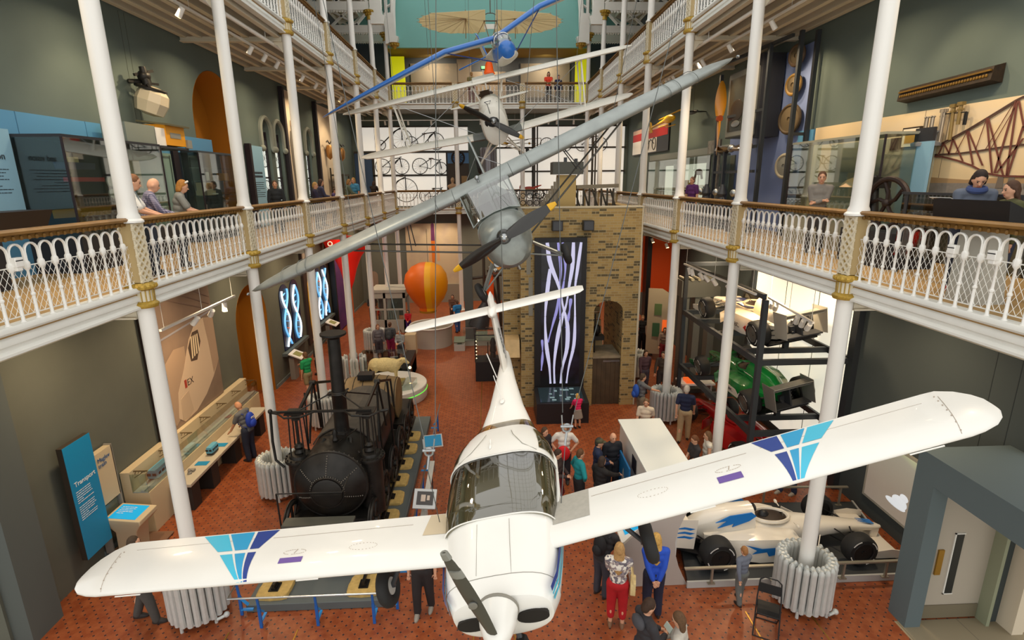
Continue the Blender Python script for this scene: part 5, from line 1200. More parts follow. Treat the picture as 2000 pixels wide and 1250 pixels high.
m=M();m.box(-4.45,-3.25,18.45,19.15,.52,.58);tag(m.done('turf_base',mat('turf','#8d7f45',.9,noise=.2,nscale=20)),'thin turf base under the sheep on the white plinth','base')
t=thing('label_stand','small white label frame on legs in front of the sheep','label',(-3.95,17.95,.52),0)
m=M();m.obox((-3.95,17.95,.95),(.34,.03,.24),(.5,0,0));m.done('plate',WHITE2,t,world=True)
for x in(-4.1,-3.8):m=M();m.rod((x,17.97,.52),(x,17.97,.9),.014);m.done('leg',WHITE2,t,world=True)
m=M();m.box(-4.75,-4.35,17.95,18.25,.53,.72);m.box(-4.7,-4.4,18.0,18.2,.72,.74);tag(m.done('feed_box',BLACK),'black feed box on the left of the white plinth','box')
m=M();m.loft([[V((-3.35,17.9,.525)),V((-2.85,18.1,.525)),V((-2.75,18.7,.525)),V((-3.1,18.8,.525))],[V((-3.35,17.9,.75)),V((-2.85,18.1,.75)),V((-2.75,18.7,.75)),V((-3.1,18.8,.75))]]);tag(m.done('glass_box',GLS),'low clear glass box on the right of the white plinth','glass box')
t=thing('lamp','little lit lamp on a pole beside the head of the sheep','lamp',(-3.02,18.9,.52))
m=M();m.rod((-3.02,18.9,.52),(-3.02,18.9,1.05),.012);m.done('pole',STEEL,t,world=True);m=M();m.ell((-3.02,18.9,1.07),.05);m.done('bulb',mat('lamp_glow','#fff1cf',.5,emit=9,ehex='#ffd38a'),t,world=True)
t=thing('glass_case','low glass-topped table case with a black end, behind the sheep plinth','display case',(-4.3,21.2,0))
m=M();m.box(-5.0,-3.2,20.6,21.8,0,.55);m.box(-3.55,-3.2,20.2,21.9,0,.8);m.done('dark_base',BLACK,t,world=True)
m=M();m.box(-5.4,-3.56,20.3,21.85,.56,.86);m.done('glass_top',glass('case_glass','#d9e2e0',.12),t,world=True)
m=M();m.obox((-4.5,21,.68),(.4,.02,.2),(.6,0,0));m.obox((-4.0,21.2,.68),(.3,.02,.22),(.6,0,.3));m.done('label_card',WHITE,t,world=True)
t=thing('glass_case','dark cabinet with glass hood holding a black machine, left of the brick tower','display case',(.07,20.4,0))
m=M();m.box(-.65,.42,20.1,21.0,0,.8);m.done('dark_base',BLACK,t,world=True);m=M();m.box(-.65,.42,20.1,21.0,.8,1.9);m.done('glass_hood',GLS,t,world=True)
m=M()
for x in(-.65,.42):
 for y in(20.1,21.0):m.box(x-.015,x+.015,y-.015,y+.015,.8,1.92)
m.box(-.66,.43,20.09,20.11,1.88,1.92);m.box(-.66,.43,20.99,21.01,1.88,1.92);m.box(-.66,-.64,20.1,21,1.88,1.92);m.done('dark_frame',BLACK,t,world=True)
m=M();m.box(-.2,.3,20.35,20.75,.8,.88);m.lathe([(.12,0),(.1,.2),(.14,.25),(.1,.5),(.13,.6),(.05,.8)],(.05,20.5,.88),14);m.rod((-.15,20.5,.9),(-.15,20.5,1.5),.02);m.done('machine',IRON,t,world=True)
m=M()
for k in range(6):m.ell((-.6,20.16,.95+.14*k),.018,6,4)
m.done('tiny_lamp',mat('lamp_glow','#fff1cf',.5,emit=9,ehex='#ffd38a'),t,world=True)
t=thing('balloon_model','big orange and yellow hot-air balloon model above the round grey pit','balloon',(-2.98,25,1.7))
def bal_cols(nt,N,L,co):
 sep=N('SeparateXYZ');L(co,sep.inputs[0]);r=N('ValToRGB');r.color_ramp.interpolation='CONSTANT';e=r.color_ramp.elements;e[0].color=lin('#e8690a');e[1].position=.5;e[1].color=lin('#f9b406');e2=e.new(.63);e2.color=lin('#f59c08')
 mr=N('MapRange');mr.inputs['From Min'].default_value=-1;mr.inputs['From Max'].default_value=1;L(sep.outputs[0],mr.inputs['Value']);L(mr.outputs[0],r.inputs[0]);return r.outputs[0]
m=M();m.lathe([(.02,2.42),(.35,2.38),(.7,2.2),(.95,1.85),(1.02,1.45),(.95,1.05),(.75,.65),(.5,.32),(.42,.25),(.40,.1),(.36,.08)],(0,0,0),40)
for v in m.bm.verts:v.co.x+=.03*math.sin(v.co.z*3);v.co.z*=.98
m.done('envelope',node_mat('balloon_cloth',bal_cols,.45),t)
m=M();m.lathe([(.40,0),(.41,.1),(.38,.1)],(0,0,0),24);m.done('skirt',mat('balloon_skirt','#a8720a',.6),t)
m=M();m.rod((.1,0,2.35),(.1,0,3.9),.01,n=5);m.done('hanging_wire',CABLE,t)
t=thing('round_pit','round grey walled pit with pale rim below the orange balloon','plinth',(-2.9,25.4,0))
m=M();m.lathe([(.98,0),(1.0,.9),(1.03,.95),(.96,.97),(.92,.9),(.9,.5),(.02,.5)],(-2.9,25.4,0),40);m.done('wall',mat('pit_grey','#b9b2a6',.6),t,world=True)
m=M();m.torus((-2.9,25.4,.97),1.04,.03,(0,0,1),40,6);m.done('rim_rail',WHITE2,t,world=True)
m=M();m.box(-3.95,-3.45,23.7,24.15,0,.95);tag(m.done('cream_cabinet',CASEW,bevel=.01),'small cream cabinet left of the round grey pit','cabinet')
t=thing('glazed_booth','pale grey glazed booth behind the ring radiator on the left','booth',(-5.2,28.2,0))
m=M();BO=mat('booth_grey','#aaa79d',.6)
for x in(-6.1,-5.5,-4.5):m.box(x-.06,x+.06,27.5,27.62,0,2.15)
for x in(-6.1,-4.5):m.box(x-.06,x+.06,28.9,29.0,0,2.15)
m.box(-6.16,-4.44,27.5,27.62,1.85,2.15);m.box(-6.16,-4.44,27.5,27.6,0,.7);m.box(-4.56,-4.44,27.5,29,1.85,2.15);m.box(-6.16,-6.04,27.5,29,1.85,2.15);m.box(-6.1,-4.5,27.55,27.6,1.2,1.3)
m.done('frame',BO,t,world=True);m=M();m.box(-6.2,-4.4,27.45,29.05,2.15,2.3);m.done('roof',BO,t,world=True)
m=M();m.box(-6.05,-4.55,27.56,27.57,.7,1.85);m.done('glazing',GLS,t,world=True);m=M();m.box(-6.0,-4.6,28.5,28.55,.7,1.85);m.done('interior_panel',mat('booth_inside','#6f7a7c',.6),t,world=True)
def mural_cols(nt,N,L,co):
 sep=N('SeparateXYZ');L(co,sep.inputs[0]);mr=N('MapRange');mr.inputs['From Min'].default_value=-5.4;mr.inputs['From Max'].default_value=-2;L(sep.outputs[0],mr.inputs['Value'])
 nz=N('TexNoise');nz.inputs['Scale'].default_value=.9;nz.inputs['Detail'].default_value=4;L(co,nz.inputs['Vector'])
 mm=N('Math');mm.operation='MULTIPLY_ADD';mm.inputs[1].default_value=.5;L(nz.outputs['Fac'],mm.inputs[0]);m2=N('Math');m2.operation='MULTIPLY';m2.inputs[1].default_value=.6;L(mr.outputs[0],m2.inputs[0]);L(m2.outputs[0],mm.inputs[2])
 r=N('ValToRGB');e=r.color_ramp.elements;e[0].position=.2;e[0].color=lin('#4b458f');e[1].position=.85;e[1].color=lin('#c9b79c');k=e.new(.5);k.color=lin('#7a6a90');L(mm.outputs[0],r.inputs[0]);return r.outputs[0]
t=thing('photo_mural','large violet mural with a rocket picture on the back wall behind the balloon','mural',(-3.6,34.9,0))
m=M();m.box(-5.35,-1.9,34.85,34.95,1.2,5.1);m.done('print',node_mat('rocket_mural',mural_cols,.7),t,world=True)
m=M();m.prism([(-3.75,34.845,4.0),(-3.5,34.845,4.0),(-3.52,34.845,5.05),(-3.6,34.845,5.15),(-3.72,34.845,5.05)],(0,.006,0));m.done('rocket_upper',mat('rocket_purple','#6b2f63',.6),t,world=True)
m=M();m.prism([(-3.73,34.845,2.6),(-3.52,34.845,2.6),(-3.5,34.845,4.0),(-3.75,34.845,4.0)],(0,.006,0));m.done('rocket_tank',mat('rocket_orange','#d9731c',.6),t,world=True)
for x in(-3.93,-3.4):m=M();m.prism([(x,34.845,2.7),(x+.18,34.845,2.7),(x+.16,34.845,3.5),(x+.09,34.845,3.7),(x+.02,34.845,3.5)],(0,.006,0));m.done('rocket_booster',mat('rocket_cream','#dba97a',.6),t,world=True)
m=M();m.box(-5.35,-1.9,34.7,34.95,.0,1.2);tag(m.done('mural_bench',mat('mural_base','#8e887d',.7)),'pale low wall under the rocket mural','low wall')
for x in(-4.7,-3.6,-2.5):spot('lamp_mural_back',(x,33.6,5.6),(x,34.9,3.6),45,60,'#ffe6c4')
t=thing('engine_exhibit','grey framed rocket engine exhibit with an orange cylinder, left behind the brick tower','exhibit',(-.2,25.5,0))
GF=mat('frame_grey','#5d625f',.5)
m=M();m.box(-1.3,.9,24.9,26.6,0,.25);m.done('pale_base',mat('base_pale','#a9aaa2',.6),t,world=True)
m=M();m.box(-1.25,-.85,25.2,25.6,.25,4.0);m.done('grey_pylon',GF,t,world=True)
for(a,b) in(((-.9,25.4,.3),(.2,25.4,3.9)),((.8,25.4,.3),(-.1,25.4,3.6)),((-.3,25.2,1.2),(-.3,25.4,4.2)),((.5,25.6,.3),(.3,25.6,4.2)),((-.9,25.4,3.2),(.8,25.4,3.4))):m=M();m.rod(a,b,.07,n=8);m.done('strut',mat('strut_brown','#4e443c',.5,.3),t,world=True)
m=M();m.lathe([(.1,0),(.17,.2),(.17,1.3),(.1,1.5)],(-.02,25.1,2.0),18);m.done('orange_cylinder',mat('cyl_orange','#e8541a',.5,emit=.1),t,world=True)
m=M();m.lathe([(.5,0),(.42,.5),(.2,1.1),(.12,1.3)],(-.6,25.2,.9),20,(.3,0,1));m.done('nozzle',DARKST,t,world=True)
m=M();m.ell((.25,25.0,3.6),.16);m.ell((.0,25.0,3.75),.1);m.done('sphere_tank',STEEL,t,world=True)
m=M();m.box(-1.35,.9,24.85,24.86,.25,.9);m.done('glass_guard',GLS,t,world=True);m=M();m.bar((-1.35,24.85,.92),(.9,24.85,.92),.03);m.done('guard_rail',STEEL,t,world=True)
t=thing('label_lectern','grey label lectern at the foot of the engine exhibit','lectern',(-1.5,24.3,0),0,'label lecterns')
m=M();m.box(-1.75,-1.25,24.1,24.5,0,.3);m.done('stand',GREYP,t,world=True);m=M();m.obox((-1.5,24.3,.5),(.5,.4,.05),(.5,0,0));m.box(-1.6,-1.4,24.25,24.45,.3,.5);m.done('label_board',mat('label_green','#77806d',.5),t,world=True)
m=M();m.prism([(-7.85,34.97,0),(-7.3,34.97,0)]+[(p.x,34.97,p.z) for p in arc((-7.575,34.97,1.8),.275,0,180,10)],(0,.02,0));o=m.done('door_1',mat('arch_pink','#a08d80',.8),smooth=0);struct(o)
def arrow(m,pts,z):pass
def racecar(name,label,body,accent,mx,group=None,lettering=None,wing_m=None,flames=False,white_side=None):
 """nose towards +y; rear axle at y=0"""
 t=bpy.data.objects.new(name,None);COL.objects.link(t);t.matrix_basis=mx;tag(t,label,'racing car',group)
 B=body
 m=M();secs=[(-.35,.16,.62,.25,.42),(.0,.24,.86,.16,.4),(.5,.30,.93,.1,.4),(.95,.31,.96,.08,.4)]
 m.loft([section(*s,2.6,24) for s in secs]);m.done('engine_cover',B,t)
 m=M();m.loft([section(.98,.33,.62,.08,.35,3,24),section(1.5,.33,.60,.08,.35,3,24),section(1.9,.30,.62,.1,.38,2.8,24),section(2.6,.22,.54,.2,.38,2.6,24),section(3.3,.15,.44,.25,.35,2.4,24),section(3.75,.10,.36,.24,.3,2.2,24),section(3.85,.04,.32,.26,.29,2,24)]);nose=m.done('nose',B,t)
 m=M();m.ell((0,1.4,.60),(.24,.36,.10),20,8);m.done('cockpit',mat('cockpit_dark','#2a1a10',.6),t)
 m=M();m.torus((0,0,0),1,.12,(0,0,1),28,6);m.xf(Matrix.Translation((0,1.4,.645))@Matrix.Diagonal((.25,.38,.35,1)));m.done('cockpit_rim',B,t)
 m=M();m.ell((0,1.25,.66),(.1,.12,.12));m.tube([(-.1,1.62,.64),(0,1.66,.7),(.1,1.62,.64)],.015,6);m.done('steering_wheel',BLACK,t)
 for s in(-1,1):
  m=M();m.loft([[V((s*(x0+(x1-x0)*u),y,zb+(zt-zb)*v)) for u,v in((0,0),(1,0),(1,.55),(.85,.95),(.4,1),(0,1))] for y,x0,x1,zb,zt in((-.1,.1,.3,.1,.45),(.35,.15,.62,.08,.5),(.9,.25,.72,.06,.56),(1.5,.28,.70,.06,.54),(1.75,.30,.62,.1,.5))]);m.done('side_pod',B,t)
  m=M();m.box(s*.36 if s>0 else-.6,.6 if s>0 else-.36,1.74,1.76,.16,.46);m.done('radiator_intake',BLACK,t)
  m=M();m.bar((s*.3,2.35,.2),(s*.72,2.05,.22),.02,.3);m.done('barge_board',B,t)
  m=M();m.bar((s*.3,1.75,.66),(s*.42,1.75,.68),.015);m.ell((s*.45,1.75,.68),(.06,.03,.04));m.done('mirror',B,t)
  for y,r,w,nm in((0,.33,.37,'rear_wheel'),(2.9,.32,.31,'front_wheel')):
   x=s*.72;m=M();m.lathe([(.20,-w/2),(r*.86,-w/2),(r*.97,-w/2+.04),(r,-w/2+.08),(r,w/2-.08),(r*.97,w/2-.04),(r*.86,w/2),(.20,w/2)],(x,y,r),32,(1,0,0),False);q=m.done(nm,RUBBER,t)
   m=M();m.lathe([(.205,-w/2+.02),(.20,0),(.19,0),(.05,.02),(.205,w/2-.02)],(x,y,r),24,(1,0,0));m.torus((x+s*(w/2-.01),y,r),.2,.014,(1,0,0),24,6);m.lathe([(.05,-.03),(.04,.03)],(x+s*(w/2-.03),y,r),12,(1,0,0));m.done('wheel_rim',mat('rim_metal','#8b8a83',.35,.8) if not flames else mat('rim_dark','#2b2b2b',.4,.5),q)
   m=M()
   for a0 in(20,110,200,290):
    for k in range(6):a=math.radians(a0+7*k);m.obox((x+s*(w/2+.001),y+.265*math.cos(a),r+.265*math.sin(a)),(.004,.02,.028),(a,0,0))
   m.done('tyre_lettering',WHITE2,q)
   m=M();zz=.4
   for dy in(-.22,.16):m.bar((s*.15,y+dy,.42 if y else .35),(s*.60,y,.38),.025,.015);m.bar((s*.15,y+dy,.22),(s*.60,y,.24),.025,.015)
   m.done('suspension',BLACK,t)
 wm=wing_m or B
 m=M();m.box(-.5,.5,-.82,-.5,.84,.87);m.obox((0,-.84,.91),(1.0,.16,.02),(-.5,0,0));m.done('rear_wing',wm,t)
 m=M();m.box(-.5,.5,-.75,-.45,.30,.33);m.prism([(-.02,-.7,.3),(-.02,-.45,.3),(-.02,-.3,.5),(-.02,-.5,.86),(-.02,-.7,.86)],(.04,0,0));m.done('lower_wing',DARKST,t)
 for s in(-1,1):
  m=M();m.prism([(s*.5,-.9,.35),(s*.5,-.4,.28),(s*.5,-.35,.95),(s*.5,-.9,.98)],(s*.015,0,0));ep=m.done('wing_end_plate',wm,t)
  if flames:
   m=M()
   for k in range(3):z=.55+.1*k;m.prism([(s*.517,-.40,z),(s*.517,-.62,z+.05),(s*.517,-.86,z+.01),(s*.517,-.6,z+.0),(s*.517,-.5,z-.03)],(s*.003,0,0))
   m.done('blue_flame',accent,ep,smooth=0)
  m=M();m.prism([(s*.7,3.3,.06),(s*.7,3.95,.06),(s*.7,3.95,.2),(s*.7,3.6,.26),(s*.7,3.3,.22)],(s*.015,0,0));m.done('front_end_plate',B,t)
 m=M();m.loft([[V((x,3.35,.12)),V((x,3.85,.08)),V((x,3.85,.095)),V((x,3.35,.145))] for x in(-.7,.7)]);m.bar((-.08,3.7,.3),(-.1,3.65,.12),.03,.15);m.bar((.08,3.7,.3),(.1,3.65,.12),.03,.15);m.done('front_wing',B,t)
 m=M();m.box(-.66,.66,-.3,1.9,.03,.06);m.obox((0,-.5,.18),(.9,.5,.02),(-.35,0,0));m.done('floor_tray',BLACK,t)
 m=M();m.box(-.14,.14,-.45,-.1,.2,.5);m.rod((-.1,-.5,.35),(-.1,-.2,.4),.04);m.rod((.1,-.5,.35),(.1,-.2,.4),.04);m.rod((-.55,0,.33),(.55,0,.33),.03);m.done('gearbox',DARKST,t)
 m=M();m.ell((0,1.02,.86),(.11,.04,.08));m.done('air_box_mouth',BLACK,t)
 if flames:
  for s in(-1,1):
   m=M();P_=[(.95,.84),(.85,.92),(.4,.86),(.1,.72),(.35,.76),(.15,.6),(.5,.7),(.45,.62),(.8,.74)]
   m.prism([(s*(.305-.12*abs(z-.62)),y,z) for y,z in P_],(s*.02,0,0));m.done('blue_flame',accent,t,smooth=0)
   m=M();m.prism([(s*.735,y,z) for y,z in((1.4,.3),(1.3,.42),(.9,.4),(.55,.5),(.8,.36),(.7,.28),(1.0,.32),(1.05,.22))],(s*.004,0,0));m.done('blue_flame',accent,t,smooth=0)
  m=M()
  for(y0,sc) in((3.65,1),(2.75,1.2)):
   for k in(-1,0,1):m.prism([(k*.05*sc-.03,y0,.0+.40+.10*(3.65-y0)/.9*.9),(k*.05*sc,y0-.35*sc,.465+.105*(3.65-y0)/.9*.9),(k*.05*sc+.03,y0,.40+.10*(3.65-y0)/.9*.9)],(0,0,.012))
  m.done('blue_flame',accent,nose,smooth=0)
 if lettering:
  for(body_t,mt,size,loc,xd,up) in lettering:text(body_t,'car_lettering',mt,size,loc,xd,up,t,world=False)
 return t
CARW=mat('car_white','#ece4d6',.2,coat=.6);FLB=mat('flame_blue','#1674c4',.35)
def mxf(x,y,z,heading=0,roll=0,pitch=0):return Matrix.Translation((x,y,z))@Matrix.Rotation(heading,4,'Z')@Matrix.Rotation(pitch,4,'X')@Matrix.Rotation(roll,4,'Y')
racecar('racing_car','white open-wheel racing car with blue flames on the low platform behind the big radiator',CARW,FLB,mxf(4.42,9.78,.14,-PI/2),flames=True)
t=thing('car_platform','low dark platform with pale edge under the white flame-painted racing car','platform',(6,9.8,0))
m=M();m.prism([(3.72,8.72,.0),(8.12,8.72,.0),(8.62,11.15,0),(4.3,11.3,0)],(0,0,.12));m.done('deck',mat('deck_dark','#3a3c3e',.5),t,world=True)
m=M();m.bar((3.7,8.70,.07),(8.13,8.70,.07),.04,.14);m.bar((8.13,8.70,.07),(8.64,11.17,.07),.04,.14);m.done('pale_edge',GREYP,t,world=True)
RAILM=mat('rail_bronze','#a19a8a',.35,.5)
for nm,pts,posts,lab in(('n',[(3.6,8.62,.5),(8.1,8.62,.5)],[(4.15,8.64),(5.4,8.64),(6.75,8.64),(7.6,8.64)],'low metal barrier rail in front of the white flame-painted car'),('f',[(4.4,11.2,.62),(8.35,11.0,.62)],[(5.0,11.18),(6.4,11.1),(8.2,11.02)],'low metal barrier rail behind the white flame-painted car')):
 t=thing('barrier_rail',lab,'barrier',pts[0][:2]+(.1,),0,'barrier rails round the flame-painted car')
 m=M();m.bar(pts[0],pts[1],.06,.03);m.done('top_rail',RAILM,t,world=True)
 for(x,y) in posts:m=M();m.box(x-.02,x+.02,y-.02,y+.02,.12,pts[0][2]);m.box(x-.07,x+.07,y-.03,y+.03,.12,.14);m.done('post',RAILM,t,world=True)
t=thing('steel_rack','tall dark steel rack holding racing cars one above the other against a bright wall','rack',(7.5,14.5,0))
ST=mat('rack_steel','#3f4348',.45,.4)
for x,y in((6.42,12.05),(6.42,17.2),(8.68,12.05),(8.68,17.2)):m=M();m.box(x-.06,x+.06,y-.06,y+.06,0,5.1 if y>13 else 4.95);m.done('post',ST,t,world=True)
for z in(1.55,3.42):
 for x in(6.42,8.68):m=M();m.box(x-.05,x+.05,12.1,17.15,z-.09,z+.07);m.done('long_beam',ST,t,world=True)
 for y in(12.05,12.95,14.6,16.0,17.2):m=M();m.box(6.45,8.65,y-.05,y+.05,z-.09,z+.05);m.done('cross_beam',ST,t,world=True)
for x in(6.42,8.68):m=M();m.box(x-.05,x+.05,12.1,17.15,4.95,5.07);m.done('long_beam',ST,t,world=True)
m=M();m.box(6.45,8.65,17.15,17.25,4.95,5.07);m.done('cross_beam',ST,t,world=True)
for z,x in((1.55,7.55),(3.42,7.55)):
 for y in(12.95,15.9):m=M();m.box(x-.06,x+.06,y-.06,y+.06,z+.05,z+.22);m.done('car_support',ST,t,world=True)
struct(M().box(8.70,8.75,12.02,17.0,.3,5.25).done('wall_lightbox',mat('bright_wall','#fffdf2',.6,emit=.55,ehex='#fffbe6')))
m=M()
for y in(13.6,15.2):m.box(8.69,8.70,y,y+.015,.3,5.25)
m.box(8.6,8.75,11.86,12.0,.0,5.4);m.box(8.6,8.75,17.0,17.12,0,5.4);struct(m.done('trim_lightbox',ST))
INK=mat('ink_dark','#2a2a30',.5);REDL=mat('logo_red','#d2261c',.4)
cw=racecar('racing_car','white racing car with red and white logo, on the top shelf of the steel rack',CARW,FLB,mxf(7.54,12.95,3.68,.06,-.16),'racing cars in the steel rack',[('HSBC',INK,.2,(-.74,1.42,.22),(0,-1,0),(-.15,0,1)),('HSBC',INK,.17,(-.42,-.905,.74),(1,0,0),(0,0,1))],mat('rear_wing_grey','#b8b3a6',.4))
m=M();
for k,(a,b,c) in enumerate((((.0,0),(.14,.09),(.14,-.09)),((.28,0),(.14,.09),(.14,-.09)))):m.prism([(-.745,.72-u,.29+v) for u,v in(a,b,c)],(-.004,0,0))
m.done('red_logo',REDL,cw,smooth=0)
m=M();m.ell((0,2.15,.58),(.16,.3,.05));m.tube([(-.3,.95,.70),(-.31,1.5,.62),(-.28,2.0,.62)],.02,6);m.done('blue_band',mat('band_blue','#27346f',.4),cw)
GRN=mat('car_green','#0f6a31',.22,coat=.6)
cg=racecar('racing_car','dark green racing car on the middle shelf of the steel rack',GRN,FLB,mxf(7.54,12.98,1.84,.05,-.22),'racing cars in the steel rack',[('HSBC',INK,.15,(-.73,1.3,.22),(0,-1,0),(-.15,0,1)),('JAGUAR',WHITE2,.12,(-.30,.95,.70),(0,-1,0),(-.6,0,1))],mat('rear_wing_steel','#8d8b84',.4,.3))
m=M();m.prism([(-.728,1.5,.12),(-.728,.5,.14),(-.728,.75,.38),(-.728,1.5,.4)],(-.003,0,0));m.done('white_side_panel',CARW,cg,smooth=0)
REDC=mat('car_red','#b3161b',.22,coat=.6)
racecar('racing_car','glossy red racing car on the floor under the steel rack',REDC,FLB,mxf(7.5,13.3,.02,.12,0),'racing cars in the steel rack',None,mat('rear_wing_dark','#3b2228',.4))
track('b',(6.25,12.2,5.05),(6.25,17,5.05),((.3,0,(7.4,14,3.6)),(.5,0,(7.4,15,3.6)),(.9,0,(7,16,2)),(.85,0,(7,16,2)),(.7,0,(7.5,15.5,3.6)),(.62,0,(7.5,15,3.6))),'white hanging light track above the left edge of the car rack',5.75)
track('c',(7.1,11.2,4.6),(7.1,13.2,4.75),((.08,0,(7.5,13,3)),(.2,0,(7.5,13,3)),(.32,0,(7.5,13,3)),(.9,0,(7.5,14,3.6)),(.8,0,(7.5,14,3.6))),'white hanging light track in front of the top racing car',5.75)
spot('lamp_car',(6.6,13.2,5.6),(7.4,14.2,4.2),260,70,'#ffc67a')
spot('lamp_car2',(6.6,15.6,5.6),(7.4,15.4,4.2),120,70,'#ffc67a')
spot('lamp_car3',(6.35,12.6,3.3),(7.4,14.0,2.1),50,90,'#ffd9a0')
t=thing('simulator_wall','white wedge-shaped booth wall with a curved end beside the flame-painted car','partition',(3.4,10.5,0))
WB=mat('booth_white','#d5d4d0',.45)
m=M();m.prism([(3.30,12.75,0),(4.3,12.75,0),(4.25,10.5,0),(3.62,9.5,0),(3.5,8.85,0),(3.30,8.85,0)],(0,0,1.62));m.done('wall_block',WB,t,world=True)
m=M();m.prism([(3.25,12.8,1.62),(4.36,12.8,1.62),(4.3,10.45,1.62),(3.66,9.45,1.62),(3.52,8.8,1.62),(3.25,8.8,1.62)],(0,0,.04));m.done('top_panel',mat('top_white','#dfe6e6',.4),t,world=True)
m=M();m.prism([(2.62,8.78,0),(3.74,8.78,0)]+[(3.74-.3*math.sin(PI*u*.95),8.78,1.75*u) for u in(.1,.25,.4,.55,.7,.85,1)]+[(3.2,8.78,1.75),(2.45,8.78,.95)],(0,.06,0));m.done('end_panel',mat('booth_warm','#b9b0a8',.5),t,world=True)
m=M();m.prism([(2.42,8.84,.9),(2.42,10.0,.9),(3.0,10.0,1.2),(3.0,8.84,1.2)],(0,0,.05));m.prism([(2.7,8.84,0),(2.7,10.0,0),(3.3,10.0,0),(3.3,8.84,0)],(0,0,.88));c_=m.done('console',WHITE2,t,world=True)
m=M();m.prism([(2.52,9.0,1.005),(2.52,9.75,1.005),(2.85,9.75,1.175),(2.85,9.0,1.175)],(0,0,.012));m.done('touch_screen',mat('screen_cyan','#1e9fd6',.2,emit=.45,ehex='#1c9ad4'),c_,world=True)
m=M();m.prism([(3.28,11.1,1.05),(3.28,11.45,1.05),(3.28,11.45,1.4),(3.28,11.1,1.4)],(.01,0,0));m.done('dark_window',BLACK,t,world=True)
m=M();m.prism([(3.1,11.0,.2),(3.1,12.3,.2),(3.1,12.3,1.25),(3.1,11.0,1.25)],(.04,0,0));s_=m.done('blue_panel',mat('panel_deep_blue','#176ba6',.5),t,world=True)
m=M();m.prism([(3.095,11.1,.2),(3.095,11.3,.6),(3.095,11.5,1.0),(3.095,11.6,.7),(3.095,11.8,.2)],(.004,0,0));m.done('grey_flame',GREYP,s_,world=True)
def scrn(nt,N,L,co):
 sep=N('SeparateXYZ');L(co,sep.inputs[0]);mr=N('MapRange');mr.inputs['From Min'].default_value=.5;mr.inputs['From Max'].default_value=2.0;L(sep.outputs[2],mr.inputs['Value'])
 w_=N('TexWave');w_.inputs['Scale'].default_value=.5;w_.inputs['Distortion'].default_value=6;L(co,w_.inputs['Vector']);mm=N('Math');mm.operation='MULTIPLY_ADD';mm.inputs[1].default_value=.12;L(w_.outputs['Fac'],mm.inputs[0]);L(mr.outputs[0],mm.inputs[2])
 r=N('ValToRGB');e=r.color_ramp.elements;e[0].color=lin('#93877a');e[1].color=lin('#8fb2d6');k=e.new(.62);k.color=lin('#9a978a');k2=e.new(.75);k2.color=lin('#b2bc98');L(mm.outputs[0],r.inputs[0]);return r.outputs[0]
SCM=node_mat('race_video',scrn,.4)
_b=SCM.node_tree.nodes['Principled BSDF'];SCM.node_tree.links.new(_b.inputs['Base Color'].links[0].from_socket,_b.inputs['Emission Color']);_b.inputs['Emission Strength'].default_value=.45
t=thing('video_screen','large screen showing a racing car on a track, on the right wall beside the door','screen',(8.7,10,.5))
m=M();m.box(8.68,8.75,9.0,10.95,.47,2.05);m.done('pale_frame',mat('screen_frame','#aaa79c',.5),t,world=True)
m=M();m.box(8.67,8.68,9.05,10.88,.53,2.0);f=m.done('picture',SCM,t,world=True)
m=M();m.ell((8.668,9.85,.95),(.004,.22,.13));m.ell((8.668,9.75,1.1),(.004,.12,.08));m.ell((8.668,9.95,.85),(.004,.3,.08));m.done('car_image',mat('video_white','#dfe6ee',.4,emit=.5),f,world=True)
m=M();m.box(8.664,8.668,9.12,9.3,1.55,1.7);m.done('caption_box',mat('video_dark','#4b5560',.4,emit=.1),f,world=True)
PORT=mat('portal_slate','#5f6d71',.75)
t=thing('door_portal','slate grey projecting portal around the pale door at the right front corner','portal',(8,7.6,0))
m=M();m.box(7.18,7.46,7.55,7.95,0,2.78);m.box(7.18,9.8,4.2,7.95,2.78,3.28);m.done('surround',PORT,t,world=True,smooth=0)
t=thing('pale_door','pale grey door with a tall narrow window and kick plate in the slate portal','door',(8.2,7.75,0))
m=M();m.box(7.52,8.62,7.72,7.78,.02,2.7);m.done('leaf',mat('door_grey','#b3aa9c',.5),t,world=True)
m=M();m.box(7.92,8.06,7.70,7.72,.55,1.75);m.done('vision_panel',mat('door_glass','#1f2324',.1),t,world=True);m=M()
for a in((7.9,8.08,.53,.55),(7.9,8.08,1.75,1.77)):m.box(a[0],a[1],7.70,7.72,a[2],a[3])
m.box(7.9,7.92,7.70,7.72,.53,1.77);m.done('window_bead',WHITE,t,world=True)
m=M();m.box(7.66,7.76,7.69,7.72,.95,1.45);m.done('push_plate',BRASS,t,world=True);m=M();m.box(7.52,8.6,7.70,7.72,.03,.3);m.done('kick_plate',mat('kick_brown','#837a66',.5,.3),t,world=True)
struct(M().box(8.62,8.68,7.5,7.78,0,2.72).done('trim_door_jamb',mat('jamb_green','#93987f',.6)))
struct(M().box(8.9,9.1,7.3,12,0,2.7).box(9.1,9.8,7.35,7.45,0,2.72).done('wall_right_passage',mat('passage_cream','#dccfb8',.8)))
t=thing('door_portal','slate grey wall end and portal at the left front corner','portal',(-8.2,7.6,0))
m=M();m.box(-8.35,-7.98,7.95,8.6,0,5.8);m.box(-8.6,-8.3,8.4,8.6,0,5.8);m.done('surround',mat('portal_left','#545a58',.8),t,world=True,smooth=0)
struct(M().box(-10.5,-8.36,8.3,8.42,0,5.8).done('wall_left_passage',mat('passage_cream','#dccfb8',.8)))
t=thing('folding_chair','small black folding chair standing alone on the tiles beside the big radiator','chair',(4.72,7.62,0),-.5)
FB=mat('chair_black','#18181a',.5,.3)
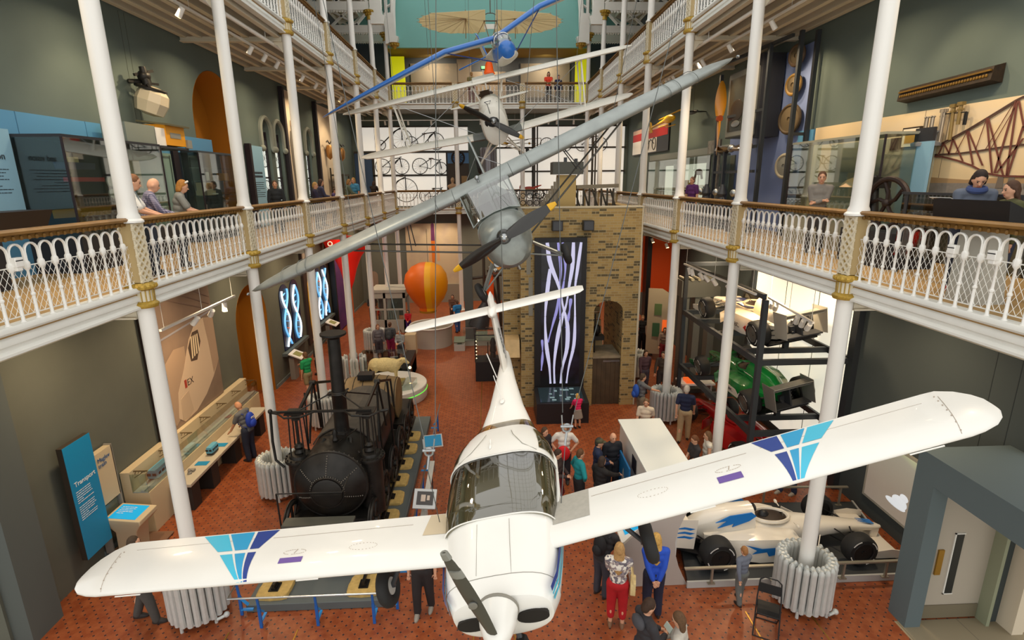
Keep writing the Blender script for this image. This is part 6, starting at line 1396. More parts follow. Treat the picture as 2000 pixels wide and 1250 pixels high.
for s in(-1,1):m=M();m.tube([(s*.2,-.22,0),(s*.19,.12,.55),(s*.17,.2,.85)],.012,6);m.done('leg',FB,t);m=M();m.tube([(s*.17,.24,0),(s*.17,-.16,.44)],.012,6);m.done('leg',FB,t)
m=M();m.tube([(-.17,.2,.85),(-.1,.215,.9),(.1,.215,.9),(.17,.2,.85)],.012,6);m.rod((-.2,-.22,.012),(.2,-.22,.012),.01,n=6);m.rod((-.17,.24,.012),(.17,.24,.012),.01,n=6);m.done('cross_bar',FB,t)
m=M();m.obox((0,.0,.44),(.36,.36,.03));m.done('seat',FB,t,bevel=.01);m=M();m.obox((0,.17,.72),(.34,.02,.16),(-.2,0,0));m.done('backrest',FB,t)
tag(M().box(6.7,8.7,24.4,24.5,2.6,5.6).done('hanging_banner',mat('banner_bright_orange','#d94a0f',.6,emit=.08)),'bright orange banner hanging just right of the brick tower','banner')
tag(M().box(7.05,7.25,23.8,24.3,0,5.6).done('dark_partition',BLACK),'tall black partition post below the orange banner','partition')
t=thing('graphic_panel','pale free-standing panel with coloured pictures, right of the brick tower','panel',(7.3,22.2,0))
m=M();m.prism([(6.75,22.3,.3),(7.75,22.0,.3),(7.75,22.0,2.9),(7.3,22.1,3.2),(6.75,22.3,3.2)],(0,.06,0));f=m.done('board',mat('panel_pale','#b8ab93',.6),t,world=True)
m=M();m.obox((7.15,22.15,2.3),(.3,.02,.5),(0,0,-.29));m.done('picture',mat('pic_olive','#5f7a4d',.6),f,world=True);m=M();m.obox((7.45,22.06,1.6),(.22,.02,.5),(0,0,-.29));m.done('picture',ORG,f,world=True);m=M();m.obox((7.1,22.16,1.4),(.3,.02,.6),(0,0,-.29));m.done('picture',mat('pic_green','#3f6a4a',.6),f,world=True)
t=thing('machine','grey arched machine with tall columns behind the steel rack','machine',(7.6,18.8,0))
MG=mat('machine_grey','#6f6f68',.5,.3)
for x in(7.0,7.45,8.0):m=M();m.box(x-.12,x+.12,18.6,19.0,0,3.6);m.done('column',MG,t,world=True)
m=M();m.prism([(6.8,18.55,3.6),(8.2,18.55,3.6),(8.2,18.55,3.95),(7.9,18.55,4.2),(6.8,18.55,4.2)],(0,.6,0));m.done('arched_head',MG,t,world=True);m=M()
for k in range(5):m.rod((6.9+.25*k,18.5,4.25),(6.9+.25*k,19.1,4.25),.06,n=8)
m.done('rollers',mat('roller_buff','#a9a28a',.5,.3),t,world=True)
m=M();m.box(6.9,8.3,18.4,19.2,0,.15);m.done('base',MG,t,world=True)
t=thing('activity_table','low white activity table with orange trays behind the rack','table',(7.2,18.0,0))
m=M();m.box(6.7,7.9,17.6,18.3,.6,.66);m.done('table_top',WHITE2,t,world=True)
for x in(6.8,7.8):m=M();m.box(x-.03,x+.03,17.7,18.2,0,.6);m.done('leg',GREYP,t,world=True)
m=M();m.box(6.9,7.3,17.7,18.1,.66,.76);m.done('orange_tray',ORG,t,world=True)
SKYB=mat('band_blue_panel','#5a97c2',.5);LIGHTB=mat('pale_blue_sign','#8db9d3',.5);DKCASE=mat('case_dark','#2c2d33',.5);PURPD=mat('dark_plum','#231a22',.6)
struct(M().box(-8.3,-8.27,8.0,15.05,Z2,8.95).box(-8.3,-8.27,15.3,17.35,Z2,8.95).done('trim_blue_band',SKYB))
m=M()
for y in(10.4,12.1):m.box(-8.27,-8.265,y,y+.01,Z2,8.95)
struct(m.done('trim_band_joint',mat('joint_blue','#3d6f92',.6)))
t=thing('text_panel','pale blue text panel ending in d vision at the left edge of the gallery','sign',(-8.0,9.1,Z2))
m=M();m.box(-8.26,-8.16,7.9,10.05,7.25,8.62);f=m.done('board',LIGHTB,t,world=True)
text('and vision','title_lettering',mat('lettering_ink','#2a3440',.6),.16,(-8.15,9.86,8.12),(0,1,0),(0,0,1),f,align='RIGHT')
m=M();lines(m,(-8.157,8.6,7.95),(0,1,0),(0,0,1),1.3,8,.055,.012);m.done('running_text',mat('lettering_ink','#2a3440',.6),f,world=True)
t=thing('slanted_console','dark slanted reading console below the pale blue text panel','console',(-7.3,8.7,Z2))
m=M();m.prism([(-7.75,7.6,7.3),(-7.25,7.6,7.3),(-7.4,7.6,7.0),(-7.6,7.6,7.0)],(0,1.85,0));m.done('desk',mat('console_brown','#2a2224',.5),t,world=True);m=M();m.box(-7.6,-7.45,8.2,8.6,Z2,7.0);m.done('stand',DKCASE,t,world=True)
def glass_case(lab,x0,x1,y0,y1,z1,back=DKCASE,base=None,shelves=()):
 t=thing('glass_case',lab,'display case',(x0,y0,Z2));xb=-8.27 if x0<0 else 8.72
 m=M();m.box(min(xb,xb+(.06 if x0<0 else-.06)),max(xb,xb+(.06 if x0<0 else-.06)),y0,y1,Z2,z1);m.box(x0,x1,y0,y1,z1,z1+.05);m.box(x0,x1,y0,y1,Z2,6.75);m.done('carcass',back,t,world=True)
 xf=x1 if x0<0 else x0
 m=M();m.box(xf-.006,xf+.006,y0,y1,6.75,z1);m.done('glass_front',GLS,t,world=True)
 for y in(y0,y1):m=M();m.box(x0,x1,y-.006,y+.006,6.75,z1);m.done('glass_side',GLS,t,world=True)
 m=M()
 for y in(y0,y1):m.box(xf-.015,xf+.015,y-.015,y+.015,6.75,z1)
 m.done('corner_post',PURPD,t,world=True)
 for z in shelves:m=M();m.box(x0+.08,x1-.08,y0+.1,y1-.1,z,z+.015);m.done('shelf',GLS,t,world=True)
 return t
glass_case('big dark glass case on the left gallery holding boats and dials, by the front column',-8.2,-7.35,10.1,13.0,8.5)
m=M();m.loft([[V((-7.9+s*w,y,z)) for s,z in((-1,7.25),(1,7.25),(.6,7.1),(-.6,7.1))] for y,w in((10.3,.02),(10.6,.16),(11.5,.16),(11.7,.12))]);tag(m.done('boat_model',mat('boat_gold','#b38a3a',.4,.3)),'golden boat-shaped tray low in the dark glass case','model boat')
tag(M().box(-7.9,-7.75,10.7,11.6,7.75,7.83).done('red_bar',mat('bar_red','#b53a38',.5)),'bright red bar on view in the middle of the dark glass case','bar')
t=thing('model_boat','small dark model boat high in the dark glass case','model boat',(-7.85,11,8.05))
m=M();m.loft([[V((-7.85+s*w,y,z)) for s,z in((-1,8.1),(1,8.1),(.4,7.98),(-.4,7.98))] for y,w in((10.5,.02),(10.8,.12),(11.3,.1),(11.5,.04))]);m.done('hull',mat('boat_dark','#2e3a5c',.4),t,world=True);m=M();m.box(-7.9,-7.8,10.85,11.05,8.1,8.2);m.done('cabin',mat('boat_light','#e0c48a',.5),t,world=True)
for k,(y,z) in enumerate(((12.1,7.75),(12.35,7.75),(12.1,7.5),(12.35,7.5))):
 m=M();m.lathe([(.1,0),(.1,.03),(.08,.04)],(-8.0,y,z),18,(1,0,0));tag(m.done('dial',mat('dial_pale','#c9c4b4',.4)),'round pale dial among four at the right of the dark glass case','dial','dials in the dark glass case')
tag(M().box(-8.15,-7.8,12.45,12.9,7.6,8.2).done('cabinet',CASEW),'cream cabinet at the right end of the dark glass case','cabinet')
t=thing('lighthouse_lens','big faceted pale lamp glass with black ironwork mounted high on the left wall','lamp',(-7.95,13.9,9.6))
m=M();m.lathe([(.1,-.35),(.3,-.3),(.36,-.05),(.33,.15),(.2,.28),(.05,.3)],(-7.85,13.9,9.6),9,(.35,.1,1));m.done('lamp_glass',mat('old_glass','#cbbfa6',.2),t,smooth=15,world=True)
m=M();m.torus((-7.85,13.9,9.85),.3,.04,(.3,0,1),16,6);m.rod((-8.27,13.8,10.0),(-7.8,13.85,10.0),.05);m.rod((-7.85,13.8,9.8),(-7.88,13.75,10.3),.1,.07);m.bar((-8.1,13.5,9.95),(-7.8,14.15,9.98),.05);m.bar((-7.75,13.6,9.9),(-7.6,13.9,9.5),.05);m.ell((-7.9,13.8,10.1),.14);m.bar((-8.0,13.6,10.1),(-7.8,14.0,10.25),.06);m.done('ironwork',IRON,t,world=True)
t=thing('equipment_box','bright yellow equipment box with a white control panel on a wall bracket','box',(-7.9,13.6,8.5))
m=M();m.box(-8.1,-7.55,13.7,14.5,8.58,9.05);m.done('yellow_body',mat('box_yellow','#e29a12',.45),t,world=True)
m=M();m.obox((-7.8,14.1,9.08),(.72,.95,.04),(0,.12,0));m.done('roof',mat('box_roof','#5d5a44',.5),t,world=True)
m=M();m.box(-8.05,-7.58,13.35,13.7,8.56,8.95);p=m.done('white_panel',WHITE2,t,world=True);m=M();m.box(-7.95,-7.7,13.33,13.35,8.63,8.88);m.box(-7.66,-7.6,13.33,13.35,8.6,8.92);m.done('controls',mat('controls_grey','#6e6d6b',.4),p,world=True)
m=M();m.box(-8.1,-7.6,12.3,13.35,8.55,8.97);m.done('grey_housing',mat('housing_sage','#7f877f',.6),t,world=True)
m=M();m.box(-7.56,-7.54,13.85,14.3,8.75,8.87);m.box(-7.58,-7.5,14.5,14.7,8.55,8.75);m.done('grey_plate',mat('plate_grey','#8c8c86',.5),t,world=True);m=M();m.box(-8.27,-7.55,12.2,14.6,8.5,8.55);m.prism([(-8.27,13.2,8.5),(-7.6,13.6,8.5),(-8.27,13.6,8.3)],(0,.06,0));m.done('bracket_shelf',DKCASE,t,world=True)
struct(M().box(-8.3,-8.2,15.05,15.3,Z2,8.95).done('trim_dark_post',PURPD))
t=thing('glass_door','greenish glass door panel behind the three people on the left gallery','door',(-8.2,14.2,Z2));m=M();m.box(-8.26,-8.24,13.3,15.0,Z2,8.45);m.done('pane',mat('green_pane','#84a096',.12),t,world=True)
m=M();m.box(-8.24,-8.22,13.4,13.43,Z2,8.4);m.box(-8.24,-8.22,14.9,14.93,Z2,8.4);m.box(-8.24,-8.22,13.4,14.93,8.35,8.38);m.done('door_frame',mat('frame_sage','#5f7069',.5),t,world=True)
glass_case('glass case with an old beige computer on the left gallery, beside the orange alcove',-8.2,-7.75,15.4,17.6,8.5,mat('case_slate','#3d454b',.5),None,(7.35,7.75,8.1))
t=thing('computer','old beige desktop computer on a shelf of the glass case','computer',(-7.95,15.9,7.37));m=M();m.box(-8.1,-7.8,15.7,16.2,7.37,7.5);m.done('base_unit',CASEW,t,world=True);m=M();m.box(-8.1,-7.82,15.75,16.1,7.5,7.72);s_=m.done('monitor',CASEW,t,world=True);m=M();m.box(-7.82,-7.815,15.8,16.05,7.54,7.7);m.done('screen',mat('crt','#3a4a48',.2),s_,world=True);m=M();m.box(-7.82,-7.76,15.95,16.25,7.39,7.42);m.done('keyboard',WHITE2,t,world=True)
tag(M().box(-8.05,-7.85,16.9,17.2,7.77,7.98).done('radio',mat('radio_orange','#d18a1e',.5)),'orange radio on the middle shelf of the glass case','radio')
for k,y in enumerate((15.95,16.03)):tag(M().box(-7.9,-7.87,y,y+.05,7.77,8.0).done('handset',WHITE2),'slim white handset standing on the middle shelf of the glass case','handset','white handsets')
m=M();m.ell((-7.95,16.5,7.84),.07);m.rod((-7.95,16.5,7.77),(-7.95,16.4,7.95),.02);tag(m.done('telephone',BLACK),'black telephone on the middle shelf of the glass case','telephone')
t=thing('text_panel','tall pale blue text panel with dark edge beside the orange alcove','sign',(-8.2,20.2,Z2));m=M();m.box(-8.28,-8.14,19.75,20.75,6.2,8.95);f=m.done('board',LIGHTB,t,world=True);m=M();m.box(-8.28,-8.1,19.6,19.75,6.2,9.0);m.done('dark_edge',PURPD,t,world=True)
m=M();lines(m,(-8.138,19.85,8.0),(0,1,0),(0,0,1),.75,2,.12,.07);lines(m,(-8.138,19.85,7.7),(0,1,0),(0,0,1),.75,8,.07,.018);m.done('running_text',mat('lettering_ink','#2a3440',.6),f,world=True)
REFLP=mat('reflection_pane','#dfe7e0',.4,emit=.7,ehex='#eaf2ea');MOULD=mat('arch_moulding','#8f958c',.7)  # glowing pane colour stands in for the bright end wall reflected in glass
k=0
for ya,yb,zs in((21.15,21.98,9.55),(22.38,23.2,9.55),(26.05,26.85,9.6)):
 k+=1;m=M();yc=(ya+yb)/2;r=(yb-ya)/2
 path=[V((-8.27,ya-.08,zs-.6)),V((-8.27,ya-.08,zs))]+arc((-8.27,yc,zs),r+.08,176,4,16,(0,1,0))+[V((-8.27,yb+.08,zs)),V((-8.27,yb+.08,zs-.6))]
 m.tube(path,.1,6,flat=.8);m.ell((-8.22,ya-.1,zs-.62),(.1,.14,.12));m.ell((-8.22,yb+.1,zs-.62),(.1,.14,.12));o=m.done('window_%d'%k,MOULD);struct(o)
 m=M();m.box(-8.52,-8.5,ya,yb,7.0,zs-.25);p=m.done('reflection_pane',REFLP,o);m=M()
 for z in(7.85,7.02):m.box(-8.5,-8.46,ya,yb,z,z+.06)
 m.box(-8.5,-8.42,ya,ya+.06,7,zs);m.box(-8.5,-8.42,yb-.06,yb,7,zs);m.box(-8.5,-8.46,ya,yb,zs-.3,zs-.24);m.done('glazing_frame',PURPD,o)
 m=M();m.box(-8.56,-8.53,ya,yb,zs-.25,zs+r);m.done('dark_head',PURPD,o)
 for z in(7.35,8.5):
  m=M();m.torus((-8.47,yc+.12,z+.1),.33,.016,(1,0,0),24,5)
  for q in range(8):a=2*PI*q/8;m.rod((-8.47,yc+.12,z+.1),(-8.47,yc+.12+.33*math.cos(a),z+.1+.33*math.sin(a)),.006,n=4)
  tag(m.done('bicycle_reflection',BLACK),'modelled dark reflection of a spoked bicycle wheel in the %s arched window, %s'%(('nearest','second','far')[k-1],'lower pane' if z<8 else 'upper pane'),'wheel')  # dark wheel mesh imitates a bicycle reflected in the window
for k,(y0,y1,lab) in enumerate(((23.35,25.0,'tall cream banner with the dark silhouette of a standing man, on the left gallery wall'),(27.6,30.2,'tall cream patterned banner further along the left gallery wall'))):
 t=thing('wall_banner',lab,'banner',(-8.25,y0,Z2));m=M();m.box(-8.28,-8.22,y0+.2,y1,6.2,11.35);f=m.done('print',mat('banner_cream','#cfc0ac',.7,noise=.06,nscale=.8),t,world=True);m=M();m.box(-8.28,-8.12,y0,y0+.2,6.2,11.4);m.done('dark_edge',PURPD,t,world=True)
 if k==0:
  SIL=mat('silhouette_grey','#6b655e',.7);yc=24.25
  m=M();m.prism([(-8.215,yc+y,z) for y,z in((-.1,6.3),(-.14,7.4),(-.28,8.6),(-.33,9.4),(-.2,9.75),(-.08,9.82),(-.1,10.0),(-.06,10.2),(.06,10.2),(.1,10.0),(.08,9.82),(.2,9.75),(.33,9.4),(.3,8.6),(.16,7.4),(.14,6.3),(.02,6.3),(.0,7.3),(-.02,6.3))],(.008,0,0));m.done('man_silhouette',SIL,f,smooth=0,world=True)
  m=M();m.ell((-8.205,yc,10.08),(.006,.09,.12));m.done('face',mat('print_skin','#b89478',.7),f,world=True)
for k,(y,z) in enumerate(((28.9,9.3),(31.2,9.3))):
 t=thing('mask_mobile','cluster of bronze cups and feathers hung on the left gallery wall, %s'%('on the banner','beside the corner'),'wall ornament',(-8.0,y,z)) if False else thing('wall_ornament','bronze winged ornament hung on the left gallery wall, %s'%('over the patterned banner','nearer the far corner')[k],'wall ornament',(-8.05,y,z),0,'bronze wall ornaments')
 m=M();m.lathe([(.02,-.5),(.16,-.35),(.2,0),(.12,.2)],(-8.0,y,z),12);m.done('bronze_cup',mat('bronze_warm','#b3854f',.35,.6),t,world=True);m=M()
 for s in(-1,1):m.loft([[V((-8.0,y+s*a,z+.25+b)),V((-7.97,y+s*a,z+.32+b)),V((-7.94,y+s*a,z+.25+b))] for a,b in((0,0),(.3,.12),(.55,.05))])
 m.done('wings',IRON,t,world=True)
t=thing('loom','dark wooden frame machine against the left gallery wall, behind the group of visitors','machine',(-7.8,29.6,Z2));m=M()
for y in(29.0,30.2):
 m.box(-8.1,-8.04,y-.04,y+.04,Z2,8.4);m.box(-7.5,-7.44,y-.04,y+.04,Z2,8.1)
m.done('frame',TIM,t,world=True);m=M();m.box(-8.1,-7.45,28.98,30.22,8.0,8.08);m.box(-8.1,-7.45,28.98,30.22,7.4,7.46)
for q in range(8):m.rod((-7.8,29.05+.15*q,7.46),(-7.8,29.05+.15*q,8.0),.012,n=5)
m.done('cross_rails',TIM,t,world=True)
DFR=mat('end_frame','#3f3a35',.6)
def litpanel(nm,x0,x1,z0,z1):struct(M().box(x0,x1,34.93,35.0,z0,z1).done('wall_lit_%s'%nm,mat('lit_wall','#fbf6e8',.6,emit=.45,ehex='#fffaf0')))
litpanel('a',-7.95,-1.22,9.52,10.88);litpanel('b',-7.0,-2.6,8.12,9.38);litpanel('c',-7.0,-2.6,6.2,8.0);litpanel('d',.55,2.72,9.7,10.88);litpanel('e',.55,2.72,8.28,9.6);litpanel('f',.55,2.72,6.2,8.18);litpanel('g',2.9,8.5,9.7,10.88);litpanel('h',2.9,8.5,8.28,9.6);litpanel('i',2.9,8.5,6.2,8.18)
m=M()
for x0,x1,z0,z1 in((-7.95,-1.2,10.88,10.96),(-8.2,-1.2,9.38,9.5),(-7.1,-2.55,8.0,8.1),(-7.12,-7.0,6.2,9.4),(-2.6,-2.5,6.2,9.4),(.5,8.6,10.88,10.96),(.5,8.6,9.6,9.7),(.5,8.6,8.18,8.28),(2.72,2.9,6.2,10.9)):m.box(x0,x1,34.86,34.99,z0,z1)
for x in(-6.9,-4.4,-3.0):m.box(x,x+.015,34.92,34.935,9.5,10.88)
struct(m.done('trim_lit_frames',DFR));struct(M().box(-8.2,-7.15,34.9,34.99,6.2,9.38).done('wall_blue_end',mat('end_blue','#3d567c',.6)));struct(M().box(-2.5,-1.2,34.9,34.99,8.75,9.5).done('wall_blue_wheel',mat('end_blue2','#5d88b8',.6)))
struct(M().box(-2.5,-1.2,34.9,34.99,6.2,8.75).done('wall_dark_bust',mat('end_dark','#4a413a',.7)))
def bicycle(lab,x,z,rf,rr,L,y=34.75,group='bicycles on the bright end wall',style=0,flip=1):
 t=thing('bicycle',lab,'bicycle',(x,y,z),0,group);th=.03
 F,R_=V((flip*L/2,0,rf)),V((-flip*L/2,0,rr))
 for c,r,nm in((F,rf,'front_wheel'),(R_,rr,'rear_wheel')):
  m=M();m.torus(c,r-.015,.026,(0,1,0),32,5);m.ell(c,.03,8,6)
  for q in range(14):a=2*PI*q/14;m.rod(c,c+V((r*math.cos(a)*.97,0,r*math.sin(a)*.97)),.006,n=3)
  m.done(nm,BLACK,t)
 top=F+V((-flip*.08,0,rf*.55+.25));seat=V((F.x*.1-flip*.02,0,max(rf,rr)*1.0+.45)) if style==0 else F+V((-flip*.25,0,rf+.12))
 m=M()
 if style==0:
  bb=V((0,0,min(rf,rr)*.9));m.tube([F,top],th,6);m.tube([top,bb,seat],th,6);m.tube([top,seat],th,6);m.tube([seat,R_,bb],th,6)
 else:
  m.tube([F,F+V((0,0,rf+.1))],th,6);m.tube([F+V((0,0,rf+.08)),F+V((-flip*rf*.7,0,rf*.75)),R_],th*1.2,6)
  top=F+V((0,0,rf+.12))
 m.done('frame_tubes',BLACK,t)
 m=M();m.tube([top+V((flip*.0,-.18,.05)),top+V((flip*.1,-.1,.06)),top,top+V((flip*.1,.1,.06)),top+V((0,.18,.05))],.014,5);m.done('handlebar',BLACK,t);m=M();m.ell(seat,(.16,.08,.04));m.done('saddle',mat('saddle_brown','#4a3220',.6),t)
 m=M();m.bar((F.x,0,0),(F.x,0,rf*.4),.03);m.bar((R_.x,0,0),(R_.x,0,rr*.4),.03);m.done('display_stand',DFR,t)
 return t
bicycle('tricycle-like cycle with one great wheel, top left of the bright end wall',-5.85,9.55,.62,.3,1.3,style=1)
bicycle('treadle bicycle with a sloping beam, top right of the left bright panel',-3.9,9.55,.5,.4,1.5)
bicycle('slender safety bicycle standing mid-left on the bright end wall',-5.9,8.12,.47,.47,1.15)
bicycle('dark wooden velocipede mid-right on the bright end wall',-3.55,8.12,.36,.48,1.3,flip=1)
bicycle('penny-farthing with a huge front wheel behind the far left railing',-5.6,6.45,.72,.25,1.0,y=34.5,style=1)
bicycle('low bicycle partly hidden by the far end railing',-3.4,6.45,.36,.36,1.1,y=34.5)
bicycle('black safety bicycle high on the right bright end wall',4.2,9.4,.42,.42,1.15)
bicycle('black bicycle high on the far right of the bright end wall',6.4,9.4,.42,.42,1.15)
t=thing('cart_wheel','dark spoked cart wheel on the small blue panel of the end wall','wheel',(-1.85,34.8,9.08));m=M();m.torus((-1.85,34.8,9.08),.38,.05,(0,1,0),30,8);m.done('rim',mat('wheel_brown','#2d211c',.6),t,world=True);m=M()
for q in range(12):a=2*PI*q/12;m.rod((-1.85,34.8,9.08),(-1.85+.36*math.cos(a),34.8,9.08+.36*math.sin(a)),.018,n=5)
m.ell((-1.85,34.8,9.08),.07);m.done('spokes',mat('wheel_brown','#2d211c',.6),t,world=True)
t=thing('bust','pale terracotta bust of a man on the far end gallery','bust',(-2.2,34.3,Z2));m=M();m.loft([section(0,.0001,0,0,0)]) if False else None
m=M();m.ell((-2.2,34.3,7.75),(.12,.14,.17));m.rod((-2.2,34.3,7.4),(-2.2,34.3,7.65),.09,.075);m.ell((-2.2,34.3,7.38),(.33,.17,.16));m.ell((-2.2,34.3,7.25),(.26,.16,.14));m.obox((-2.2,34.15,7.74),(.03,.04,.07));remesh(m,'bust_figure',mat('terracotta_pale','#c9a481',.7),t,.018)
m=M();m.box(-2.45,-1.95,34.1,34.5,Z2,7.14);m.done('plinth',mat('plinth_dark','#2b2622',.6),t,world=True)
t=thing('framed_notice','small framed tan notice beside the bust on the end wall','notice',(-1.5,34.88,7.8));m=M();m.box(-1.68,-1.32,34.86,34.9,7.55,8.0);m.done('paper',mat('notice_tan','#a8875c',.7),t,world=True)
t=thing('steel_column','ribbed grey steel cylinder rising behind the biplane on the end gallery','exhibit',(.0,33.9,Z2));m=M();m.lathe([(.48,0),(.48,3.4),(.42,3.5),(.02,3.5)],(0,33.9,Z2),28);m.done('cylinder',mat('cyl_steel','#8d8a90',.35,.5),t,world=True);m=M()
for q in range(9):a=PI+PI*q/8;m.rod((.5*math.cos(a),33.9+.5*math.sin(a),Z2),(.5*math.cos(a),33.9+.5*math.sin(a),9.5),.012,n=5)
m.done('ribs',mat('rib_brown','#6a5a52',.5),t,world=True)
t=thing('motorcycle','red and silver racing motorcycle on the end gallery behind the scroll railing','motorcycle',(2.5,33.6,6.55));m=M()
for x in(-.6,.6):m.torus((2.5+x,33.6,6.88),.27,.06,(0,1,0),24,7)
m.done('wheels',RUBBER,t,world=True);m=M();m.ell((2.45,33.6,7.2),(.4,.13,.14));m.loft([[V((2.75,33.6+s*.1,7.2+z)) for s,z in((-1,0),(1,0),(1,.14),(-1,.14))],[V((3.2,33.6+s*.04,7.38+z)) for s,z in((-1,0),(1,0),(1,.06),(-1,.06))]]);m.ell((1.98,33.6,7.28),(.12,.12,.17));m.done('fairing',mat('moto_red','#b23a28',.3),t,world=True);m=M();m.obox((2.45,33.6,6.95),(.5,.22,.3));m.rod((1.9,33.6,6.88),(2.05,33.6,7.35),.03);m.rod((3.1,33.6,6.88),(2.6,33.6,6.95),.04);m.done('engine',STEEL,t,world=True)
tag(M().box(1.6,3.4,33.2,34.0,Z2,6.55).done('motorcycle_plinth',GREYP),'low pale plinth below the red racing motorcycle','plinth')
t=thing('hanging_mechanism','delicate brass and steel flying-machine frame hung before the right bright end wall','exhibit',(1.6,34.0,9.9));m=M()
for a,b in(((.6,34,9.95),(3.2,34,10.15)),((3.2,34,10.15),(3.2,34,9.6)),((.6,34,9.85),(2.9,34,9.85)),((1.2,34,9.9),(2.4,34,9.5)),((.9,34,9.6),(2.5,34,10.1)),((2.4,34,9.55),(3.1,34,9.8))):m.rod(a,b,.018,n=5)
m.done('frame',mat('mech_brown','#6d5a45',.5,.4),t,world=True);m=M();m.ell((1.0,34,9.85),(.25,.08,.1));m.ell((2.5,34,9.85),.07);m.done('brass_hub',BRASS,t,world=True);m=M();m.prism([(1.5,34,9.6),(2.0,34,9.65),(2.2,34,9.35),(1.9,34,9.2),(1.8,34,9.5)],(0,.03,0));m.done('vane',mat('vane_grey','#6d6a62',.6),t,world=True)
for k,x in enumerate((2.75,6.3)):tag(M().box(x,x+.12,34.0,34.1,Z2,11.2).box(x+.2,x+.28,34.0,34.1,Z2,11.2).done('display_post',DFR),'tall dark double post before the bright end wall, %s'%('behind the trestle','near the right corner')[k],'post','dark display posts')
track('d',(-7.6,33.6,11.15),(2.0,33.6,11.15),[(u,0,(-7.6+9.6*u,35,8)) for u in(.17,.28,.31,.45,.6,.75,.79)],'long white light track with small spotlights on the end gallery ceiling, left part',11.6)
track('e',(2.6,33.6,11.15),(7.6,33.6,11.15),[(u,0,(2.6+5*u,35,8)) for u in(.2,.3,.5,.7)],'white light track with small spotlights on the end gallery ceiling, right part',11.6)
YLW=mat('acid_yellow','#e8ea12',.5,emit=.3,ehex='#eef000')
for x0,x1,lab in((-5.5,-4.72,'acid yellow panel at the left of the upper end gallery'),(5.2,6.0,'acid yellow panel at the right of the upper end gallery')):tag(M().box(x0,x1,34.0,34.1,Z3,14.65).done('yellow_panel',YLW),lab,'panel','acid yellow panels')
def landscape(nt,N,L,co):
 sep=N('SeparateXYZ');L(co,sep.inputs[0]);nz=N('TexNoise');nz.inputs['Scale'].default_value=2.5;nz.inputs['Detail'].default_value=6;L(co,nz.inputs['Vector']);mr=N('MapRange');mr.inputs['From Min'].default_value=12;mr.inputs['From Max'].default_value=14.5;L(sep.outputs[2],mr.inputs['Value']);mm=N('Math');mm.operation='MULTIPLY_ADD';mm.inputs[1].default_value=.45;L(nz.outputs['Fac'],mm.inputs[0]);m2=N('Math');m2.operation='MULTIPLY';m2.inputs[1].default_value=.65;L(mr.outputs[0],m2.inputs[0]);L(m2.outputs[0],mm.inputs[2])
 r=N('ValToRGB');e=r.color_ramp.elements;e[0].position=.25;e[0].color=lin('#6b675f');e[1].position=.8;e[1].color=lin('#cfccc2');k=e.new(.45);k.color=lin('#93806c');k2=e.new(.55);k2.color=lin('#a89d8e');L(mm.outputs[0],r.inputs[0]);return r.outputs[0]
for x0,x1,lab in((-4.5,-1.75,'wide pale landscape picture on the left of the upper end gallery'),(2.05,5.0,'wide pale landscape picture on the right of the upper end gallery')):
 t=thing('landscape_picture',lab,'picture',(x0,34.9,12),0,'landscape pictures');m=M();m.box(x0,x1,34.9,34.98,12.1,14.45);m.done('print',node_mat('landscape_print',landscape,.7),t,world=True);m=M();m.box(x0,x1,34.5,34.9,Z3,12.5);m.done('low_case',mat('lowcase','#4c4d4e',.6),t,world=True)
struct(M().box(-.9,1.15,34.9,34.99,Z3,14.0).box(-1.75,-.9,34.95,34.99,Z3,14.7).done('door_2',mat('door_taupe','#746d64',.7)))
t=thing('orange_lamp','bright orange bell-shaped shade on a pole at the upper end gallery','lamp',(.15,32.9,Z3));m=M();m.lathe([(.05,.62),(.15,.6),(.2,.5),(.26,.15),(.34,0),(.3,0)],(.15,33.0,13.55),20);m.done('shade',mat('shade_orange','#ee5a0c',.5,emit=.25),t,world=True);m=M();m.rod((.15,33.0,Z3),(.15,33.0,14.2),.03);m.done('pole',GREYP,t,world=True)
tag(M().box(-.3,-.05,34.88,34.9,14.15,14.3).done('exit_sign',mat('exit_green','#2f9f6a',.5,emit=.4)),'small green exit sign above the end gallery doorway','sign')
def poster_cols(nt,N,L,co):
 sep=N('SeparateXYZ');L(co,sep.inputs[0]);nz=N('TexNoise');nz.inputs['Scale'].default_value=.8;nz.inputs['Detail'].default_value=5;mp=N('Mapping');mp.inputs['Scale'].default_value=(1,.8,2.5);L(co,mp.inputs[0]);L(mp.outputs[0],nz.inputs['Vector']);mr=N('MapRange');mr.inputs['From Min'].default_value=7.5;mr.inputs['From Max'].default_value=9.0;L(sep.outputs[2],mr.inputs['Value']);mm=N('Math');mm.operation='MULTIPLY_ADD';mm.inputs[1].default_value=.5;L(nz.outputs['Fac'],mm.inputs[0]);m2=N('Math');m2.operation='MULTIPLY';m2.inputs[1].default_value=.5;L(mr.outputs[0],m2.inputs[0]);L(m2.outputs[0],mm.inputs[2])
 r=N('ValToRGB');e=r.color_ramp.elements;e[0].position=.22;e[0].color=lin('#e3cba2');e[1].position=.8;e[1].color=lin('#a88c74');k=e.new(.48);k.color=lin('#d6cdc0');k2=e.new(.66);k2.color=lin('#c9ad90');L(mm.outputs[0],r.inputs[0]);return r.outputs[0]
t=br=thing('photo_mural','long mural of a red iron railway bridge on the right gallery wall','mural',(8.72,10,7))
m=M();m.box(8.70,8.74,5.5,14.75,6.9,8.97);m.done('print',node_mat('bridge_sky',poster_cols,.7),t,world=True)
m=M();m.box(8.69,8.70,5.5,14.6,6.9,7.58);m.done('sea_band',mat('sea_grey','#87807a',.7,noise=.1,nscale=14),t,world=True)
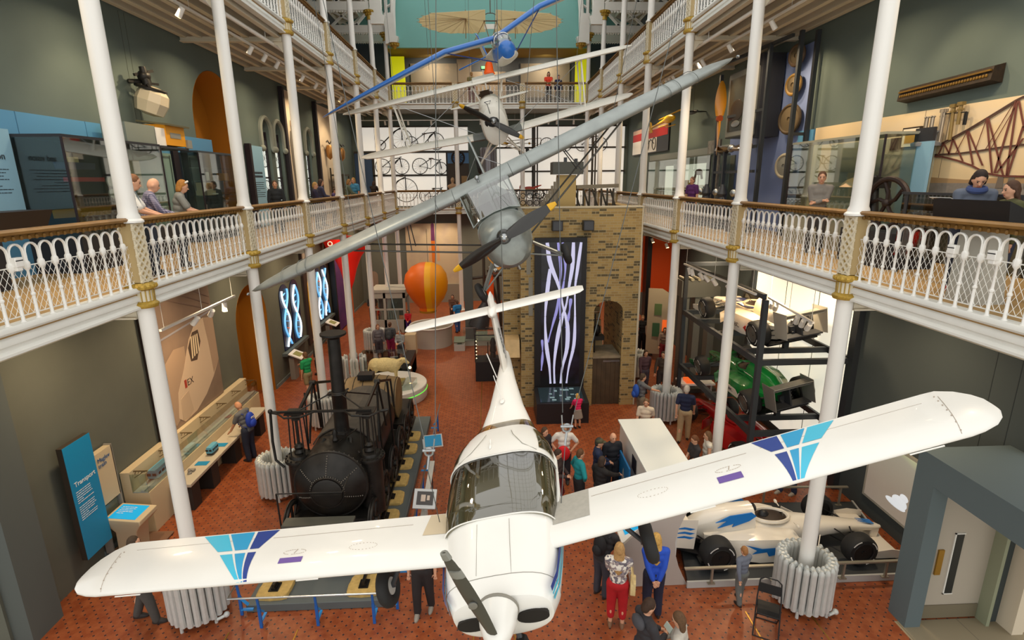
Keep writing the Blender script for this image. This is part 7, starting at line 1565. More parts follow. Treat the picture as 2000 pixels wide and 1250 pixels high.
m=M();m.prism([(8.692,5.5,7.58),(8.692,12.0,7.58),(8.692,11.6,7.68),(8.692,10.8,7.7),(8.692,9.8,7.64),(8.692,9.0,7.68),(8.692,5.5,7.64)],(.004,0,0));m.done('far_hills',mat('hill_tan','#ab8c66',.7),t,world=True)
m=M();rr=random.Random(5)
for k in range(60):y=rr.uniform(10.75,11.7);m.box(8.686,8.69,y,y+rr.uniform(.02,.07),7.56,7.58+rr.uniform(.03,.13)*(1 if rr.random()<.95 else 1))
m.box(8.686,8.69,11.45,11.49,7.56,7.95);m.done('town',mat('town_gold','#d8a828',.6),t,world=True)
BRR=mat('bridge_red','#6b3a31',.7);BR2=mat('bridge_dark','#4a332c',.7)
def pl(nm,ls,w,mt,x=8.68):
 m=M()
 for pts in ls:
  for a,b in zip(pts,pts[1:]):m.bar((x,a[0],a[1]),(x,b[0],b[1]),w,.008,(1,0,0)) if False else m.prism([(x,a[0],a[1]-w/2),(x,b[0],b[1]-w/2),(x,b[0],b[1]+w/2),(x,a[0],a[1]+w/2)],(.006,0,0))
 return m.done(nm,mt,t,smooth=0,world=True)
def pv(nm,ls,w,mt,x=8.676):
 m=M()
 for a,b in ls:m.prism([(x,a[0]-w/2,a[1]),(x,a[0]+w/2,a[1]),(x,b[0]+w/2,b[1]),(x,b[0]-w/2,b[1])],(.006,0,0))
 return m.done(nm,mt,t,smooth=0,world=True)
pl('top_chord',[[(10.57,8.28),(10.3,8.38),(9.94,8.52),(9.59,8.68),(9.12,8.9),(9.0,8.94),(8.4,8.6),(7.6,8.3)]],.035,BR2);pl('top_chord_shadow',[[(10.5,8.26),(9.94,8.49),(9.59,8.64),(9.14,8.86)]],.012,BR2)
pl('bottom_chord',[[(12.07,7.83),(11.76,7.99),(11.4,8.04),(10.77,8.09),(10.42,8.07),(10.06,7.99),(9.72,7.89),(9.39,7.75),(9.08,7.7),(8.7,7.69),(8.2,7.9),(7.5,8.05)]],.03,BRR);pl('deck_line',[[(10.77,8.11),(10.05,8.11),(9.69,8.13),(9.21,8.17),(8.82,8.19),(7.5,8.2)]],.03,BR2)
pl('linking_span',[[(12.32,8.33),(12.01,8.33),(11.62,8.18),(11.45,8.12),(11.2,8.2),(10.92,8.19),(10.64,8.12)]],.022,BR2)
pv('diagonals',[[(10.23,8.38),(9.92,7.97)],[(10.23,8.38),(10.27,8.09)],[(10.44,8.33),(10.23,8.09)],[(10.43,8.32),(10.51,8.1)],[(9.96,8.5),(9.69,7.9)],[(9.93,8.5),(9.49,7.88)],[(9.6,8.68),(9.27,7.73)],[(9.57,8.68),(9.06,7.71)],[(9.11,8.9),(9.23,7.75)],[(9.09,8.89),(9.0,7.71)],[(9.06,8.89),(8.85,8.41)],[(8.89,8.48),(8.98,7.71)],[(8.84,8.29),(9.19,7.75)],[(8.8,8.8),(8.6,7.7)],[(8.7,8.75),(8.2,7.9)],[(8.4,8.6),(8.6,7.7)]],.035,BRR)
pv('thin_diagonals',[[(9.6,8.65),(9.7,8.15)],[(9.95,8.49),(10.12,8.1)],[(9.15,8.85),(9.5,8.15)],[(9.1,8.8),(9.4,8.15)]]+[[(12.2-.12*i,8.3-.02*i),(12.1-.12*i,7.9+.015*i)] for i in range(6)]+[[(12.1-.12*i,8.3-.02*i),(12.2-.12*i,7.88+.015*i)] for i in range(6)]+[[(11.4-.06*i,8.15),(11.36-.06*i,8.05)] for i in range(12)],.012,BRR)
m=M()
for y in(9.1,8.9,8.6,8.35):m.prism([(8.684,y-.07,7.5),(8.684,y+.07,7.5),(8.684,y+.05,7.7),(8.684,y-.05,7.7)],(.004,0,0))
m.done('stone_piers',mat('pier_grey','#6f655c',.7),t,world=True)
m=M()
for y in(10.42,11.02,12.9):m.box(8.695,8.699,y,y+.008,6.9,8.97)
m.done('panel_joint',mat('joint_tan','#8a7a68',.7),t,world=True)
tag(M().box(8.66,8.74,14.78,15.5,8.6,8.95).done('blue_panel',SKYB),'plain blue square panel at the far end of the bridge mural','panel')
t=thing('carved_beam','long dark carved wooden beam fixed high on the right gallery wall','beam',(8.62,10.6,9.4));m=M();m.prism([(8.74,9.5,9.24),(8.52,9.5,9.28),(8.55,9.5,9.5),(8.74,9.5,9.55)],(0,2.15,-.06));b=m.done('plank',mat('carved_wood','#2b1d0e',.6,noise=.4,nscale=9,bump=.6),t,world=True);m=M()
for k in range(34):m.ell((8.525,9.6+.06*k,9.36-.0017*k),(.02,.028,.03),6,4)
m.bar((8.52,9.52,9.44),(8.52,11.62,9.38),.03);m.done('gilt_carving',mat('old_gilt','#7d5d20',.5,.3),b,world=True)
for k,(y0,y1,z0,z1,lab,c) in enumerate(((11.53,11.8,8.25,8.5,'small dark framed plaque on the bridge mural','#332722'),(11.02,11.5,8.27,8.68,'framed golden square print on the bridge mural','#efe6d2'))):
 t=thing('framed_print',lab,'picture',(8.66,y0,z0));m=M();m.box(8.64,8.69,y0,y1,z0,z1);f=m.done('frame',mat('frame_dark','#2e2118',.5),t,world=True);m=M();m.box(8.634,8.64,y0+.03,y1-.03,z0+.03,z1-.03);m.done('mount',mat('mount%d'%k,c,.7),f,world=True)
 if k:m=M();m.box(8.63,8.634,y0+.1,y1-.1,z0+.09,z1-.08);m.done('golden_print',mat('print_gold','#c9993c',.6),f,world=True)
t=thing('column_base_model','grey drum-shaped model with two twisted posts on the bridge mural','model',(8.5,10.65,8.4));m=M();m.lathe([(.24,0),(.25,.06),(.18,.1),(.17,.22),(.21,.25),(.21,.28),(.02,.28)],(8.5,10.64,8.27),24);m.done('drum',mat('model_grey','#8c8e92',.5),t,world=True)
ROPE=node_mat('twisted_rope',lambda nt,N,L,co:(lambda w:(w.inputs['Scale'].__setattr__('default_value',9),L(co,w.inputs['Vector']),(lambda r:(r.color_ramp.elements[0].__setattr__('color',lin('#6b6156')),r.color_ramp.elements[1].__setattr__('color',lin('#d3c7b4')),L(w.outputs['Fac'],r.inputs[0]),r.outputs[0])[-1])(N('ValToRGB')))[-1])(N('TexWave')),.6)
for y in(10.58,10.72):m=M();m.rod((8.5,y,8.55),(8.5,y,8.8),.035);m.ell((8.5,y,8.81),(.05,.05,.02));m.done('twisted_post',ROPE,t,world=True)
for k,(y,z0,z1,mt,lab) in enumerate(((10.46,8.31,8.92,ROPE,'thick striped cable sample upright on the bridge mural'),(10.25,8.36,8.98,mat('sample_brass','#8d7748',.5,.3),'tall tan metal tie sample upright on the bridge mural'),(10.09,8.62,9.0,mat('sample_brass','#8d7748',.5,.3),'short tan metal bolt sample on the bridge mural'))):
 t=thing('metal_sample',lab,'metal sample',(8.6,y,z0),0,'metal samples on the mural');m=M();m.rod((8.6,y-.04*(k==1),z0),(8.6,y,z1),.045 if k==0 else .03);m.done('bar',mt,t,world=True);m=M();m.obox((8.6,y,z1-.02),(.08,.11,.06));m.obox((8.6,y,z1-.12),(.06,.09,.03));m.done('collar',mt,t,world=True)
tag(M().rod((8.6,10.44,8.84),(8.6,9.95,8.82),.012,n=6).rod((8.6,9.95,8.82),(8.6,9.95,8.6),.03,n=8).done('iron_hook',IRON),'thin iron link joining the metal samples','hook')
glass_case('long glass case reflecting bicycles on the right gallery, below the blue square',7.65,8.4,10.6,13.9,8.5,mat('case_pale','#a9a793',.6))
t=thing('text_panel','narrow pale blue text panel behind the thick column of the right gallery','sign',(8.3,10.8,Z2));m=M();m.box(8.3,8.36,10.25,10.62,6.9,8.35);f=m.done('board',LIGHTB,t,world=True);m=M();m.box(8.3,8.36,10.25,10.7,8.35,8.6);m.done('dark_head',DKCASE,t,world=True)
for k,(y,w) in enumerate(((11.6,.34),(12.5,.4),(13.3,.34))):
 t=thing('umbrella_shade' if k==0 else 'tool_tray',('cream cloth umbrella inside the long glass case','wooden tray of tools inside the long glass case','white dish inside the long glass case')[k],('umbrella','tray','dish')[k],(8.0,y,6.8))
 m=M()
 if k==0:m.lathe([(.42,0),(.3,.14),(.12,.22),(.01,.24)],(8.0,y,7.5),10);m.rod((8,y,6.8),(8,y,7.6),.02)
 elif k==1:m.box(7.8,8.2,y-.4,y+.1,6.8,6.9)
 else:m.lathe([(.05,0),(.16,.04),(.17,.06)],(8.0,y,6.8),16)
 m.done('body',(mat('cloth_peach','#d9b68c',.8),mat('tray_wood','#9b6a36',.6),WHITE2)[k],t,world=True)
t=thing('wheel_display_frame','tall dark steel frame on the right gallery carrying wheels, a grey engine pod and propellers','rack',(8.2,16.5,Z2))
struct(M().box(8.70,8.74,15.2,20.0,Z2,11.2).done('wall_lilac_panel',mat('lilac_panel','#7d8fc0',.6)))
for(x,y,z1) in((8.2,15.05,11.4),(7.9,16.05,11.3),(7.75,16.9,9.0),(7.7,18.0,8.6),(7.75,18.9,11.0),(8.6,15.0,11.4)):m=M();m.box(x-.05,x+.05,y-.05,y+.05,Z2,z1);m.done('post',ST,t,world=True)
for(a,b) in(((8.2,15.05,8.85),(8.6,15.05,8.85)),((7.75,16.05,8.6),(7.75,18.9,8.55)),((7.75,16.05,7.9),(7.75,18.9,7.9)),((8.0,15.1,11.3),(7.7,18.9,11.3)),((7.9,16.05,9.6),(7.7,18.0,9.6))):m=M();m.bar(a,b,.08);m.done('beam',ST,t,world=True)
m=M();m.box(8.0,8.65,16.6,17.3,8.9,11.2);m.done('dark_back',DKCASE,t,world=True)
for k,(z,r,lab,c) in enumerate(((10.95,.3,'brown spoked wheel, topmost of four on the lilac panel','#5a4632'),(10.2,.3,'tan ringed wheel, second down of four on the lilac panel','#8a6a30'),(9.3,.42,'large dark wheel, third down of four on the lilac panel','#4a3a22'),(8.03,.36,'pale metal wheel, lowest of four on the lilac panel','#a9a08a'))):
 t2=thing('wheel',lab,'wheel',(8.5,15.75,z),0,'wheels on the lilac panel');m=M();m.torus((8.5,15.75,z),r-.05,.05,(1,.25,0),26,8);m.done('tyre',mat('wheel_ring%d'%k,c,.6),t2,world=True);m=M();m.lathe([(r-.08,-.02),(.06,-.05),(.04,.05),(r-.08,.02)],(8.5,15.75,z),20,(1,.25,0));m.done('disc',mat('wheel_disc%d'%k,'#6d5f48' if k<3 else '#8d8d86',.5,.3),t2,world=True)
t=thing('engine_pod','big grey engine casing with oval mouth hung in the steel frame','engine',(7.9,17.6,9));m=M();m.box(7.75,8.5,16.75,18.3,8.95,10.9);m.done('casing',mat('pod_grey','#80817c',.5,.2),t,world=True,bevel=.05);m=M();m.box(7.735,7.75,16.95,18.1,9.15,10.7);g=m.done('dark_window',mat('pod_dark','#3a3b36',.15),t,world=True);m=M();m.ell((7.73,17.5,9.75),(.02,.45,.32));m.done('oval_mouth',mat('pod_brown','#2d241c',.4),g,world=True);m=M();m.ell((7.72,17.5,9.35),(.02,.3,.1));m.done('bright_lip',STEEL,g,world=True)
t=thing('propeller','upright golden varnished wooden propeller in the steel frame','propeller',(7.6,18.45,9.6));m=M()
for k in range(2):blade(m,1.15,.3,PI/2+PI*k,.9,.08,.07)
m.xf(Matrix.Translation((0,0,0))@Matrix.Rotation(.6,4,'Z'));m.done('blades',mat('gold_varnish','#cf8a18',.3,coat=.4),t);m=M();m.lathe([(.1,-.06),(.1,.06)],(0,0,0),16,(0,1,0));m.done('hub',mat('hub_red','#a8481c',.4),t)
t=thing('propeller','dark brown propeller lying level below the engine casing','propeller',(7.55,17.2,8.6));m=M()
for k in range(2):blade(m,1.7,.26,PI*k,.8,.08,.08)
m.xf(Matrix.Rotation(PI/2-.1,4,'Z'));m.done('blades',mat('dark_varnish','#2c1a12',.25,coat=.5),t);m=M();m.ell((0,0,0),.12);m.done('hub',STEEL,t)
for k,(y,lab) in enumerate(((16.2,'small steel engine standing on the right gallery under the wheel frame'),(17.5,'curved wooden blade and engine on the right gallery floor'),(18.8,'dark pump standing on the right gallery beside the steel frame'))):
 t=thing('engine',lab,'engine',(7.5,y,Z2));m=M();m.lathe([(.18,0),(.2,.5),(.12,.7),(.16,.8),(.05,1.1)],(7.5,y,Z2+.3),14);m.rod((7.5,y-.2,Z2+.9),(7.5,y+.25,Z2+1.3),.04);m.done('body',DARKST,t,world=True);m=M();m.box(7.25,7.75,y-.25,y+.25,Z2,Z2+.3);m.done('base',DKCASE,t,world=True);m=M();m.ell((7.35,y+.1,Z2+1.15),.12);m.done('bright_dome',STEEL,t,world=True)
t=glass_case('long bright-backed glass case on the right gallery, beyond the steel frame',7.8,8.5,19.4,27.0,8.5,mat('case_sage','#6d7368',.6))
struct(M().box(8.60,8.64,20.8,26.8,6.8,8.3).done('wall_case_light',mat('case_glow','#f3efdd',.6,emit=.75,ehex='#fff6e0')))
CS=[('white cylinder standing in the bright-backed case','cylinder',23.6,'c',WHITE2),('golden box instrument in the bright-backed case','instrument',22.6,'b',BRASS),('dark machine in the bright-backed case','machine',22.2,'d',IRON),('tan animal-like figure in the bright-backed case','figure',21.2,'e',mat('fig_tan','#94602f',.6)),('small grey posts in the bright-backed case','posts',25.6,'f',GREYP)]
for lab,cat,y,k,mt in CS:
 m=M()
 if k=='c':m.rod((8.1,y,6.8),(8.1,y,8.3),.18,n=16);m.torus((8.1,y-.35,7.95),.18,.06,(1,0,0))
 elif k=='b':m.box(7.95,8.25,y-.3,y+.3,7.3,7.55);m.box(8.0,8.2,y-.15,y+.15,7.55,7.65)
 elif k=='d':m.box(7.9,8.3,y-.6,y+.4,6.8,7.28)
 elif k=='e':m.ell((8.1,y,7.95),(.12,.25,.12));m.rod((8.1,y+.2,8.0),(8.1,y+.4,7.7),.04);m.rod((8.1,y-.2,8.0),(8.1,y-.35,7.7),.04);m.rod((8.1,y,6.8),(8.1,y,7.9),.015)
 else:m.rod((8.1,y,6.8),(8.1,y,7.4),.05)
 tag(m.done('exhibited_'+cat,mt),lab,cat)
t=thing('wall_mural','red and black framed picture with bicycle shapes high on the far right gallery wall','mural',(8.7,29,9.6));m=M();m.box(8.68,8.74,26.9,33.5,9.05,10.5);f=m.done('frame',BLACK,t,world=True);m=M();m.box(8.67,8.68,27.05,33.5,9.8,10.2);m.done('red_stripe',mat('mural_red','#c22626',.6),f,world=True);m=M();m.box(8.67,8.68,27.05,33.5,10.2,10.42);m.done('pink_band',mat('mural_pink','#d9b7a8',.6),f,world=True);m=M();m.box(8.67,8.68,28.8,33.5,9.1,9.8);m.done('white_ground',WHITE2,f,world=True)
m=M()
for y in(29.2,30.4):m.torus((8.66,y,9.5),.3,.025,(1,0,0),22,5)
m.bar((8.66,29.2,9.5),(8.66,29.8,9.75),.03);m.bar((8.66,30.4,9.5),(8.66,29.8,9.75),.03);m.done('bicycle_shape',BLACK,f,world=True)
struct(M().box(8.72,8.75,19.2,30.0,8.62,8.9).done('trim_case_head',mat('case_head','#8d9390',.7)))
t=thing('model_aircraft','bright yellow model helicopter hanging over the right gallery','model aircraft',(7.5,23.6,10.05));YM=mat('model_yellow','#e0b00c',.45)
m=M();m.ell((7.5,23.3,10.1),(.16,.65,.16));m.rod((7.5,23.8,10.1),(7.5,25.9,9.95),.08,.03);m.done('fuselage',YM,t,world=True);m=M();m.bar((7.5,21.8,10.3),(7.5,24.6,10.2),.1,.02);m.done('rotor_blade',YM,t,world=True);m=M();m.prism([(7.48,25.6,9.75),(7.48,26.0,9.75),(7.48,26.05,10.25),(7.48,25.85,10.2)],(.03,0,0));m.done('tail_fin',YM,t,world=True);m=M();m.rod((7.35,23.0,9.85),(7.35,24.2,9.85),.025);m.rod((7.65,23.0,9.85),(7.65,24.2,9.85),.025);m.done('skid',YM,t,world=True);m=M();m.rod((7.5,23.4,10.25),(7.5,23.4,11.5),.006,n=4);m.done('hanging_wire',CABLE,t,world=True)
t=thing('model_aircraft','small dark model aircraft hanging left of the yellow one','model aircraft',(8.3,22.8,10.3));m=M();m.ell((8.3,22.8,10.3),(.08,.5,.08));m.ell((8.3,22.6,10.3),(.5,.1,.03));m.done('airframe',BLACK,t,world=True);m=M();m.rod((8.3,22.8,10.35),(8.3,22.8,11.5),.005,n=4);m.done('hanging_wire',CABLE,t,world=True)
t=thing('textured_panel','grey crinkled metal panel standing on the right gallery behind the purple visitor','panel',(8.0,19.3,Z2));m=M();m.box(7.9,7.96,18.95,20.0,Z2,9.0);m.done('sheet',mat('crinkled','#8a8479',.4,.4,noise=.4,nscale=5,bump=1),t,world=True)
t=thing('flywheel_engine','dark cast-iron engine with a spoked flywheel beside the thick right column','engine',(7.3,9.6,Z2));m=M();m.torus((7.1,9.55,7.25),.42,.05,(1,.15,0),30,8);m.done('flywheel_rim',mat('fly_brown','#2f211d',.5,.3),t,world=True);m=M()
for k in range(5):a=2*PI*k/5;m.tube([(7.1,9.55,7.25),(7.1,9.55+.2*math.cos(a+.3),7.25+.2*math.sin(a+.3)),(7.1,9.55+.4*math.cos(a),7.25+.4*math.sin(a))],.035,6)
m.ell((7.1,9.55,7.25),.08);m.done('flywheel_spokes',mat('fly_brown','#2f211d',.5,.3),t,world=True);m=M();m.rod((7.15,9.9,6.9),(7.25,10.2,7.7),.09);m.rod((7.2,9.6,7.25),(7.5,10.2,7.6),.04);m.obox((7.3,10.1,7.6),(.25,.3,.2));m.done('cylinder_block',IRON,t,world=True);m=M();m.box(6.95,7.8,9.1,10.5,Z2,6.75);m.done('bed',DKCASE,t,world=True)
t=thing('glass_barrier','low smoked glass barrier on dark posts along the right gallery exhibits','barrier',(7.0,8,Z2));m=M();m.box(6.95,6.97,6.2,9.0,6.4,7.42);m.done('glass_sheet',glass('smoked_glass','#9c9c98',.1),t,world=True);m=M();m.box(6.92,7.0,6.2,9.0,7.42,7.46)
for y in(6.3,7.6,8.9):m.box(6.94,6.98,y-.03,y+.03,Z2,7.42)
m.done('frame',DARKST,t,world=True)
t=thing('slanted_console','big black slanted reading console on a white pedestal at the right railing','console',(6.15,6.6,Z2));m=M();m.prism([(6.0,6.05,7.08),(5.95,6.05,7.42),(6.4,6.05,7.22),(6.38,6.05,7.08)],(0,1.1,0));m.done('desk',mat('console_ink','#1b191b',.45),t,world=True);m=M();m.prism([(6.1,6.4,Z2),(6.5,6.4,Z2),(6.35,6.4,7.2),(6.15,6.4,7.2)],(0,.45,0));m.done('pedestal',mat('pedestal_pale','#b9b7ae',.6),t,world=True)
tag(M().prism([(5.97,6.9,7.43),(6.36,6.9,7.25),(6.36,7.2,7.25),(5.97,7.25,7.43)],(0,0,.006)).done('paper_sheet',WHITE2),'sheet of white paper on the end of the black reading console','paper')
track('f',(-6.3,12.3,11.28),(-6.25,31,11.28),[(u,on_,(-8.2,12.3+18.7*u,8.5)) for u,on_ in((.02,1),(.117,1),(.2,0),(.25,0),(.3,0),(.42,0),(.5,0),(.55,0),(.6,0),(.68,1),(.72,0))],'long white light track under the left upper gallery with three glowing spotlights',11.5)
track('g',(6.65,12.0,11.28),(6.6,31,11.28),[(u,on_,(8.6,12+19*u,8.5)) for u,on_ in((.08,0),(.2,0),(.3,0),(.32,0),(.44,0),(.46,0),(.48,1),(.51,1),(.56,1),(.68,1))],'long white light track under the right upper gallery with four glowing spotlights',11.5)
for x,lab in((-5.85,'left'),(6.1,'right')):
 t=thing('service_pipe','long white service pipe under the %s upper gallery edge'%lab,'pipe',(x,20,11.4),0,'white service pipes')
 m=M();m.rod((x,9,11.38),(x,32,11.38),.05,n=10);m.done('pipe',WHITE2,t,world=True);m=M()
 for y in range(10,32,3):m.rod((x,y,11.4),(x,y,11.8),.012,n=5)
 m.done('hanger',WHITE,t,world=True)
t=thing('light_track','row of small lit spotlights below the right gallery beside the brick tower','light track',(6.2,21,5.6),0,'white light tracks');m=M();m.bar((6.2,18.5,5.58),(6.2,24,5.58),.04);m.done('track_bar',WHITE2,t,world=True)
for y in(18.8,20.5,22.5):m=M();m.rod((6.2,y,5.5),(6.25,y-.05,5.36),.05,.055,10);l=m.done('spotlight',WHITE2,t,world=True);m=M();m.rod((6.25,y-.05,5.36),(6.252,y-.052,5.35),.05,n=10);m.done('lens',mat('lamp_glow','#fff1cf',.5,emit=9,ehex='#ffd38a'),l,world=True)
for x,y,tx,ty,tz,p in((-6.3,12.6,-8.3,12.0,8.6,160),(-6.3,14.4,-8.2,14.0,9.2,240),(-6.25,24.6,-8.2,24.3,9.8,200),(-6.25,29,-8.2,29,9,200),(-6.25,21,-8.2,20.2,7.9,100),(6.6,15.2,8.7,14.9,9.5,260),(6.65,10.5,8.7,10.2,8.9,170),(6.65,8.6,8.7,8.6,8.6,110),(6.6,12.8,8.7,12.6,8.7,110),(6.6,18,7.8,17.6,9.5,200),(6.6,24,8.6,24,8,160)):spot('lamp_gallery',(x,y,11.2),(tx,ty,tz),p,65,'#ffe0b0')
EYE=mat('eye_dark','#2a1d18',.3);LIP=mat('lips','#a8584c',.5)
def bake(m,name,mts,par,vox,it=3):
 o=m.done(name,mts,par,0);r=o.modifiers.new('r','REMESH');r.mode='VOXEL';r.voxel_size=vox
 s_=o.modifiers.new('s','SMOOTH');s_.iterations=it;s_.factor=.5
 dg=bpy.context.evaluated_depsgraph_get();dg.update();me=bpy.data.meshes.new_from_object(o.evaluated_get(dg));old=o.data;o.modifiers.clear();o.data=me;bpy.data.meshes.remove(old);me.name=name
 me.materials.clear()
 for k in mts:me.materials.append(k)
 me.polygons.foreach_set('use_smooth',[True]*len(me.polygons));return o
def chain(m,pts,rs,n=10):
 for(a,b,r,q) in zip(pts,pts[1:],rs,rs[1:]):m.rod(a,b,r,q,n);m.ell(b,q,n,6)
 m.ell(pts[0],rs[0],n,6)
def ik(a,b,l1,l2,pole):
 a,b=V(a),V(b);d=b-a;L=min(d.length,(l1+l2)*.995);u=d.normalized();x=(l1*l1-l2*l2+L*L)/(2*L);h=math.sqrt(max(0,l1*l1-x*x));p=V(pole);p=(p-u*p.dot(u)).normalized();return a+u*x+p*h,a+u*L
POSE={'stand':((.25,.04,.83),(-.25,.04,.83)),'phone':((.07,.30,1.12),(-.07,.30,1.10)),'rail':((.12,.44,1.08),(-.10,.46,1.08)),'table':((.24,.40,.86),(-.22,.40,.86)),'akimbo':((.21,.06,1.02),(-.21,.06,1.02)),'clasp':((.05,-.17,.90),(-.05,-.17,.90)),'front':((.05,.26,1.0),(-.05,.26,1.0)),'reach':((.14,.52,1.18),(-.24,.05,.84)),'walk':((.24,.22,.88),(-.24,-.16,.86)),'fold':((-.06,.22,1.16),(.07,.24,1.12))}
def person(label,x,y,z,deg,h,top,bottom,hair='#3a281c',style='short',pose='stand',skin='#d8a384',sleeve=.5,leg=1.,lean=0.,nod=.15,shoe='#2a2422',group=None,vox=.016,skirt=False,step=.0):
 t=thing('person',label,'person',(x,y,z),math.radians(deg),group);k=h/1.75
 SK=mat('skin'+skin,skin,.55);T=top if not isinstance(top,str) else mat('cloth'+top,top,.85,noise=.06,nscale=9);B=bottom if not isinstance(bottom,str) else mat('cloth'+bottom,bottom,.85,noise=.06,nscale=9)
 R=Matrix.Rotation(-lean,3,'X');hip=V((0,0,.95))
 up=lambda p:hip+R@(V(p)-hip)
 LG=[[V((s*.095,0,.93)),V((s*.105,.03+s*step*.5,.49)),V((s*.11,-.01+s*step,.08))] for s in(1,-1)]
 sh=[up((s*.19,0,1.43)) for s in(1,-1)];wr=POSE[pose];arms=[]
 for i,s in enumerate((1,-1)):
  w_=V(wr[i]);
  if pose in('rail','table') or lean==0:pass
  else:w_=up(w_)
  pole=(s*1,-.5,-.3) if pose not in('phone','front','fold','rail','table','reach') else(s*.6,-.35,-1)
  if pose=='akimbo':pole=(s*1,-.25,0)
  e,w2=ik(sh[i],w_,.29,.26,pole);arms.append([sh[i],e,w2])
 hc=up((0,.03,1.635));HR=R@Matrix.Rotation(-nod,3,'X')
 hp=lambda p:hc+HR@V(p)
 def torso(m,e,lo=.90):
  for zz,rx,ry,yy in((.93,.165,.115,-.01),(1.06,.145,.10,0),(1.2,.155,.11,.01),(1.33,.175,.115,.0),(1.42,.15,.085,-.01)):
   if zz>=lo:m.ell(up((0,yy,zz)),(rx+e,ry+e,.11+e*.5),14,9,R)
  m.rod(up((.17,0,1.425)),up((-.17,0,1.425)),.068+e,n=10)
 m=M();torso(m,0)
 m.rod(up((0,-.005,1.42)),up((0,.015,1.56)),.06,.052,12)
 m.ell(hp((0,0,.015)),(.078,.098,.118),16,12,HR);m.ell(hp((0,.03,-.055)),(.056,.066,.06),12,8,HR)
 m.rod(hp((0,.09,.015)),hp((0,.115,-.022)),.012,.017,8)
 for s in(1,-1):m.ell(hp((s*.079,-.005,-.005)),(.012,.022,.032),8,6,HR)
 for lg in LG:chain(m,lg,(.090,.056,.038));m.ell((lg[1]+lg[2])/2+V((0,-.025,.05)),(.05,.052,.12),10,8);m.rod(lg[2]+V((0,-.03,-.045)),lg[2]+V((0,.13,-.05)),.036,.03,10)
 for a in arms:chain(m,a,(.055,.043,.030))
 hands=[]
 for a,s in zip(arms,(1,-1)):
  d=(a[2]-a[1]).normalized();side=V((-s,0,0)) if abs(d.z)>.6 else V((-s*.9,.1,.3));
  if pose in('rail','table'):d=(d+V((0,.6,0))).normalized();side=V((-s,0,0))
  side=(side-d*side.dot(d)).normalized();nr=d.cross(side);c=a[2]+d*.055
  m.rod(a[2],c,.028,.033,8)
  for q in(-.022,0,.022):m.rod(a[2]+d*.02,c+d*.035+side*q,.02,.016,6)
  hands.append((a[2],c,d,side,nr))
 o=bake(m,'body',[SK,EYE,LIP],t,vox)
 m=M()
 for w_,c,d,side,nr in hands:
  for q,L in((-.029,.058),(-.010,.072),(.010,.068),(.029,.050)):
   p=c+d*.028+side*q*.9;curl=nr*(-.018 if nr.z>0 else .018) if abs(nr.z)>.3 else-V((0,0,0))+nr*.012
   m.tube([p,p+d*L*.5+curl*.4,p+d*L*.85+curl*1.5],[.0095,.009,.0075],6)
  p=w_+d*.03-side*.0+side*.026;m.tube([p,p+side*.03+d*.03,p+side*.034+d*.058],[.012,.011,.009],6)
 m.mi=1
 for s in(1,-1):m.ell(hp((s*.031,.086,.022)),.010,8,6);m.rod(hp((s*.015,.095,.043)),hp((s*.047,.082,.045)),.0045,n=5)
 m.mi=2;m.ell(hp((0,.092,-.05)),(.024,.01,.008),10,6,HR)
 bm=m.bm;bmesh.ops.recalc_face_normals(bm,faces=bm.faces)
 for f in bm.faces:f.smooth=True
 b2=bmesh.new();b2.from_mesh(o.data);me2=bpy.data.meshes.new('tmp');bm.to_mesh(me2);b2.from_mesh(me2);b2.to_mesh(o.data);b2.free();bm.free();bpy.data.meshes.remove(me2)
 m=M();torso(m,.018)
 for a in arms:
  if sleeve<=.0:m.ell(a[0],.07,10,7);continue
  if sleeve<=.5:chain(m,[a[0],a[0]+(a[1]-a[0])*(.75 if sleeve>.3 else .4)],(.074,.066))
  else:chain(m,[a[0],a[1],a[1]+(a[2]-a[1])*.93],(.074,.060,.046))
 bake(m,'top',[T],t,vox+.002,2)
 m=M();m.ell((0,-.01,.93),(.185,.135,.13),14,9)
 if skirt:m.loft([[V((rx*math.cos(2*PI*i/18),ry*math.sin(2*PI*i/18),zz)) for i in range(18)] for zz,rx,ry in((.55,.26,.22),(.75,.22,.18),(.98,.17,.13))])
 for lg in LG:
  e=lg[1]+(lg[2]-lg[1])*min(1,max(.05,(leg-.5)*2)) if leg>.5 else lg[0]+(lg[1]-lg[0])*.75
  if not skirt:chain(m,[lg[0],lg[1],e] if leg>.5 else[lg[0],e],(.118,.090,.072) if leg>.5 else(.108,.092))
 bake(m,'skirt' if skirt else 'trousers',[B],t,vox+.002,2)
 SH=mat('shoe'+shoe,shoe,.6)
 for lg in LG:
  m=M();a=lg[2];m.loft([[V((a.x+w*math.cos(2*PI*i/14),a.y+yy+ly*math.sin(2*PI*i/14),zz-.0)) for i in range(14)] for zz,w,ly,yy in((.0,.045,.135,.055),(.03,.05,.14,.055),(.06,.044,.11,.035),(.10,.04,.055,-.01))]);m.done('shoe',SH,t)
 if style!='bald':
  HM=mat('hair'+hair,hair,.75,noise=.2,nscale=30);m=M()
  m.ell(hp((0,-.018,.045)),(.088,.098,.108),14,10,HR);m.ell(hp((0,-.05,.0)),(.08,.07,.1),12,8,HR)
  if style in('long','bob'):
   for s in(1,-1):m.rod(hp((s*.065,-.02,.04)),hp((s*.075,-.03,-.10)),.035,.03,8)
   if style=='long':
    m.loft([[hp((0,-.05,.02))+V((w*math.cos(2*PI*i/12),-.04*q+.05*math.sin(2*PI*i/12),-zz)) for i in range(12)] for w,q,zz in((.08,0,.0),(.10,.6,.14),(.11,1.2,.28),(.08,1.6,.40),(.03,1.6,.46))])
   else:m.ell(hp((0,-.05,-.06)),(.095,.06,.09),12,8,HR)
  if style=='bun':m.ell(hp((0,-.12,.06)),.045,10,7)
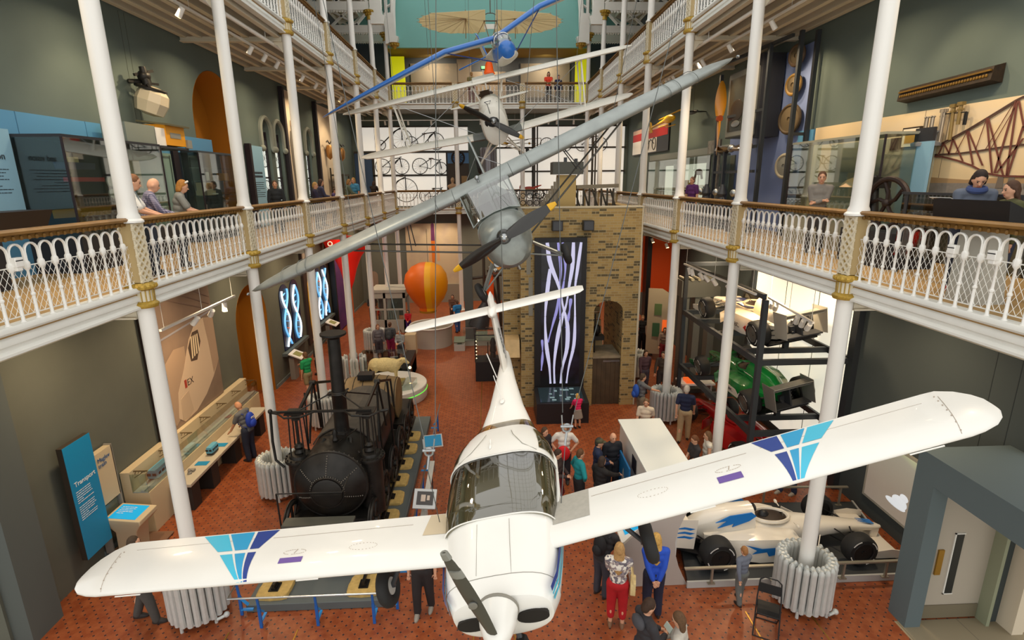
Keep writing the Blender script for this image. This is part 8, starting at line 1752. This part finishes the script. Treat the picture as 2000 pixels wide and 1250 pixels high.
  o=bake(m,'hair',[HM],t,vox,3)
  b=bmesh.new();b.from_mesh(o.data)
  inv=HR.inverted();kill=[v for v in b.verts if(lambda q:q.y>.052 and q.z<.075 or q.y>.03 and q.z<.03 and abs(q.x)<.075)(inv@(v.co-hc))]
  bmesh.ops.delete(b,geom=kill,context='VERTS');b.to_mesh(o.data);b.free()
 t.scale=(k,k,k);t['hands']=0;del t['hands']
 t2=(hands,hp);person.last=(t,hands,hp,up);return t
def acc(name,m,mt,bevel=0):return m.done(name,mt,person.last[0],bevel=bevel)
def backpack(mt,strap='#23252c'):
 up=person.last[3];t=person.last[0];m=M();m.ell(up((0,-.19,1.2)),(.15,.10,.23),14,10);m.ell(up((0,-.26,1.1)),(.11,.07,.12),12,8);b=acc('backpack',m,mt)
 m=M()
 for s in(1,-1):m.tube([up((s*.11,-.13,1.4)),up((s*.12,0,1.5)),up((s*.12,.13,1.36)),up((s*.14,.10,1.15)),up((s*.13,-.12,1.02))],.022,6,flat=.4)
 m.done('strap',mat('strap'+strap,strap,.8),b);return b
def pattern(name,a,b,c,sc):
 def f(nt,N,L,co):
  v=N('TexVoronoi');v.inputs['Scale'].default_value=sc;L(co,v.inputs['Vector']);r=N('ValToRGB');r.color_ramp.interpolation='CONSTANT';e=r.color_ramp.elements;e[0].color=lin(a);e[1].position=.35;e[1].color=lin(b);k=e.new(.65);k.color=lin(c);s=N('SeparateXYZ');L(v.outputs['Color'],s.inputs[0]);L(s.outputs[0],r.inputs[0]);return r.outputs[0]
 return node_mat(name,f,.85)
def plaid(nt,N,L,co):
 w1=N('TexWave');w1.inputs['Scale'].default_value=9;w1.bands_direction='X';w2=N('TexWave');w2.inputs['Scale'].default_value=9;w2.bands_direction='Z';L(co,w1.inputs['Vector']);L(co,w2.inputs['Vector']);a=N('Math');a.operation='ADD';L(w1.outputs['Fac'],a.inputs[0]);L(w2.outputs['Fac'],a.inputs[1]);r=N('ValToRGB');e=r.color_ramp.elements;e[0].position=.3;e[0].color=lin('#4a4a66');e[1].position=1.0;e[1].color=lin('#a9a4b8');h=N('Math');h.operation='MULTIPLY';h.inputs[1].default_value=.55;L(a.outputs[0],h.inputs[0]);L(h.outputs[0],r.inputs[0]);return r.outputs[0]
ZB2=Z2
person('long-haired woman in patterned blouse and red trousers, seen from behind at the white booth',2.12,7.86,0,-15,1.66,pattern('blouse_print','#e9e4da','#6f6a74','#9b8f92',22),'#b3161f','#b08a58','long','front',sleeve=.5,leg=.82,shoe='#8a6a52',vox=.013)
m=M();m.loft([[V((.27+.0,.05+s*.15*w,zz))+V((o_*.05,0,0)) for s,o_ in((-1,-1),(1,-1),(1,1),(-1,1))] for zz,w in((.78,.9),(.8,1),(1.0,.95),(1.04,.8))]);b=acc('shoulder_bag',m,mat('bag_cream','#dcc58e',.8,noise=.15,nscale=14),.015);m=M();m.tube([(.27,-.08,1.02),(.23,-.05,1.3),(.2,0,1.48),(.24,.1,1.3),(.27,.16,1.02)],.014,6,flat=.5);m.done('bag_strap',mat('bag_cream','#dcc58e',.8,noise=.15,nscale=14),b)
person('fair-haired woman in bright blue cardigan, hands clasped behind, facing the white booth',2.82,8.05,0,-5,1.68,'#2450c0','#1f2238','#c39a52','long','clasp',sleeve=1,vox=.013)
person('visitor with a black backpack bending over the touch panel of the white booth',2.0,8.6,0,-50,1.6,'#2c2a2c','#3a3b45','#2b201a','short','table',sleeve=1,lean=.35,vox=.014);backpack(mat('bag_black','#1c1b1e',.8))
person('boy in a dark hooded jacket looking at a phone, cut by the bottom edge',2.2,6.5,0,-75,1.74,'#343338','#2b3040','#3b2618','short','phone',sleeve=1,nod=.45,vox=.012)
m=M();m.ell((0,-.13,1.42),(.14,.08,.10),14,8);acc('hood',m,mat('hood_grey','#4a4a50',.9));m=M();m.obox((0,.40,1.16),(.16,.015,.09),(-.6,0,0));acc('phone',m,mat('phone_pale','#d5e4dc',.3))
person('long-haired girl in pale grey top, seen from behind at the bottom edge',2.66,6.35,0,60,1.62,'#bdb8ae','#5a5560','#5c4128','long','phone',sleeve=1,nod=.4,vox=.012)
person('small boy in grey with a dark vest standing at the car platform rail',4.55,8.28,0,20,1.18,'#6c7280','#6a6d6a','#9a6a3c','short','walk',sleeve=1,step=.1,vox=.014)
person('person in blue jeans and grey shoes behind the white flame-painted racing car',7.35,11.75,0,110,1.72,'#5b5f68','#2c3c5c','#4b3524','short','stand',step=.12,shoe='#a59c90')
person('dark-trousered visitor mostly hidden behind the left white wing and its wheel',-1.33,8.35,0,175,1.72,'#3c3430','#241f20','#40301f','short','stand',step=.1,shoe='#8d8880')
person('visitor in grey trousers mostly hidden behind the tip of the left white wing',-6.35,8.42,0,-80,1.72,'#5a5650','#4d4b48','#40301f','short','walk',step=.2)
person('woman with dark hair and a scarf just right of the white aircraft roof',1.29,12.5,0,-140,1.62,'#26242a','#26262e','#4a3524','long','stand',sleeve=1)
person('woman in a white t-shirt with a bright red coat over her arms, head bowed',1.82,12.6,0,175,1.66,'#e3ddd5','#22222a','#7a5a34','bob','akimbo',nod=.5)
m=M();m.ell((.03,.19,.98),(.19,.10,.22),14,10);acc('red_coat',m,mat('coat_red','#d01420',.8))
person('woman with long dark hair and dark red skirt reading a leaflet',1.46,11.3,0,-120,1.64,'#3a2a28','#6e1a1e','#3b281c','long','phone',sleeve=1,nod=.45,skirt=True)
person('woman with short brown hair in a teal jumper, hands on hips',1.99,11.25,0,-75,1.64,'#11848c','#1c1a1e','#5c3d22','short','akimbo',sleeve=1)
person('person in dark blue with a cap beside the blue panel of the booth',2.52,11.75,0,-100,1.66,'#1d2a4a','#2c2a2c','#35302a','short','phone',sleeve=1)
m=M();hp=person.last[2];m.ell(hp((0,-.005,.06)),(.095,.11,.08),14,8);m.ell(hp((0,.1,.06)),(.07,.07,.012),12,6);acc('cap',m,mat('cap_olive','#4d4a34',.8))
person('person in black reaching towards the blue panel of the booth',2.44,10.95,0,-60,1.6,'#1d1b1d','#262220','#33241a','bob','reach',sleeve=1)
person('bald man in dark jacket standing against the white booth wall',2.92,11.95,0,-170,1.7,'#20222a','#23252c','#777','bald','stand',sleeve=1)
person('man in grey t-shirt with a bright blue backpack beside the brick tower corner',4.75,15.9,0,-80,1.72,'#6a6c6e','#7a705e','#4a3a2a','short','reach',sleeve=.4);backpack(mat('bag_blue','#2454b4',.7))
person('person in a pale cream shirt below the man with the blue backpack',4.4,14.2,0,160,1.6,'#d8c9b4','#b9a68c','#6a5138','short','walk',sleeve=.5,step=.12)
person('white-haired man in navy shirt and beige trousers walking beside the rack',5.75,14.7,0,-25,1.76,'#222a48','#b59d78','#d8cdbd','short','walk',sleeve=.5,step=.16)
person('boy with brown hair in dark shirt holding a white board behind the right white wing',4.98,11.9,0,95,1.58,'#2e2c30','#3a3c48','#6a3f22','short','front',nod=.4);m=M();m.obox((0,.38,1.14),(.36,.02,.26),(-.7,0,0));acc('white_board',m,WHITE2)
person('woman with wavy brown hair and white top beside the boy with the white board',5.36,12.05,0,80,1.6,'#d9d2c4','#40404a','#6b4c30','long','stand',sleeve=0)
person('little girl with fair hair, pink top and grey skirt at the black console table',2.7,15.75,0,15,1.15,'#d4205c','#8a8078','#c99c50','bob','table',skirt=True,lean=.1)
for k,(x,y,d,h,tp,bt,hr,st,lab) in enumerate(((6.9,23.5,170,1.7,'#1c1b1d','#202024','#8a6a48','short','man all in black by the pale picture panel'),(7.1,22.9,190,1.65,'#b59d88','#3a3436','#6b4a2c','bob','woman in beige by the pale picture panel'),(7.35,21.7,160,1.6,'#8a7468','#7a1a2a','#40291c','long','woman in a dark red skirt right of the pale picture panel'),(7.75,22.3,200,1.62,'#4a4468','#33333c','#3a2c22','short','person in violet beyond the right ground floor column'),(5.6,18.5,190,1.66,'#5a4048','#4c4450','#43301f','bob','person in plum behind the ring radiator near the tower corner'),(6.2,18.3,150,1.66,'#4a3c34','#3a3030','#3a2a1e','short','person in brown near the tower corner, right of the one in plum'))):person(lab,x,y,0,d,h,tp,bt,hr,st,'walk',sleeve=1,step=.08,vox=.02)
person('man with a royal blue backpack leaning over the pale bench by the left wall',-6.95,14.3,0,75,1.78,'#5e6064','#1d2538','#7a5a44','bald','table',sleeve=.5,lean=.22,nod=.4,skin='#c08a68',vox=.014)
b=backpack(mat('bag_royal','#1c3fb0',.7),'#182a70');up=person.last[3];m=M();m.torus(up((-.03,-.30,1.26)),.03,.008,(0,1,.2),14,5);m.torus(up((.03,-.30,1.26)),.03,.008,(0,1,.2),14,5);m.done('white_logo',WHITE2,b)
person('person in a bright green t-shirt and khaki shorts left of the locomotive chimney',-6.75,18.9,0,60,1.72,'#1c9a5c','#8f8260','#6a4a30','short','reach',sleeve=.4,leg=.5,step=.12)
person('dark-haired visitor reading the nearer slanted lectern by the left wall',-7.15,21.4,0,80,1.6,'#3c342c','#2b2a30','#4a3020','short','stand',sleeve=1)
for x,y,d,h,tp,bt,hr,st,ps,lab in((-6.5,29.2,170,1.74,'#2c2a30','#39445c','#5a3c24','short','phone','man in a dark jacket and jeans at the far left corner'),(-5.0,23.1,-150,1.62,'#6a6468','#3a3238','#7a4c30','bob','stand','woman in grey beside the narrow finned radiator'),(-4.5,23.3,-10,1.64,'#4a4c50','#8a1848','#5a3a26','bun','stand','girl with grey backpack and magenta leggings behind the low glass case'),(-3.95,22.6,160,1.5,'#8d8c8c','#3a3a40','#6a4c34','short','phone','child in pale grey by the cream cabinet'),(-4.3,27.3,180,1.25,'#c01c2c','#4a2c7c','#1f1714','long','front','black-haired girl in red and purple beneath the orange balloon'),(-6.0,28.9,180,1.2,'#c81c1c','#3c3c44','#3a2a20','short','stand','small child in red beside the glazed booth'),(-1.75,27.4,30,1.7,'#2f86c8','#3f5f98','#5a4030','short','walk','person in bright blue right of the orange balloon'),(-2.1,29.2,170,1.62,'#6a4a3c','#4c3c38','#4a3324','bob','front','person in brown behind the round grey pit')):
 person(lab,x,y,0,d,h,tp,bt,hr,st,ps,sleeve=.5 if 'blue' in lab else 1,vox=.02,step=.1 if ps=='walk' else 0)
 if 'backpack' in lab:backpack(mat('bag_grey','#3a3c40',.8))
person('man in a white printed t-shirt leaning on the left gallery rail, half behind the column',-5.98,9.35,Z2,-62,1.72,pattern('tee_print','#e8e6e0','#d9d9d6','#7c8a90',9),'#4a4a50','#7a5030','short','rail',sleeve=.5,lean=.18,vox=.012)
person('bald man in a blue checked shirt leaning on the left gallery rail',-6.0,9.86,Z2,-55,1.68,node_mat('checked_shirt',plaid,.85),'#3c4250','#777','bald','rail',sleeve=1,lean=.22,vox=.012)
person('woman with reddish hair and grey top, hands folded on the left gallery rail',-6.0,10.82,Z2,-62,1.64,'#85857f','#33343c','#a8702c','bob','rail',sleeve=.4,lean=.2,vox=.012)
hp=person.last[2];m=M();m.tube([hp((-.09,.03,.1)),hp((0,.06,.14)),hp((.09,.03,.1))],.016,6);m.ell(hp((.04,.06,.135)),(.03,.02,.022));m.ell(hp((-.04,.06,.135)),(.03,.02,.022));acc('white_sunglasses',m,WHITE2)
GRP=((-6.8,18.0,200,1.62,'#23282e','#2a2c30','#5a4030','short','stand','dark-clothed visitor walking by the cream silhouette banner'),(-5.98,19.35,-80,1.56,'#2f2a44','#2c2c34','#b08a50','short','front','fair-haired boy in navy holding a grey board at the left rail'),(-6.15,20.6,-60,1.66,'#3a3c58','#2f3038','#3a241a','bob','phone','dark-haired woman in dark blue taking a photo at the left rail'),(-5.96,21.4,-90,1.36,'#3c2f5c','#33333c','#3c281c','short','rail','small child in purple peering over the left rail'),(-5.96,22.2,-90,1.36,'#232026','#33333c','#4a2f20','short','rail','small child in black hanging arms over the left rail'),(-6.05,23.9,-70,1.68,'#5c6a5a','#3c3c44','#8d6636','bob','rail','woman with light brown hair in grey green at the left rail'),(-6.2,25.9,160,1.74,'#3f86b4','#3c4454','#a87c40','bob','stand','fair-haired woman in sky blue furthest along the left rail group'),(-6.1,29.6,-20,1.6,'#2c2422','#2c2422','#3a2418','bob','rail','brown-clothed person at the far end of the left rail'))
for x,y,d,h,tp,bt,hr,st,ps,lab in GRP:person(lab,x,y,Z2,d,h,tp,bt,hr,st,ps,sleeve=1 if 'sky' not in lab else .4,lean=.15 if ps=='rail' else 0,vox=.018)
person('dark-haired woman in grey blue bending over the black console at the right rail',6.72,7.4,Z2,150,1.66,'#5c6474','#2c3040','#2a1c16','bob','front',sleeve=1,lean=.18,nod=.5,shoe='#a83030',step=.12,vox=.012)
m=M();m.torus(person.last[3]((0,.03,1.5)),.085,.045,(0,.3,1),20,8);acc('scarf',m,mat('scarf_blue','#3c4c7c',.9))
person('brown-haired girl with glasses in an olive coat behind the black console',6.62,6.72,Z2,75,1.5,'#4c4c2c','#33384a','#4a3020','long','stand',sleeve=1,nod=.2,vox=.012)
person('man in grey walking inside the right gallery behind the rail',7.05,11.5,Z2,150,1.68,'#85807a','#4a4644','#5a3a28','short','fold',sleeve=1,vox=.016)
person('person in a purple top by the crinkled metal panel on the right gallery',6.85,18.4,Z2,120,1.62,'#5a2a68','#3a3440','#7a5a4a','short','stand',sleeve=.5,vox=.018)
person('blonde woman in an olive top at the upper end gallery doorway',-.85,33.0,Z3,0,1.7,'#8a7c4c','#6a3a34','#b08a58','bun','stand',sleeve=.2,vox=.02)
person('woman with big dark curls and coral top at the upper end gallery rail',3.5,32.85,Z3,180,1.66,'#f04a30','#2c2830','#2a1812','bob','rail',sleeve=.5,lean=.1,vox=.02)
person('person in dark blue beside the woman in coral on the upper end gallery',4.1,33.1,Z3,200,1.55,'#27345c','#2c2c34','#3a2c22','short','stand',sleeve=1,vox=.02)
def lamp(name,loc,power,size=.5,col='#ffe2b8',tgt=None,spread=150):
 l=bpy.data.lights.new(name,'AREA');l.energy=power;l.size=size;l.shape='DISK';l.color=lin(col)[:3];l.spread=math.radians(spread)
 o=bpy.data.objects.new(name,l);COL.objects.link(o);o.location=loc
 if tgt:o.rotation_euler=(V(tgt)-V(loc)).to_track_quat('-Z','Y').to_euler()
 return o
for y in(9.5,13,17,21,25,29,33):lamp('fill_light_left',(-6.9,y,5.6),60,.35,tgt=(-7.2,y,0));lamp('fill_light_right',(7.2,y,5.6),60 if y<12 else 60,.35,tgt=(7.4,y,0))  # area lights added as fill below the lower galleries, no fitting modelled
for x in(-3,0,3):lamp('fill_light_end',(x,33.6,5.6),45,.35,tgt=(x,33.4,0))  # more added fill, below the far end gallery
for y in(8,12,16,20,24,28,32):lamp('gallery_fill_left',(-6.9,y,11.3),42,.35,tgt=(-7.3,y,6));lamp('gallery_fill_right',(7.2,y,11.3),42,.35,tgt=(7.5,y,6))  # fill discs added over the gallery floors, separate from the track spotlights
for y in(9,15,21,27):spot('hall_fill_left',(-5.7,y,11.3),(-1.5,y+.5,0),420,80,'#ffe6c2',.2);spot('hall_fill_right',(5.9,y,11.3),(2,y+.5,0),420,80,'#ffe6c2',.2)  # extra spots added to brighten the hall floor
for x in(-3.2,.1,3.5):lamp('upper_end_fill',(x,33.7,14.6),60,.35,tgt=(x,34.9,13))  # unseen lamps added to brighten the upper end pictures
